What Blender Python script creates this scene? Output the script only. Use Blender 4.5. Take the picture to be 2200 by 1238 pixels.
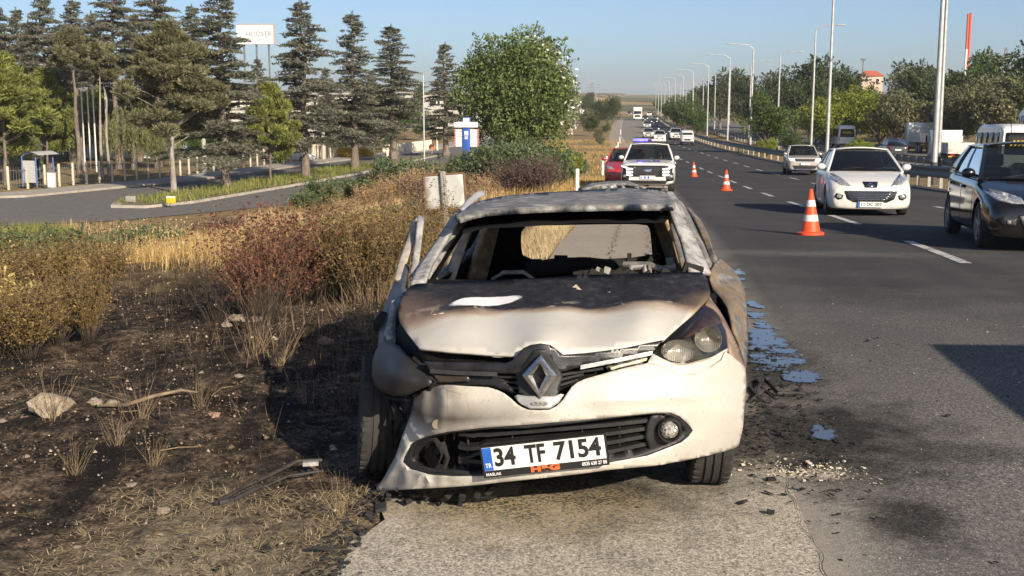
import bpy, bmesh, math, random
import numpy as np
from mathutils import Vector, Matrix, noise as mnoise
from mathutils.geometry import delaunay_2d_cdt
from mathutils.bvhtree import BVHTree

for o in list(bpy.data.objects):
    bpy.data.objects.remove(o)
SC = bpy.context.scene
COL = SC.collection
R = math.radians
PI = math.pi

# ------------------------------------------------------------------ camera, sky, sun, exposure
CAM_H = 1.85
FPX = 2600.0                      # focal length in pixels of a 2200 wide frame
PITCH = math.atan(404 / FPX)
YAW = math.atan(285 / FPX * math.cos(PITCH))
cd = bpy.data.cameras.new('camera')
cam = bpy.data.objects.new('camera', cd)
COL.objects.link(cam)
cd.sensor_width = 36
cd.lens = 36 * FPX / 2200
cd.clip_start = 0.1
cd.clip_end = 9000
cam.location = (0, 0, CAM_H)
cam.rotation_euler = (PI / 2 - PITCH, 0, YAW)
SC.camera = cam

SUN_EL = R(25)
SUN_DIR = Vector((0.60 * math.cos(SUN_EL), -0.80 * math.cos(SUN_EL), math.sin(SUN_EL)))
w = bpy.data.worlds.new('World')
SC.world = w
w.use_nodes = True
nt = w.node_tree
bg = nt.nodes['Background']
sky = nt.nodes.new('ShaderNodeTexSky')
sky.sky_type = 'NISHITA'
sky.sun_disc = False
sky.sun_elevation = SUN_EL
sky.sun_rotation = math.atan2(SUN_DIR.x, SUN_DIR.y)
sky.altitude = 900
sky.air_density = 0.7
sky.dust_density = 2.6
sky.ozone_density = 2.6
nt.links.new(sky.outputs[0], bg.inputs[0])
bg.inputs[1].default_value = 0.10
sl = bpy.data.lights.new('sun', 'SUN')
so = bpy.data.objects.new('sun', sl)
COL.objects.link(so)
sl.energy = 5.0
sl.angle = R(0.5)
sl.color = (1.0, 0.87, 0.69)
so.rotation_euler = SUN_DIR.to_track_quat('Z', 'Y').to_euler()
so.location = (20, -25, 25)
vs = SC.view_settings
vs.view_transform = 'Standard'
vs.look = 'None'
vs.exposure = 0.45
vs.gamma = 1
SC.cycles.use_denoising = True
SC.cycles.max_bounces = 5
SC.cycles.transparent_max_bounces = 10
SC.cycles.caustics_reflective = False
SC.cycles.caustics_refractive = False

# ------------------------------------------------------------------ measuring helpers
_cm = cam.rotation_euler.to_matrix()
_r, _u, _w = _cm @ Vector((1, 0, 0)), _cm @ Vector((0, 1, 0)), _cm @ Vector((0, 0, -1))
def ray(px, py):
    return _w * FPX + _r * (px - 1100) - _u * (py - 619)
def at(px, py, Y):
    """world point seen at (px,py) of the 2200x1238 photograph that lies Y metres along the road"""
    d = ray(px, py)
    return Vector((0, 0, CAM_H)) + d * (Y / d.y)

def bx(px, Y):
    """lateral position of something seen in column px, Y metres ahead"""
    return at(px, 215, Y).x
_yk = np.array([-80, 0, 8, 14, 20, 30, 43, 55, 70, 90, 110, 140, 175, 230, 300, 360, 420, 480, 560, 700, 1000, 4000.])
_zk = np.array([.3, 0, 0, -.08, -.3, -.75, -1.32, -1.78, -2.25, -2.75, -3.15, -3.6, -3.9, -4.1, -4.05, -3.9, -3.7, -3.4, -3.3, -2.6, 2, 12])
_ys = np.arange(-80, 4000, 2.0)
_zs0 = np.interp(_ys, _yk, _zk)
_ker = np.hanning(11); _ker /= _ker.sum()
_zs = np.convolve(np.pad(_zs0, 5, mode='edge'), _ker, 'valid')
def cx(Y):
    """the road swings gently left as it recedes"""
    return np.interp(Y, [0, 60, 90, 120, 156, 200, 300, 440, 520, 700, 4000], [0, 0, -.6, -1.6, -3.2, -4.6, -6.5, -8.0, -9, -11, -40])
def zr(Y):
    return np.interp(Y, _ys, _zs)
def sstep(a, b, x):
    t = np.clip((x - a) / (b - a), 0, 1)
    return t * t * (3 - 2 * t)
def zserv(Y):
    return np.interp(Y, [0, 15, 30, 45, 110, 150, 230, 300, 420, 600, 1000, 4000], [-1.5, -2.2, -3.2, -3.9, -4.05, -4.4, -3.6, -3.0, -2.2, -1.5, 5, 18])
def T(X, Y):
    X = np.asarray(X, float); Y = np.asarray(Y, float)
    z0 = zr(Y)
    X = X - cx(Y)
    s = -1.2 - X
    k = sstep(0.3, 18, s)
    z = z0 * (1 - k) + zserv(Y) * k
    near = sstep(0.02, 0.35, s) * (1 - sstep(45, 60, Y)) 
    bump = 0.05 * np.sin(X * 1.9 + Y * .7) * np.sin(Y * 1.3 - X * .6) + 0.03 * np.sin(X * 4.1 + 1) * np.sin(Y * 3.7 + X) + 0.012 * np.sin(X * 9 + Y * 5) * np.sin(Y * 11 - X * 3)
    z = z - near * 0.055 + near * bump * sstep(.2, 2.5, s)
    z = z + 0.35 * np.exp(-((X + 7.5) / 2.2) ** 2 - ((Y - 14.5) / 3.0) ** 2)
    z = np.where(X > -1.2, z0 - 0.03, z)
    rr = sstep(31, 75, X) * 3.2
    z = z + rr * (1 - sstep(250, 500, Y))
    far = sstep(350, 1000, Y + np.abs(X) * .8)
    z = z + far * (3.0 * np.sin(X / 190 + 1.0) + 2.0 * np.sin(X / 83 + Y / 300)) + sstep(120, 500, -X) * sstep(150, 800, Y) * 9
    return z
def gnd(px, py):
    """where the line of sight through (px,py) meets the ground"""
    d = ray(px, py); o = Vector((0, 0, CAM_H)); Y = 3.0
    while Y < 900:
        p = o + d * (Y / d.y)
        if p.z <= float(T(p.x, p.y)):
            return p
        Y += 0.05 + Y * .002
    return p

# ------------------------------------------------------------------ object helpers
def link(o, parent=None):
    COL.objects.link(o)
    if parent is not None:
        o.parent = parent
    return o
def tag(o, label, cat=None, group=None, kind=None):
    o['label'] = label
    if cat: o['category'] = cat
    if group: o['group'] = group
    if kind: o['kind'] = kind
    return o
def empty(name, loc, rz=0, rx=0):
    o = bpy.data.objects.new(name, None)
    o.location = loc
    o.rotation_euler = (rx, 0, rz)
    o.empty_display_size = .2
    return link(o)
def mk(name, v, f, m, parent=None, smooth=True, loc=None, ang=40):
    me = bpy.data.meshes.new(name)
    me.from_pydata([tuple(p) for p in v], [], f)
    me.update()
    if smooth:
        me.shade_smooth()
        if ang: me.set_sharp_from_angle(angle=R(ang))
    if m is not None: me.materials.append(m)
    o = bpy.data.objects.new(name, me)
    if loc is not None: o.location = loc
    return link(o, parent)
def wrap(name, me, parent=None, loc=None):
    o = bpy.data.objects.new(name, me)
    if loc is not None: o.location = loc
    return link(o, parent)
def copy_tree(o, parent=None):
    c = o.copy()
    link(c)
    c.parent = parent
    for ch in o.children:
        copy_tree(ch, c)
    return c
class MB:
    """collects simple shapes into one mesh"""
    def __init__(s): s.v, s.f = [], []
    def add(s, v, f):
        n = len(s.v); s.v += [tuple(p) for p in v]; s.f += [tuple(i + n for i in q) for q in f]
        return s
    def box(s, c, d, rz=0, M=None, bev=0.0):
        x, y, z = d[0] / 2, d[1] / 2, d[2] / 2
        m = M or Matrix.Rotation(rz, 3, 'Z')
        if bev <= 0:
            vs = [Vector((a * x, b * y, e * z)) for e in (-1, 1) for a, b in ((-1, -1), (1, -1), (1, 1), (-1, 1))]
            s.add([m @ p + Vector(c) for p in vs], [(3, 2, 1, 0), (4, 5, 6, 7), (0, 1, 5, 4), (1, 2, 6, 5), (2, 3, 7, 6), (3, 0, 4, 7)])
        else:
            bm = bmesh.new(); bmesh.ops.create_cube(bm, size=1)
            bmesh.ops.scale(bm, vec=d, verts=bm.verts)
            bmesh.ops.bevel(bm, geom=bm.edges[:], offset=bev, segments=2, affect='EDGES', profile=.5)
            s.add([m @ p.co + Vector(c) for p in bm.verts], [[q.index for q in f.verts] for f in bm.faces]) if not bm.verts.index_update() else None
            bm.free()
        return s
    def tube(s, pts, r, n=8, cap=True):
        pts = [Vector(p) for p in pts]
        rs = r if hasattr(r, '__len__') else [r] * len(pts)
        n0 = len(s.v)
        ref = Vector((0, 0, 1))
        for i, p in enumerate(pts):
            t = (pts[min(i + 1, len(pts) - 1)] - pts[max(i - 1, 0)]).normalized()
            if abs(t.dot(ref)) > .95: ref = Vector((1, 0, 0)) if abs(t.x) < .9 else Vector((0, 1, 0))
            a = t.cross(ref).normalized(); b = t.cross(a)
            ref = b.cross(t) if False else ref
            for k in range(n):
                q = 2 * PI * k / n
                s.v.append(tuple(p + (a * math.cos(q) + b * math.sin(q)) * rs[i]))
        for i in range(len(pts) - 1):
            for k in range(n):
                A = n0 + i * n + k; B = n0 + i * n + (k + 1) % n
                s.f.append((A, B, B + n, A + n))
        if cap:
            s.f.append(tuple(n0 + k for k in range(n))[::-1]); s.f.append(tuple(n0 + (len(pts) - 1) * n + k for k in range(n)))
        return s
    def lathe(s, prof, c, axis='Z', n=24):
        """prof: (radius, height) pairs turned about an axis through c"""
        n0 = len(s.v); c = Vector(c)
        for r, h in prof:
            for k in range(n):
                q = 2 * PI * k / n; a, b = r * math.cos(q), r * math.sin(q)
                p = {'Z': (a, b, h), 'X': (h, a, b), 'Y': (a, h, b)}[axis]
                s.v.append(tuple(c + Vector(p)))
        for i in range(len(prof) - 1):
            for k in range(n):
                A = n0 + i * n + k; B = n0 + i * n + (k + 1) % n
                s.f.append((A, B, B + n, A + n))
        return s
    def grid(s, fn, nu, nv):
        n0 = len(s.v)
        for j in range(nv + 1):
            for i in range(nu + 1):
                s.v.append(tuple(fn(i / nu, j / nv)))
        for j in range(nv):
            for i in range(nu):
                a = n0 + j * (nu + 1) + i
                s.f.append((a, a + 1, a + nu + 2, a + nu + 1))
        return s
    def build(s, name, m, parent=None, smooth=True, loc=None, ang=40):
        return mk(name, s.v, s.f, m, parent, smooth, loc, ang)

def inside(poly, x, y):
    c = False; n = len(poly); j = n - 1
    for i in range(n):
        xi, yi = poly[i]; xj, yj = poly[j]
        if (yi > y) != (yj > y) and x < (xj - xi) * (y - yi) / (yj - yi) + xi: c = not c
        j = i
    return c
def dense(poly, step):
    out = []
    for i, a in enumerate(poly):
        b = poly[(i + 1) % len(poly)]
        n = max(1, int(math.hypot(b[0] - a[0], b[1] - a[1]) / step))
        for k in range(n): out.append((a[0] + (b[0] - a[0]) * k / n, a[1] + (b[1] - a[1]) * k / n))
    return out
def rounded(poly, it=2):
    """Chaikin corner cutting of a closed outline"""
    for _ in range(it):
        q = []
        for i, a in enumerate(poly):
            b = poly[(i + 1) % len(poly)]
            q += [(a[0] * .75 + b[0] * .25, a[1] * .75 + b[1] * .25), (a[0] * .25 + b[0] * .75, a[1] * .25 + b[1] * .75)]
        poly = q
    return poly
def soft(poly, f=.14):
    """slightly rounded corners of a closed outline"""
    q = []; n = len(poly)
    for i, b in enumerate(poly):
        a, c = poly[i - 1], poly[(i + 1) % n]
        for o, t in ((a, f), (a, f * .35), (c, f * .35), (c, f)):
            k = t if t != f * .35 else f * .3
            q.append((b[0] + (o[0] - b[0]) * k, b[1] + (o[1] - b[1]) * k))
    return q
def tess(outer, holes=(), step=.1):
    outer = dense(outer, step); holes = [dense(h, step) for h in holes]
    pts, edges = [], []
    for lp in [outer] + holes:
        n0 = len(pts); pts += lp
        edges += [(n0 + i, n0 + (i + 1) % len(lp)) for i in range(len(lp))]
    xs = [p[0] for p in outer]; ys = [p[1] for p in outer]
    y = min(ys) + step / 2; row = 0
    while y < max(ys):
        x = min(xs) + (step / 2 if row % 2 else step)
        while x < max(xs):
            if inside(outer, x, y) and not any(inside(h, x, y) for h in holes):
                if all((x - p[0]) ** 2 + (y - p[1]) ** 2 > (step * .45) ** 2 for p in pts[:len(outer) + sum(map(len, holes))]):
                    pts.append((x, y))
            x += step
        y += step * .9; row += 1
    V, E, F, *_ = delaunay_2d_cdt([Vector(p) for p in pts], edges, [], 0, 1e-7)
    keep = []
    for f in F:
        cx = sum(V[i].x for i in f) / len(f); cy = sum(V[i].y for i in f) / len(f)
        if inside(outer, cx, cy) and not any(inside(h, cx, cy) for h in holes): keep.append(tuple(f))
    return [(p.x, p.y) for p in V], keep
def patch(name, outer, mapf, m, parent=None, holes=(), step=.1, thick=0.0, loc=None, flip=False, ang=50):
    P, F = tess(outer, holes, step)
    v = [mapf(*p) for p in P]
    if flip: F = [f[::-1] for f in F]
    o = mk(name, v, F, m, parent, True, loc, ang)
    if thick:
        md = o.modifiers.new('thickness', 'SOLIDIFY'); md.thickness = abs(thick); md.offset = -1 if thick > 0 else 1
        md.use_even_offset = False
    return o
def tps(ctrl):
    """thin plate spline through (x, y, value) control points"""
    C = np.array(ctrl, float); n = len(C); sc = 200.0
    P = C[:, :2] / sc
    def U(d2): return np.where(d2 > 1e-12, d2 * np.log(d2 + 1e-12), 0)
    K = U(((P[:, None] - P[None]) ** 2).sum(-1)) + np.eye(n) * 2e-3
    A = np.zeros((n + 3, n + 3)); A[:n, :n] = K; A[:n, n] = 1; A[:n, n + 1:] = P; A[n, :n] = 1; A[n + 1:, :n] = P.T
    W = np.linalg.solve(A, np.concatenate([C[:, 2], np.zeros(3)]))
    def f(x, y):
        q = np.array((x, y)) / sc
        return float(W[:n] @ U(((P - q) ** 2).sum(-1)) + W[n] + W[n + 1:] @ q)
    return f
def text_mesh(s, size=1.0, bold=0.0, sx=1.0, extrude=.002):
    c = bpy.data.curves.new('text', 'FONT'); c.body = s; c.size = size; c.align_x = 'CENTER'; c.align_y = 'CENTER'
    c.extrude = extrude; c.offset = bold; c.resolution_u = 3
    o = bpy.data.objects.new('text', c); COL.objects.link(o)
    dg = bpy.context.evaluated_depsgraph_get(); dg.update()
    me = bpy.data.meshes.new_from_object(o.evaluated_get(dg))
    bpy.data.objects.remove(o); bpy.data.curves.remove(c)
    v = [(p.co.x * sx, p.co.y, p.co.z) for p in me.vertices]; f = [tuple(q.vertices) for q in me.polygons]
    bpy.data.meshes.remove(me)
    return v, f

# ------------------------------------------------------------------ materials
class NT:
    def __init__(s, name):
        s.m = bpy.data.materials.new(name); s.m.use_nodes = True
        s.t = s.m.node_tree; s.b = s.t.nodes['Principled BSDF']; s.out = s.t.nodes['Material Output']
    def n(s, kind, **kw):
        q = s.t.nodes.new('ShaderNode' + kind)
        for k, v in kw.items(): setattr(q, k, v)
        return q
    def put(s, sock, v):
        if isinstance(v, bpy.types.NodeSocket): s.t.links.new(v, sock)
        elif isinstance(v, (tuple, list)) and len(v) == 3 and sock.type == 'RGBA': sock.default_value = (*v, 1)
        else: sock.default_value = v
    def co(s, kind='Object'):
        return s.n('TexCoord').outputs[kind]
    def sep(s, v):
        q = s.n('SeparateXYZ'); s.put(q.inputs[0], v); return q.outputs
    def noise(s, scale, detail=4, rough=.55, vec=None, dist=0, stretch=None):
        q = s.n('TexNoise'); q.inputs['Scale'].default_value = scale; q.inputs['Detail'].default_value = detail
        q.inputs['Roughness'].default_value = rough; q.inputs['Distortion'].default_value = dist
        v = vec or s.co()
        if stretch:
            mp = s.n('Mapping'); mp.inputs['Scale'].default_value = stretch; s.put(mp.inputs[0], v); v = mp.outputs[0]
        s.put(q.inputs['Vector'], v); return q.outputs[0]
    def voro(s, scale, feature='F1', out='Distance', vec=None):
        q = s.n('TexVoronoi', feature=feature); q.inputs['Scale'].default_value = scale; s.put(q.inputs['Vector'], vec or s.co()); return q.outputs[out]
    def math(s, op, a, b=0.0, clamp=False):
        q = s.n('Math', operation=op, use_clamp=clamp); s.put(q.inputs[0], a); s.put(q.inputs[1], b); return q.outputs[0]
    def rng(s, v, a, b, c=0.0, d=1.0):
        q = s.n('MapRange'); s.put(q.inputs[0], v); q.inputs[1].default_value = a; q.inputs[2].default_value = b
        q.inputs[3].default_value = c; q.inputs[4].default_value = d; return q.outputs[0]
    def mix(s, f, a, b):
        q = s.n('Mix', data_type='RGBA'); s.put(q.inputs[0], f); s.put(q.inputs[6], a); s.put(q.inputs[7], b); return q.outputs[2]
    def ramp(s, v, stops):
        q = s.n('ValToRGB'); e = q.color_ramp.elements
        while len(e) < len(stops): e.new(.5)
        for i, (p, c) in enumerate(stops): e[i].position = p; e[i].color = (*c, 1)
        s.put(q.inputs[0], v); return q.outputs[0]
    def base(s, v): s.put(s.b.inputs['Base Color'], v); return s
    def rough(s, v): s.put(s.b.inputs['Roughness'], v); return s
    def bump(s, h, st=.3, dist=.02):
        q = s.n('Bump'); q.inputs['Strength'].default_value = st; q.inputs['Distance'].default_value = dist; s.put(q.inputs['Height'], h)
        s.put(s.b.inputs['Normal'], q.outputs[0]); return s
    def set(s, **kw):
        for k, v in kw.items(): s.put(s.b.inputs[k.replace('_', ' ')], v)
        return s
_mc = {}
def plain(name, col, rough=.55, metal=0.0, spec=.5, var=.15, scale=9.0, bump=0.0, coat=0.0):
    if name in _mc: return _mc[name]
    q = NT(name)
    nz = q.noise(scale, 5)
    d = tuple(c * (1 - var) for c in col); l = tuple(min(1, c * (1 + var)) for c in col)
    q.base(q.mix(q.rng(nz, .3, .7), d, l)); q.rough(q.rng(nz, .2, .8, max(0.02, rough - .08), min(1, rough + .1)))
    q.set(Metallic=metal)
    q.b.inputs['Specular IOR Level'].default_value = spec
    q.b.inputs['Coat Weight'].default_value = coat; q.b.inputs['Coat Roughness'].default_value = .05
    if bump: q.bump(q.noise(scale * 6, 4), bump, .01)
    _mc[name] = q.m
    return q.m
def paint(name, col, dust=.12, rg=.28):
    if name in _mc: return _mc[name]
    q = NT(name)
    z = q.sep(q.co())[2]
    nz = q.noise(5, 4)
    f = q.math('MULTIPLY', q.rng(z, .2, .7, 1, .15), q.rng(nz, .3, .75))
    f = q.math('MULTIPLY', f, dust * 3, True)
    q.base(q.mix(f, col, (.30, .25, .19))); q.rough(q.math('ADD', rg, q.math('MULTIPLY', f, .5)))
    q.b.inputs['Coat Weight'].default_value = .7; q.b.inputs['Coat Roughness'].default_value = .06
    _mc[name] = q.m
    return q.m
def leafmat(name, c1, c2, c3=None, trans=.25):
    """foliage: colour varies leaf by leaf and in clumps"""
    if name in _mc: return _mc[name]
    c1, c2 = [tuple(min(.75, v * 1.45) for v in c) for c in (c1, c2)]; c3 = tuple(min(.78, v * 1.4) for v in c3) if c3 else None
    q = NT(name)
    rnd = q.n('NewGeometry').outputs['Random Per Island']
    cl = q.noise(.9, 3)
    f = q.math('ADD', q.math('MULTIPLY', rnd, .6), q.math('MULTIPLY', q.rng(cl, .3, .7), .4))
    stops = [(0.05, c1), (.75, c2)] + ([(.97, c3)] if c3 else [])
    c = q.ramp(f, stops)
    q.base(c); q.rough(.6); q.b.inputs['Specular IOR Level'].default_value = .25
    tr = q.n('BsdfTranslucent'); q.put(tr.inputs[0], c)
    mx = q.n('MixShader'); mx.inputs[0].default_value = trans
    q.t.links.new(q.b.outputs[0], mx.inputs[1]); q.t.links.new(tr.outputs[0], mx.inputs[2])
    q.t.links.new(mx.outputs[0], q.out.inputs[0])
    _mc[name] = q.m
    return q.m
def glassmat(name, tint=.45, col=(.55, .62, .6)):
    if name in _mc: return _mc[name]
    q = NT(name)
    tr = q.n('BsdfTransparent'); q.put(tr.inputs[0], tuple(c * tint for c in col))
    gl = q.n('BsdfGlossy'); gl.inputs['Roughness'].default_value = .04; q.put(gl.inputs[0], (.9, .9, .9))
    fr = q.n('Fresnel'); fr.inputs[0].default_value = 1.5
    df = q.n('BsdfDiffuse'); q.put(df.inputs[0], (.12, .12, .11))
    m1 = q.n('MixShader'); m1.inputs[0].default_value = .06
    q.t.links.new(tr.outputs[0], m1.inputs[1]); q.t.links.new(df.outputs[0], m1.inputs[2])
    m2 = q.n('MixShader'); q.t.links.new(fr.outputs[0], m2.inputs[0]); q.t.links.new(m1.outputs[0], m2.inputs[1]); q.t.links.new(gl.outputs[0], m2.inputs[2])
    q.t.links.new(m2.outputs[0], q.out.inputs[0])
    _mc[name] = q.m
    return q.m

# ================================================================== THE SETTING
def blob(q, xyz, cx, cy, rx, ry, nz, amt=.8, soft=.5):
    dx = q.math('DIVIDE', q.math('SUBTRACT', xyz[0], cx), rx); dy = q.math('DIVIDE', q.math('SUBTRACT', xyz[1], cy), ry)
    d = q.math('SQRT', q.math('ADD', q.math('MULTIPLY', dx, dx), q.math('MULTIPLY', dy, dy)))
    d = q.math('ADD', d, q.math('MULTIPLY', q.math('SUBTRACT', nz, .5), amt))
    return q.rng(d, 1 + soft * .3, 1 - soft, 0, 1)
def ground_material():
    q = NT('ground_soil'); xyz = q.sep(q.co()); x, y = xyz[0], xyz[1]
    n1 = q.noise(.35, 4); n2 = q.noise(2.2, 5); n3 = q.noise(11, 6, .65); n4 = q.noise(45, 5, .7)
    # charred earth
    ch = q.ramp(q.math('ADD', q.math('MULTIPLY', n4, .38), q.math('ADD', q.math('MULTIPLY', n3, .34), q.math('MULTIPLY', n2, .28))),
                [(.40, (.008, .007, .007)), (.47, (.036, .027, .021)), (.53, (.115, .082, .055)), (.61, (.30, .225, .15))])
    st = q.noise(3.0, 5, .6, stretch=(1, .35, 1))
    ch = q.mix(q.rng(st, .50, .62, 0, .85), ch, (.014, .013, .013))
    sp = q.voro(38); ch = q.mix(q.math('MULTIPLY', q.rng(sp, .16, .08), q.rng(n3, .45, .6)), ch, (.42, .34, .24))
    # dry soil and straw
    dry = q.ramp(q.math('ADD', q.math('MULTIPLY', n4, .5), q.math('MULTIPLY', n2, .5)), [(.3, (.12, .082, .042)), (.5, (.27, .19, .095)), (.7, (.42, .32, .17))])
    grn = q.rng(n1, .55, .7); dry = q.mix(q.math('MULTIPLY', grn, .55), dry, (.11, .115, .05))
    # burnt between the road edge and the dry bushes
    b = q.math('ADD', y, q.math('MULTIPLY', q.math('SUBTRACT', n2, .5), 6)); b = q.rng(b, 16.5, 13.0)
    bx = q.math('ADD', x, q.math('MULTIPLY', q.math('SUBTRACT', n2, .5), 3)); b = q.math('MULTIPLY', b, q.rng(bx, -12, -9.5))
    lo = blob(q, xyz, -1.75, 4.6, .85, .85, n2, 1.5, .7)
    lo2 = blob(q, xyz, -2.0, 5.2, .35, .7, n2, 1.6, .7)
    tan = q.ramp(n4, [(.3, (.17, .135, .09)), (.55, (.34, .28, .19)), (.75, (.48, .41, .29))])
    c = q.mix(b, dry, ch)
    c = q.mix(q.math('MULTIPLY', q.math('MAXIMUM', lo, q.math('MULTIPLY', lo2, .6)), q.rng(n3, .3, .55, .1, .95)), c, tan)
    # distance: golden stubble with scrub
    gold = q.mix(q.rng(q.noise(.012, 5), .42, .52), (.38, .27, .135), (.12, .125, .075)); c = q.mix(q.rng(y, 180, 420), c, gold)
    q.base(c); q.rough(.95); q.b.inputs['Specular IOR Level'].default_value = .1
    q.bump(q.math('ADD', q.math('MULTIPLY', n3, .6), q.math('MULTIPLY', n4, .4)), .9, .05)
    return q.m
def asphalt_material(name, kind):
    q = NT(name); xyz = q.sep(q.co()); x, y = xyz[0], xyz[1]
    n1 = q.noise(.5, 4); n2 = q.noise(3, 5); n3 = q.noise(45, 4, .7); n4 = q.noise(115, 3, .65)
    v = q.math('ADD', q.math('MULTIPLY', n3, .4), q.math('MULTIPLY', n4, .6))
    if kind == 'shoulder':
        c = q.ramp(v, [(.36, (.08, .07, .056)), (.46, (.30, .265, .21)), (.54, (.54, .485, .39)), (.64, (.82, .77, .66))])
        c = q.mix(q.rng(n1, .35, .7, 0, .35), c, (.27, .245, .20))
        c = q.mix(q.rng(y, 7, 16, 0, .45), c, (.30, .245, .18))
    elif kind == 'lane':
        c = q.ramp(v, [(.36, (.03, .028, .027)), (.46, (.115, .109, .102)), (.55, (.225, .213, .197)), (.65, (.56, .53, .47))])
        c = q.mix(q.rng(y, 6.5, 13, 0, .93), c, q.mix(q.rng(n1, .3, .7), (.046, .045, .047), (.066, .064, .065)))
        tr = q.noise(1.0, 3, .5, stretch=(1.1, .02, 1)); c = q.mix(q.math('MULTIPLY', q.rng(tr, .45, .7, 0, .4), q.rng(y, 60, 20, .25, 1)), c, (.12, .115, .11))
        c = q.mix(q.math('MULTIPLY', q.rng(x, 1.25, .72), q.rng(n2, .3, .7, .35, 1)), c, q.mix(v, (.14, .125, .105), (.56, .51, .43)))
        c = q.mix(q.math('MULTIPLY', q.rng(q.noise(.8, 5, .6), .45, .65, 0, .55), q.math('MULTIPLY', q.rng(v, .42, .6), q.rng(y, 16, 7, .15, 1))), c, (.30, .28, .25))
    else:
        c = q.mix(q.rng(n2, .3, .7), (.14, .134, .128), (.20, .19, .175))
    rg = .9
    if kind in ('shoulder', 'lane'):
        soot = None
        for cx, cy, rx, ry, k in ((1.0, 6.75, .75, 1.1, 1), (.58, 6.7, .30, .95, 1), (.75, 8.6, .6, 1.6, .9), (1.22, 5.35, .26, .42, .9), (-.45, 5.75, 1.0, .75, .95), (-.4, 7.5, 1.2, 2.4, 1), (1.7, 6.5, .5, .25, .6), (.95, 5.9, .35, .2, .5)):
            f = q.math('MULTIPLY', blob(q, xyz, cx, cy, rx, ry, q.noise(3.5, 5, .6), 1.6, .6), k)
            soot = f if soot is None else q.math('MAXIMUM', soot, f)
        c = q.mix(q.math('MULTIPLY', soot, q.rng(n3, .25, .75, 1, .72)), c, (.016, .015, .014))
        fl = q.math('MULTIPLY', blob(q, xyz, -.55, 5.32, .75, .42, n2, 1.2, .7), q.rng(q.noise(75, 3, .6), .47, .57)); c = q.mix(fl, c, (.46, .37, .22))
        pw = q.math('MULTIPLY', blob(q, xyz, .80, 6.02, .26, .10, n2, 1.5, .7), q.rng(q.noise(40, 3), .42, .52)); c = q.mix(pw, c, (.62, .55, .43))
        fk = q.math('MULTIPLY', q.rng(q.voro(26), .12, .07), q.rng(q.noise(2.3, 3), .5, .65)); c = q.mix(fk, c, (.50, .45, .37))
        dk = q.math('MULTIPLY', q.rng(q.voro(7.5), .12, .07), q.rng(q.noise(2.9, 3), .5, .62)); c = q.mix(dk, c, (.018, .017, .016))
        drag = q.math('MULTIPLY', blob(q, xyz, 2.4, 16.5, 2.2, .5, n2, 1.4, .7), q.rng(n3, .35, .7)); c = q.mix(q.math('MULTIPLY', drag, .6), c, (.27, .25, .22))
        rg = q.math('SUBTRACT', .92, q.math('MULTIPLY', soot, .15))
    q.base(c); q.rough(rg); q.b.inputs['Specular IOR Level'].default_value = .06
    q.bump(v, .55, .012)
    return q.m

def seq(*parts):
    return np.unique(np.concatenate([np.arange(a, b, s) for a, b, s in parts]))
xs = seq((-3000, -600, 240), (-600, -120, 40), (-120, -45, 7.5), (-45, -14, 1.5), (-14, -6, .3), (-6, -1.3, .12), (-1.3, -1.0, .05), (-1, 34, 3.5), (34, 90, 6), (90, 600, 60), (600, 3200, 260))
ys = seq((-60, 2, 6), (2, 11, .12), (11, 24, .3), (24, 60, 1.2), (60, 180, 4), (180, 600, 14), (600, 1600, 60), (1600, 4000, 240))
XX, YY = np.meshgrid(xs, ys)
ZZ = T(XX, YY)
rg_ = np.random.default_rng(3)
jit = rg_.normal(0, 1, XX.shape)
ZZ = ZZ + np.where((XX < -1.45) & (XX > -14) & (YY > 2) & (YY < 24), jit * .012, 0)
nx, ny = len(xs), len(ys)
idx = np.arange(nx * ny).reshape(ny, nx)
F = np.stack([idx[:-1, :-1], idx[:-1, 1:], idx[1:, 1:], idx[1:, :-1]], -1).reshape(-1, 4)
def np_mesh(name, V, F, m=None, smooth=False):
    V = np.ascontiguousarray(V, np.float32); F = np.ascontiguousarray(F, np.int32); k = F.shape[1]
    me = bpy.data.meshes.new(name)
    me.vertices.add(len(V)); me.vertices.foreach_set('co', V.ravel())
    me.loops.add(F.size); me.loops.foreach_set('vertex_index', F.ravel())
    me.polygons.add(len(F)); me.polygons.foreach_set('loop_start', np.arange(0, F.size, k, dtype=np.int32)); me.polygons.foreach_set('loop_total', np.full(len(F), k, np.int32))
    if smooth: me.polygons.foreach_set('use_smooth', np.ones(len(F), bool))
    me.update(calc_edges=True)
    if m is not None: me.materials.append(m)
    return me
o = wrap('ground', np_mesh('ground', np.stack([XX, YY, ZZ], -1).reshape(-1, 3), F, ground_material(), True))
tag(o, 'charred black and straw coloured verge and fields', kind='structure')

def strip(name, x0, x1, ylist, dz, m, parent=None, nx=2, wob=None):
    """a sheet that follows the road's rise and fall"""
    mb = MB(); n = len(ylist)
    for j, y in enumerate(ylist):
        a = x0(y) if callable(x0) else x0; b = x1(y) if callable(x1) else x1
        if wob: a += wob(y)
        sh = float(cx(y))
        for i in range(nx): mb.v.append((sh + a + (b - a) * i / (nx - 1), y, float(zr(y)) + dz))
    for j in range(n - 1):
        for i in range(nx - 1): mb.f.append((j * nx + i, j * nx + i + 1, (j + 1) * nx + i + 1, (j + 1) * nx + i))
    return mb.build(name, m, parent)
YL = list(seq((-30, 0, 3), (0, 14, .15), (14, 60, 1), (60, 590, 4)))
def edge_wob(y):
    return .028 * math.sin(y * 5.1) + .02 * math.sin(y * 13.7 + 1) + .014 * math.sin(y * 31) + .012 * math.sin(y * 47 + 2)
shoulder = strip('hard_shoulder', -1.18, .74, YL, 0.0, asphalt_material('shoulder_asphalt', 'shoulder'), nx=4, wob=edge_wob)
tag(shoulder, 'pale worn chip seal hard shoulder under the burnt car', kind='structure')
edge = MB()
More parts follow.
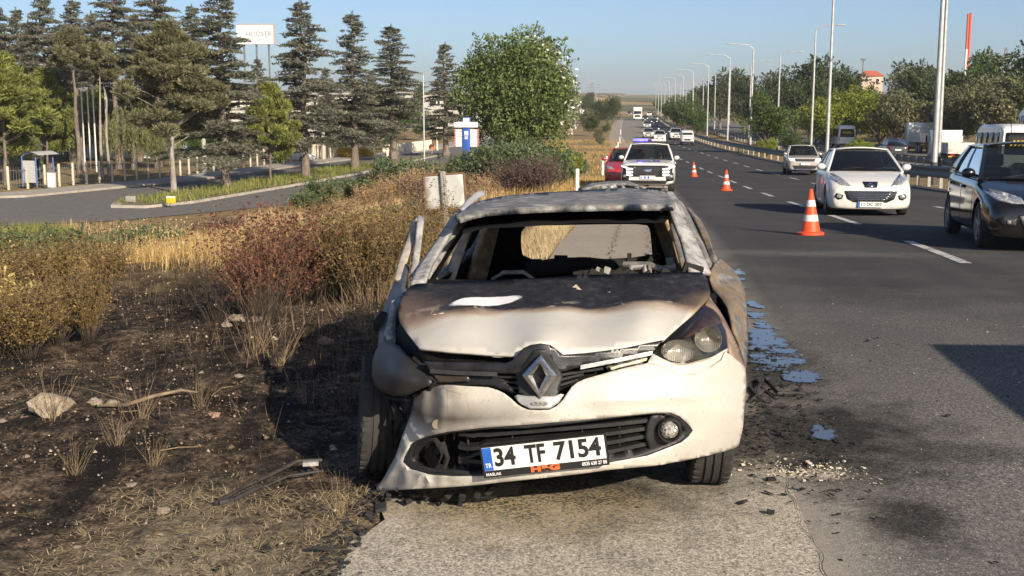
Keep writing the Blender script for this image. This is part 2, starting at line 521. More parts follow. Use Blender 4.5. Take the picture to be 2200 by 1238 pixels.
for a, b in zip(YL[:-1], YL[1:]):           # the broken pavement edge
    if b < 60: edge.add([(-1.18 + edge_wob(a), a, float(zr(a))), (-1.18 + edge_wob(b), b, float(zr(b))), (-1.21 + edge_wob(b) * 1.4, b, float(zr(b)) - .12), (-1.21 + edge_wob(a) * 1.4, a, float(zr(a)) - .12)], [(0, 1, 2, 3)])
edge.build('pavement_edge', plain('tar_edge', (.025, .024, .023), .9), shoulder)
road = strip('carriageway', .74, 11.3, YL, -0.004, asphalt_material('lane_asphalt', 'lane'), nx=4)
tag(road, 'dark grey asphalt carriageway with oncoming traffic', kind='structure')
def crack_strip(name, x, y0, y1, w, m, parent, amp=.012, dz=.006, f=7.0):
    mb = MB(); ys_ = np.arange(y0, y1, .06); n = len(ys_)
    for y in ys_:
        c = x + amp * math.sin(y * f) + amp * .8 * math.sin(y * f * 2.7 + 1) + amp * .5 * math.sin(y * f * 6.1)
        k = w * (.55 + .45 * math.sin(y * 9.7) * math.sin(y * 3.1))
        mb.v += [(c - k / 2, y, float(zr(y)) + dz), (c + k / 2, y, float(zr(y)) + dz)]
    mb.f = [(2 * i, 2 * i + 1, 2 * i + 3, 2 * i + 2) for i in range(n - 1)]
    return mb.build(name, m, parent)
tar = plain('crack_dark', (.02, .019, .018), .95)
crack_strip('crack', .735, 3.5, 9.5, .005, plain('seam_dark', (.05, .046, .042), .95), shoulder, .014, f=4.3)
crack_strip('crack', -.42, 13, 24, .02, tar, shoulder, .03)
crack_strip('crack', .1, 14.5, 22, .02, tar, shoulder, .04, f=5)
def worn_paint(name, wear, cx=3.0):
    q = NT(name); n = q.math('ADD', q.math('MULTIPLY', q.noise(14, 5, .7), .6), q.math('MULTIPLY', q.noise(2, 3), .4))
    q.base(q.mix(q.rng(n, wear, wear + .1), (.09, .085, .08), q.mix(q.noise(30), (.42, .40, .37), (.62, .60, .55)))); q.rough(.8); return q.m
wp = worn_paint('worn_lane_paint', .40); wp2 = worn_paint('very_worn_paint', .60)
strip('edge_line', .80, 1.0, list(seq((20, 560, 3))), .004, wp, road)
strip('edge_line', 10.75, 10.93, list(seq((20, 560, 3))), .004, wp, road)
for lx, off in ((4.0, 15.4), (7.35, 13.0)):
    y = off
    while y < 330:
        strip('lane_marking', lx - .075, lx + .075, [y, y + 1.2, y + 2.4, y + 3.4], .004, wp, road)
        y += 7.6 if y < 150 else 15.2
opp = strip('opposite_carriageway', 18.3, 29.5, YL[::2], .0, asphalt_material('far_asphalt', 'plain'))
tag(opp, 'grey asphalt carriageway beyond the median', kind='structure')
strip('edge_line', 18.7, 18.9, list(seq((20, 560, 4))), .005, wp, opp)

# service roads on the left, on the lower level
def poly_sheet(name, pts, dz, m, parent=None, step=2.5, skirt=0.0):
    P, F = tess(pts, (), step)
    v = [(a, b, float(T(a, b)) + dz) for a, b in P]
    if skirt:
        lp = dense(pts, step); n0 = len(v)
        for a, b in lp: v += [(a, b, float(T(a, b)) + dz), (a, b, float(T(a, b)) - skirt)]
        k = len(lp); F = list(F) + [(n0 + 2 * i, n0 + 2 * ((i + 1) % k), n0 + 2 * ((i + 1) % k) + 1, n0 + 2 * i + 1) for i in range(k)]
    return mk(name, v, F, m, parent, False)
sv = asphalt_material('service_asphalt', 'plain')
far_edge = [(-70, 50), (-52, 59), (-36.8, 69), (-32.4, 84.5), (-30.4, 107), (-26.6, 143), (-24, 172), (-23, 230)]
near_edge = [(-17, 230), (-17.5, 172), (-17.5, 143), (-18.3, 107), (-18.6, 84), (-20, 65), (-25, 56), (-34, 50), (-60, 38)]
o = poly_sheet('service_road', far_edge + near_edge, .03, sv); tag(o, 'grey service road on the lower level at the left', kind='structure')
conc = plain('kerb_concrete', (.40, .36, .30), .9, var=.25, scale=3, bump=.3)
isl = [(-29.3, 64.5), (-28.4, 76), (-26.9, 95), (-25.4, 110), (-23.2, 140), (-22.4, 140), (-22.2, 110), (-22.3, 95), (-23.6, 80), (-25.2, 66), (-26.6, 62.5), (-28.6, 62.6)]
o = poly_sheet('kerbed_island', isl, .17, conc, skirt=.1); tag(o, 'kerbed island between the two service roads', kind='structure')
inner = [(a * .86 + (-26.2 + (b - 64) * .05) * .14, b + (.5 if b < 70 else (-.5 if b > 130 else 0))) for a, b in isl]
o = poly_sheet('grass_bed', inner, .20, plain('island_soil', (.20, .17, .085), .95, var=.35, scale=1.5), o)
walk = far_edge + [(a - 3.0, b + .9) for a, b in far_edge[::-1]]
o = poly_sheet('pavement', walk, .16, plain('pavement_slab', (.36, .32, .27), .9, var=.2, scale=2), skirt=.12); tag(o, 'raised pavement along the fence at the left', kind='structure')

# puddles beside the burnt car
def puddle_mat():
    q = NT('puddle_water'); n = q.noise(9, 6, .6)
    q.base((.085, .095, .11)); q.rough(.03); q.b.inputs['Specular IOR Level'].default_value = .8; q.b.inputs['IOR'].default_value = 1.45
    wet = q.n('BsdfDiffuse'); q.put(wet.inputs[0], (.016, .015, .014))
    wet = q.n('BsdfTransparent'); q.put(wet.inputs[0], (1, 1, 1))
    f = q.math('ADD', q.math('MULTIPLY', q.noise(2.6, 4, .55), .78), q.math('MULTIPLY', q.noise(17, 4, .65), .22))
    m2 = q.n('MixShader'); ed = q.n('Attribute', attribute_name='edge').outputs['Fac']; f = q.math('ADD', f, q.rng(ed, .0, .11, .16, 0)); f = q.math('ADD', f, q.math('MULTIPLY', q.math('SUBTRACT', q.noise(60, 3, .6), .5), .14)); f = q.rng(f, .50, .55); q.put(m2.inputs[0], f)
    q.t.links.new(q.b.outputs[0], m2.inputs[1]); q.t.links.new(wet.outputs[0], m2.inputs[2]); q.t.links.new(m2.outputs[0], q.out.inputs[0])
    q.bump(q.noise(3, 2), .03, .02); return q.m
pm = puddle_mat()
random.seed(5)
def blobpoly(pts, amp, seed):
    r = random.Random(seed); out = []
    cx_ = sum(p[0] for p in pts) / len(pts); cy_ = sum(p[1] for p in pts) / len(pts); ph = [r.uniform(0, 6.28) for _ in range(6)]
    for a, b in dense(rounded(pts, 2), 4):
        t = math.atan2(b - cy_, a - cx_); k = 1 + .13 * math.sin(3 * t + ph[0]) + .10 * math.sin(7 * t + ph[1]) + .08 * math.sin(15 * t + ph[2]) + .05 * math.sin(31 * t + ph[3])
        out.append((cx_ + (a - cx_) * k + r.uniform(-1.5, 1.5), cy_ + (b - cy_) * k + r.uniform(-1, 1)))
    return out
for outline, lab in (([(1600, 640), (1612, 610), (1632, 650), (1660, 690), (1720, 745), (1755, 790), (1700, 806), (1640, 800), (1608, 775)], 'largest blue puddle reflecting the sky along the side of the burnt car'),
                     ([(1598, 610), (1600, 560), (1570, 560), (1580, 585)], 'thin far puddle beyond the rear door of the burnt car'),
                     ([(1655, 830), (1690, 826), (1735, 845), (1720, 858), (1675, 850)], 'narrow puddle next to the charred scraps by the front wheel'),
                     ([(1730, 905), (1775, 900), (1830, 940), (1800, 948), (1742, 950), (1722, 935)], 'small blue puddle nearest the camera on the right')):
    pts = []
    for a, b in blobpoly([(a + (a - sum(p[0] for p in outline) / len(outline)) * .22, b + (b - sum(p[1] for p in outline) / len(outline)) * .22) for a, b in outline], 5, len(lab)):
        d = ray(a, b); t = (0.0 - CAM_H) / d.z; p = Vector((0, 0, CAM_H)) + d * t; pts.append((p.x, p.y))
    o = patch('puddle', pts, lambda a, b: (a, b, float(zr(b)) + .007), pm, step=.06); tag(o, lab, kind='structure')
    at_ = o.data.attributes.new('edge', 'FLOAT', 'POINT'); Q = np.array(pts)
    for i_, v_ in enumerate(o.data.vertices): at_.data[i_].value = float(np.sqrt(((Q - [v_.co.x, v_.co.y]) ** 2).sum(1).min()))

# ================================================================== THE BURNT CAR
def burnt_metal(name, tone=1.0, ash=.5, rust=.3):
    q = NT(name)
    n1 = q.noise(6.5, 6, .65, dist=.4); n2 = q.noise(26, 6, .65); n3 = q.noise(95, 4, .7); n4 = q.noise(8, 6, .65, dist=.8)
    c = q.ramp(n2, [(.32, (.10 * tone, .10 * tone, .103 * tone)), (.5, (.19 * tone, .187 * tone, .183 * tone)), (.68, (.32 * tone, .315 * tone, .30 * tone))])
    c = q.mix(q.math('MULTIPLY', q.rng(n1, .55 - ash * .25, .75 - ash * .2), .6), c, (.58, .56, .52))
    c = q.mix(q.math('MULTIPLY', q.rng(n4, .60 - rust * .25, .70 - rust * .2), .75), c, q.mix(n3, (.15, .085, .04), (.30, .21, .12)))
    c = q.mix(q.math('MULTIPLY', q.rng(n3, .60, .68), .6), c, (.03, .028, .027))
    q.base(c); q.rough(.75); q.set(Metallic=.15); q.bump(q.math('ADD', n3, q.math('MULTIPLY', n2, .4)), .35, .006); return q.m
ash = burnt_metal('ash_metal', 1.5, .45, .05)
ash_roof = burnt_metal('burnt_roof', .85, .30, .12)
rusty = burnt_metal('scorched_rust', .7, .15, .65)
char = plain('charred_black', (.016, .015, .014), .85, var=.5, scale=22, bump=.6)
soot = plain('soot_interior', (.009, .008, .008), .95, spec=.15, var=.5, scale=12, bump=.5)
plast = plain('black_plastic', (.018, .018, .019), .5, var=.3, scale=14, bump=.15)
plast_dull = plain('scorched_plastic', (.026, .025, .025), .5, var=.35, scale=5, bump=.12)
chrome = plain('dull_chrome', (.55, .54, .52), .30, 1.0, var=.25, scale=25, bump=.1)
rubber = plain('tyre_rubber', (.035, .033, .031), .85, var=.3, scale=16, bump=.25)
alu = plain('grey_alloy', (.40, .39, .37), .45, .8, var=.3, scale=10, bump=.1)

def bumper_mat():
    q = NT('scorched_white_bumper'); xyz = q.sep(q.co()); n1 = q.noise(4, 5, .6); n2 = q.noise(22, 5, .65); n3 = q.noise(90, 3)
    c = q.mix(q.rng(n1, .35, .7), (.565, .54, .485), (.50, .47, .415))
    # soot on the melted side
    L = q.rng(q.math('ADD', xyz[0], q.math('MULTIPLY', q.math('SUBTRACT', n1, .5), .35)), -.62, -.92)
    up = q.rng(xyz[2], .40, .60)
    c = q.mix(q.math('MULTIPLY', q.math('MULTIPLY', L, up), q.rng(n2, .35, .65, .5, .95)), c, (.27, .215, .155))
    g = q.math('SUBTRACT', xyz[2], q.math('ADD', q.math('MULTIPLY', xyz[0], .12), .575))
    band = q.math('MULTIPLY', q.rng(q.math('ABSOLUTE', g), .09, .0), q.rng(q.math('ADD', xyz[0], q.math('MULTIPLY', q.math('SUBTRACT', n1, .5), .5)), -.35, -.78)); c = q.mix(q.math('MULTIPLY', band, .93), c, (.06, .045, .034))
    # hairline cracks on the melted part
    cr = q.math('MULTIPLY', q.rng(q.voro(7, 'DISTANCE_TO_EDGE'), .012, .004), q.math('MULTIPLY', L, q.rng(n1, .42, .50))); c = q.mix(q.math('MULTIPLY', cr, up), c, (.05, .04, .035))
    c = q.mix(q.math('MULTIPLY', q.rng(n2, .62, .72), .35), c, (.33, .27, .2))
    c = q.mix(q.math('MULTIPLY', q.rng(n3, .645, .70), .6), c, (.16, .13, .10))
    low = q.rng(xyz[2], .34, .26); c = q.mix(q.math('MULTIPLY', low, q.rng(n2, .4, .7, .1, .5)), c, (.33, .29, .22))
    q.base(c); q.rough(.48); q.b.inputs['Coat Weight'].default_value = .15; q.b.inputs['Coat Roughness'].default_value = .3
    q.bump(q.noise(7, 3), .05, .02); return q.m
def hood_mat():
    q = NT('half_burnt_bonnet'); xyz = q.sep(q.co()); x, y = xyz[0], xyz[1]
    n1 = q.noise(3.2, 5, .55); n2 = q.noise(18, 6, .65); n3 = q.noise(70, 4, .7)
    # the fire line: further forward on the left, wavy
    line = q.math('ADD', q.math('MULTIPLY', q.math('SUBTRACT', n1, .5), .30), q.math('ADD', y, q.math('MULTIPLY', x, -.05)))
    wht = q.mix(q.rng(n1, .3, .7), (.58, .555, .50), (.49, .46, .40))
    wht = q.mix(q.math('MULTIPLY', q.rng(n2, .60, .75), .3), wht, (.45, .37, .26))
    brown = q.ramp(q.rng(line, 5.46, 5.63), [(0, (.62, .56, .47)), (.45, (.40, .31, .23)), (.8, (.15, .105, .080)), (1, (.055, .045, .040))])
    blk = q.ramp(n2, [(.3, (.013, .013, .015)), (.55, (.030, .030, .035)), (.75, (.07, .07, .075))])
    blk = q.mix(q.rng(n3, .62, .70, 0, .5), blk, (.20, .195, .19))
    c = q.mix(q.rng(line, 5.44, 5.53), wht, brown); c = q.mix(q.rng(line, 5.595, 5.625), c, blk)
    # grey bubbling along the fire line
    rim = q.math('MULTIPLY', q.rng(q.math('ABSOLUTE', q.math('SUBTRACT', line, 5.62)), .05, .01), q.rng(q.noise(9, 3), .56, .60)); c = q.mix(rim, c, (.30, .25, .20))
    # left corner browned
    lc = blob(q, xyz, -1.15, 5.55, .22, .30, n1, .8, .8); c = q.mix(q.math('MULTIPLY', lc, .75), c, (.17, .12, .09))
    rc = blob(q, xyz, .33, 5.62, .14, .22, n1, .8, .8); c = q.mix(q.math('MULTIPLY', rc, .8), c, (.20, .14, .10))
    # patch where the paint came off white
    wp_ = blob(q, [q.math('SUBTRACT', x, q.math('MULTIPLY', q.math('SUBTRACT', y, 5.71), .9)), y], -.745, 5.71, .115, .125, q.noise(8, 4, .6), .55, .10); c = q.mix(wp_, c, (.80, .80, .79))
    q.base(c); q.rough(q.rng(line, 5.3, 5.8, .38, .75)); q.put(q.b.inputs['Specular IOR Level'], q.rng(line, 5.5, 5.65, .5, .12)); q.b.inputs['Coat Weight'].default_value = .0; q.b.inputs['Coat Roughness'].default_value = .3
    q.bump(q.math('ADD', q.math('MULTIPLY', q.noise(2.2, 3), .5), q.math('MULTIPLY', n3, q.rng(line, 5.4, 5.65, .02, .22))), .30, .03); return q.m
BX = Vector((-.42, 5.9, 0))
clio = empty('burnt_car', BX)
tag(clio, 'burnt out white hatchback with charred cabin and scorched bonnet on the shoulder', 'car')
NB = -BX
def hp(ctrl):
    f = tps(ctrl); return lambda x, y: at(x, y, f(x, y))
def hpatch(name, outline, ctrl, m, holes=(), step=12, thick=.02, parent=None, off=0.0):
    f = tps(ctrl)
    o = patch(name, outline, lambda x, y: at(x, y, f(x, y) + off), m, parent or clio, holes, step, 0, NB if parent is None else (0, 0, 0), True)
    if thick:
        md = o.modifiers.new('thickness', 'SOLIDIFY'); md.thickness = thick; md.offset = -1; md.use_even_offset = False
    return o
# --- bumper skin
bctrl = [(1160, 900, 4.985), (1160, 878, 4.97), (960, 830, 5.08), (1048, 832, 5.04), (1250, 818, 5.02), (1320, 797, 5.05), (1400, 783, 5.09), (1464, 808, 5.10), (1505, 800, 5.17), (1555, 762, 5.36), (1602, 789, 5.58),
         (1601, 862, 5.52), (1587, 959, 5.55), (1530, 977, 5.32), (1500, 940, 5.16), (1420, 850, 5.04), (1300, 860, 4.99), (1408, 1001, 5.09), (1300, 1010, 5.02), (1160, 1023, 5.0), (1040, 1033, 5.03), (900, 1045, 5.18), (815, 1052, 5.42), (850, 1030, 5.30),
         (866, 932, 5.33), (887, 852, 5.30), (864, 995, 5.27), (925, 900, 5.13), (1000, 890, 5.04), (962, 927, 5.07), (1160, 912, 4.985), (1300, 900, 5.0), (1440, 886, 5.06), (1488, 925, 5.14), (1380, 985, 5.05), (1540, 880, 5.22), (1575, 880, 5.36)]
b_out = [(929, 833), (945, 828), (962, 827), (1005, 830), (1048, 832), (1068, 838), (1084, 846), (1098, 857), (1111, 869), (1122, 876), (1136, 881), (1158, 882), (1180, 881), (1196, 873), (1210, 859), (1219, 845), (1228, 832), (1240, 822), (1258, 814),
         (1311, 799), (1350, 789), (1393, 780), (1405, 780), (1422, 786), (1443, 797), (1464, 806), (1485, 805), (1505, 799), (1530, 788), (1551, 774), (1558, 756), (1570, 762), (1585, 775), (1602, 790), (1604, 826), (1601, 862), (1596, 920), (1587, 960),
         (1560, 969), (1530, 977), (1470, 990), (1408, 1001), (1350, 1006), (1308, 1010), (1250, 1018), (1160, 1028), (1081, 1036), (1030, 1042), (982, 1046), (909, 1050), (850, 1053), (811, 1056), (808, 1050), (825, 1026), (849, 981), (858, 956), (866, 932), (877, 905), (884, 885), (887, 868), (890, 852), (905, 842)]
b_hole = [(864, 992), (872, 972), (882, 956), (896, 946), (915, 938), (962, 928), (1041, 919), (1130, 913), (1250, 903), (1350, 893), (1410, 887), (1440, 887), (1460, 895), (1478, 911), (1489, 925), (1480, 938), (1465, 951), (1443, 960), (1391, 980), (1311, 994), (1250, 1002), (1130, 1015), (1031, 1023), (970, 1024), (922, 1020), (882, 1008)]
_fbump = tps(bctrl)
def crumple(x, y):
    """sharp buckles in the softened corner of the bumper"""
    k = float(sstep(1010, 900, x)); a = 0.0
    if k > 0: a = abs(mnoise.noise(Vector((x / 38, y / 60, 0)))) * .05 + abs(mnoise.noise(Vector((x / 15 + 5, y / 30, 1)))) * .016 - .015
    crease = -.010 * math.exp(-((y - (862 - (x - 1300) * .05)) / 9) ** 2) * float(sstep(1230, 1290, x))
    return k * a + crease
bump_ = patch('bumper', b_out, lambda x, y: at(x, y, _fbump(x, y) + crumple(x, y)), bumper_mat(), clio, [b_hole], 8, 0, NB, True, 30)
md = bump_.modifiers.new('thickness', 'SOLIDIFY'); md.thickness = .004; md.offset = -1; md.use_even_offset = False
hpatch('lamp_shelf', [(1390, 781), (1403, 760), (1422, 770), (1443, 779), (1478, 781), (1533, 766), (1566, 747), (1562, 760), (1551, 777), (1505, 802), (1464, 810), (1443, 800)], [(a, b, c + .02) for a, b, c in bctrl], bumper_mat(), (), 10, .01)
# dark lip round the lower grille
def ring_strip(pts, w, closed=True):
    cx = sum(p[0] for p in pts) / len(pts); cy = sum(p[1] for p in pts) / len(pts)
    return [(p[0] + (cx - p[0]) / math.hypot(cx - p[0], cy - p[1]) * w, p[1] + (cy - p[1]) / math.hypot(cx - p[0], cy - p[1]) * w * .8) for p in pts]
hpatch('grille_surround', b_hole, bctrl, plast, [ring_strip(b_hole, 14)], 8, .07, off=.006)
hpatch('grille_backing', [(p[0], p[1]) for p in b_hole], bctrl, soot, (), 20, .01, off=.16)
fb = tps(bctrl)
def bar(pts, Yoff, r, m, name, parent=clio, n=6, sy=None):
    mb = MB(); mb.tube([at(x, y, fb(x, y) + Yoff) for x, y in pts], r, n)
    return mb.build(name, m, parent, loc=NB if parent is clio else None)
random.seed(11)
for k, t in enumerate((.16, .36, .56, .76)):
    top = lambda x: np.interp(x, [864, 915, 1041, 1250, 1440, 1489], [992, 938, 919, 903, 887, 925])
    bot = lambda x: np.interp(x, [864, 882, 922, 1031, 1311, 1443, 1489], [992, 1008, 1020, 1023, 994, 960, 925])
    xsl = list(range(985, 1405, 14)); pts = []
    for x in xsl:
        wob = 0 if x > 1060 else random.uniform(-3, 3) + (1060 - x) * .12 * math.sin(k * 2 + x * .03)
        pts.append((x, top(x) + (bot(x) - top(x)) * t + wob))
    mb = MB()
    for a, b in zip(pts[:-1], pts[1:]):
        A, B = at(*a, fb(*a) + .05), at(*b, fb(*b) + .05)
        h = Vector((0, 0, .008)); dpt = Vector((0, .05, .006))
        mb.add([A - h, B - h, B + h, A + h, A - h + dpt, B - h + dpt, B + h + dpt, A + h + dpt], [(0, 1, 2, 3), (3, 2, 6, 7), (0, 4, 5, 1)])
    mb.build('slat', plast, clio, loc=NB)
for x in (1005, 1100, 1250, 1330):
    bar([(x, float(top(x)) + 4), (x + 1, float(bot(x)) - 4)], .085, .006, plast, 'grille_rib')
# melted lamp surround on the left of the lower grille
bar([(880, 985), (905, 955), (935, 945), (950, 965), (948, 995), (935, 1010)], .03, [.010, .016, .012, .018, .012, .010], char, 'melted_trim')
bar([(950, 950), (962, 985), (950, 1012)], .05, [.014, .010, .016], char, 'melted_trim')
bar([(880, 1000), (930, 1012), (1010, 1018)], .02, .012, char, 'melted_trim')
# fog lamp
def disc(name, px, py, rpx, Y, m, parent=clio, prof=None, n=28):
    c = at(px, py, Y); r = rpx * Y / FPX
    mb = MB(); mb.lathe([(a * r, b) for a, b in prof], c, 'Y', n)
    return mb.build(name, m, parent, loc=NB if parent is clio else None)
hpatch('fog_lamp_housing', [(1392, 912), (1402, 893), (1440, 889), (1460, 897), (1486, 925), (1462, 950), (1440, 957), (1398, 972), (1388, 940)], bctrl, plast, [[(1438 + 24 * math.cos(a), 925 + 24 * math.sin(a)) for a in np.arange(0, 6.2, .5)]], 7, .04, off=.03)
disc('fog_lamp_ring', 1438, 925, 26, 5.06, plast, prof=[(1.05, .05), (1.05, -.005), (.95, -.012), (.85, -.005), (.82, .03)])
lampm = NT('fog_reflector'); lampm.base(lampm.mix(lampm.rng(lampm.voro(55), .2, .6), (.85, .82, .74), (.45, .42, .36))).rough(.15); lampm.set(Metallic=.6); lampm.bump(lampm.voro(60), .8, .01)
disc('fog_lamp', 1438, 925, 21, 5.055, lampm.m, prof=[(1.0, .02), (.9, .0), (.6, -.012), (.0, -.018)])
cap = disc('tow_eye_cover', 939, 912, 11, 5.098, plain('scorched_cover', (.22, .18, .13), .6), prof=[(1.0, .02), (1.0, -.004), (.85, -.004), (.8, .0), (.0, .0)])
# --- number plate (a flat plate tilted with the drooping bumper)
pTL, pTR, pBR, pBL = at(1033, 961, 4.965), at(1303, 931, 4.955), at(1307, 995, 4.955), at(1038, 1028, 4.965)
ex = (pTR - pTL).normalized(); ez = (pTL - pBL); ez = (ez - ex * ez.dot(ex)).normalized(); ey = ez.cross(ex).normalized()
pc = (pTL + pTR + pBR + pBL) / 4; PW, PH = (pTR - pTL).length, ((pTL - pBL).length)
if ey.y < 0: ey = -ey
def pl(u, v, d=0.0): return pc + ex * u + ez * v - ey * d
def plate_box(name, u0, u1, v0, v1, d0, d1, m, parent=clio):
    vv = [pl(a, b, d) for d in (d0, d1) for a, b in ((u0, v0), (u1, v0), (u1, v1), (u0, v1))]
    return mk(name, vv, [(3, 2, 1, 0), (4, 5, 6, 7), (0, 1, 5, 4), (1, 2, 6, 5), (2, 3, 7, 6), (3, 0, 4, 7)], m, parent, False, NB if parent is clio else None)
def plate_text(name, s, u, v, size, d, m, bold=0, sx=1, parent=clio, fit=None):
    tv, tf = text_mesh(s, size, bold, sx, .001)
    if fit:
        x0 = min(p[0] for p in tv); x1 = max(p[0] for p in tv); k = fit / (x1 - x0); tv = [((p[0] - (x0 + x1) / 2) * k, p[1], p[2]) for p in tv]
    return mk(name, [pl(u + a, v + b, d + c) for a, b, c in tv], tf, m, parent, False, NB if parent is clio else None)
plate_f = plate_box('plate_frame', -PW / 2, PW / 2, -PH / 2, PH / 2, -.02, .006, plain('plate_frame_black', (.014, .014, .015), .4))
pwm = NT('plate_white'); pwm.base(pwm.mix(pwm.math('MULTIPLY', pwm.rng(pwm.noise(60, 4, .7), .62, .72), .5), (.80, .77, .69), (.30, .25, .17))).rough(.5)
v0 = -PH / 2 + .031
plate_box('number_plate', -PW / 2 + .008, PW / 2 - .008, v0, PH / 2 - .006, .0065, .0085, pwm.m)
plate_box('blue_band', -PW / 2 + .0085, -PW / 2 + .048, v0 + .0008, PH / 2 - .0068, .0086, .0092, plain('plate_blue', (.02, .12, .50), .45))
inkm = plain('plate_black', (.012, .012, .013), .5)
ph2 = (PH / 2 - .006 + v0) / 2
tw = PW - .056; u0 = -PW / 2 + .048
for s, fr, wd in (('34', .115, .19), ('TF', .385, .18), ('7154', .76, .41)):
    plate_text('plate_letters', s, u0 + tw * fr, ph2, .108, .0095, inkm, .0032, 1, fit=tw * wd)
wt_ = plain('plate_letter_white', (.75, .75, .73), .5)
plate_text('plate_letters', 'TR', -PW / 2 + .028, v0 + .022, .026, .0095, wt_, .0006, 1, fit=.028)
plate_text('dealer_lettering', 'MASLAK', -PW / 2 + .045, -PH / 2 + .013, .018, .007, wt_, .0002, 1, fit=.066)
plate_text('dealer_lettering', 'H&G', -.002, -PH / 2 + .016, .034, .007, plain('plate_orange', (.62, .13, .04), .5), .0022, 1.2, fit=.125)
plate_text('dealer_lettering', '0535 638 27 88', PW / 2 - .062, -PH / 2 + .015, .021, .007, wt_, .0004, 1, fit=.106)
# --- upper grille
gctrl = [(912, 779, 5.16), (922, 805, 5.16), (1000, 790, 5.10), (1100, 800, 5.04), (1160, 760, 5.02), (1160, 870, 4.985), (1230, 790, 5.05), (1311, 775, 5.08), (1426, 735, 5.17), (1402, 772, 5.14), (929, 835, 5.14)]
hpatch('grille_void', [(905, 745), (1110, 758), (1160, 735), (1215, 755), (1430, 725), (1415, 785), (1300, 803), (1225, 840), (1180, 884), (1135, 884), (1080, 848), (930, 838), (905, 800)], [(a, b, c + .09) for a, b, c in gctrl], soot, (), 25, .01)
bar_out = [(912, 779), (1000, 779), (1085, 781), (1100, 775), (1112, 762), (1124, 748), (1140, 741), (1161, 738), (1182, 741), (1197, 752), (1212, 764), (1255, 760), (1340, 748), (1426, 731), (1403, 757), (1320, 774), (1247, 788), (1222, 796), (1205, 800), (1196, 800), (1180, 770), (1161, 757), (1140, 772), (1122, 800), (1110, 803), (1068, 802), (1000, 800), (922, 798)]
hpatch('grille_bar', bar_out, gctrl, plain('gloss_black_streaked', (.022, .022, .024), .3, var=.5, scale=18, bump=.1), (), 9, .03)
for pts in ([(924, 798), (980, 802), (1068, 805)], [(1247, 790), (1320, 776), (1402, 759)]):
    mb = MB(); g = tps(gctrl)
    for a, b in zip(pts[:-1], pts[1:]):
        A, B = at(*a, g(*a) - .015), at(*b, g(*b) - .015); h = Vector((0, -.004, .009)); dp = Vector((0, .05, 0))
        mb.add([A - h, B - h, B + Vector((0, .006, .009)), A + Vector((0, .006, .009)), A + dp, B + dp], [(0, 1, 2, 3), (3, 2, 5, 4), (0, 4, 5, 1)])
    mb.build('chrome_strip', chrome if pts[0][0] > 1200 else plain('sooted_chrome', (.09, .087, .083), .35, .6, var=.3), clio, loc=NB)
gm = tps(gctrl)
for i, (ya, yb) in enumerate(((812, 818), (824, 832), (836, 846))):
    for sgn in (-1, 1):
        pts = []
        for k in range(8):
            t = k / 7; x = 1161 + sgn * (30 + t * (105 if i == 0 else 75 - i * 12)); y = (ya if sgn < 0 else ya - 4) - t * (4 if sgn < 0 else 16)
            pts.append((x, y))
        mb = MB()
        for a, b in zip(pts[:-1], pts[1:]):
            A, B = at(*a, gm(*a) + .03), at(*b, gm(*b) + .03); h = Vector((0, 0, .005)); dp = Vector((0, .04, 0))
            mb.add([A - h, B - h, B + h, A + h, A + h + dp, B + h + dp], [(0, 1, 2, 3), (3, 2, 5, 4)])
        mb.build('slat', plast, clio, loc=NB)
drl = NT('yellowed_lamp'); drl.base(drl.mix(drl.rng(drl.noise(40, 3), .4, .6), (.60, .52, .32), (.80, .76, .62))).rough(.25); drl.bump(drl.voro(45), .5, .01)
hpatch('daytime_lamp', [(1311, 790), (1350, 780), (1391, 769), (1389, 775), (1370, 781), (1330, 790), (1313, 796)], gctrl, drl.m, (), 6, .03, off=.005)
hpatch('daytime_lamp', [(932, 805), (1005, 807), (1007, 820), (940, 822)], gctrl, plain('smoked_lamp', (.05, .038, .028), .3), (), 6, .03, off=.005)
hpatch('lamp_frame', [(1300, 788), (1395, 763), (1400, 778), (1310, 803)], gctrl, plast, (), 8, .02, off=.022)
hpatch('lamp_frame', [(922, 800), (1020, 803), (1080, 815), (1110, 848), (1085, 840), (1050, 829), (930, 829)], gctrl, plast, (), 8, .02, off=.03)
# emblem shield and lozenge emblem
ectrl = [(1161, 763, 4.99), (1161, 880, 4.965), (1100, 800, 5.03), (1222, 800, 5.03)]
hpatch('emblem_shield', [(1112, 848), (1104, 852), (1118, 868), (1138, 878), (1182, 878), (1200, 866), (1212, 848), (1205, 846), (1190, 851), (1130, 851)], ectrl, plain('grey_emblem_plate', (.42, .41, .40), .45, .3), (), 7, .02, off=-.004)
hpatch('emblem_base', [(1108, 806), (1150, 752), (1172, 752), (1210, 806), (1200, 846), (1190, 854), (1130, 854), (1115, 846)], ectrl, plast, (), 8, .02, off=.012)
def lozenge():
    mb = MB(); c = (1161, 810)
    outer = [(1161, 763), (1196, 807), (1161, 857), (1122, 807)]; inn = [(1160, 783), (1173, 807), (1159, 836), (1144, 807)]
    ridge = [((a[0] + b[0]) / 2, (a[1] + b[1]) / 2) for a, b in zip(outer, inn)]
    Y0 = 4.965
    A = [at(x, y, Y0) for x, y in outer]; M_ = [at(x, y, Y0 - .016) for x, y in ridge]; I = [at(x, y, Y0) for x, y in inn]; D = [p + Vector((0, .03, 0)) for p in A]; E = [p + Vector((0, .03, 0)) for p in I]
    n = 4
    for i in range(n):
        j = (i + 1) % n
        for P, Q in ((A, M_), (M_, I), (D, A), (I, E)):
            mb.add([P[i], P[j], Q[j], Q[i]], [(0, 1, 2, 3)])
    return mb.build('lozenge_emblem', chrome, clio, False, NB)
lozenge()
tv, tf = text_mesh('CLIO', .020, .0006, 1.5, .0015)
cc = at(1161, 867, 4.958)
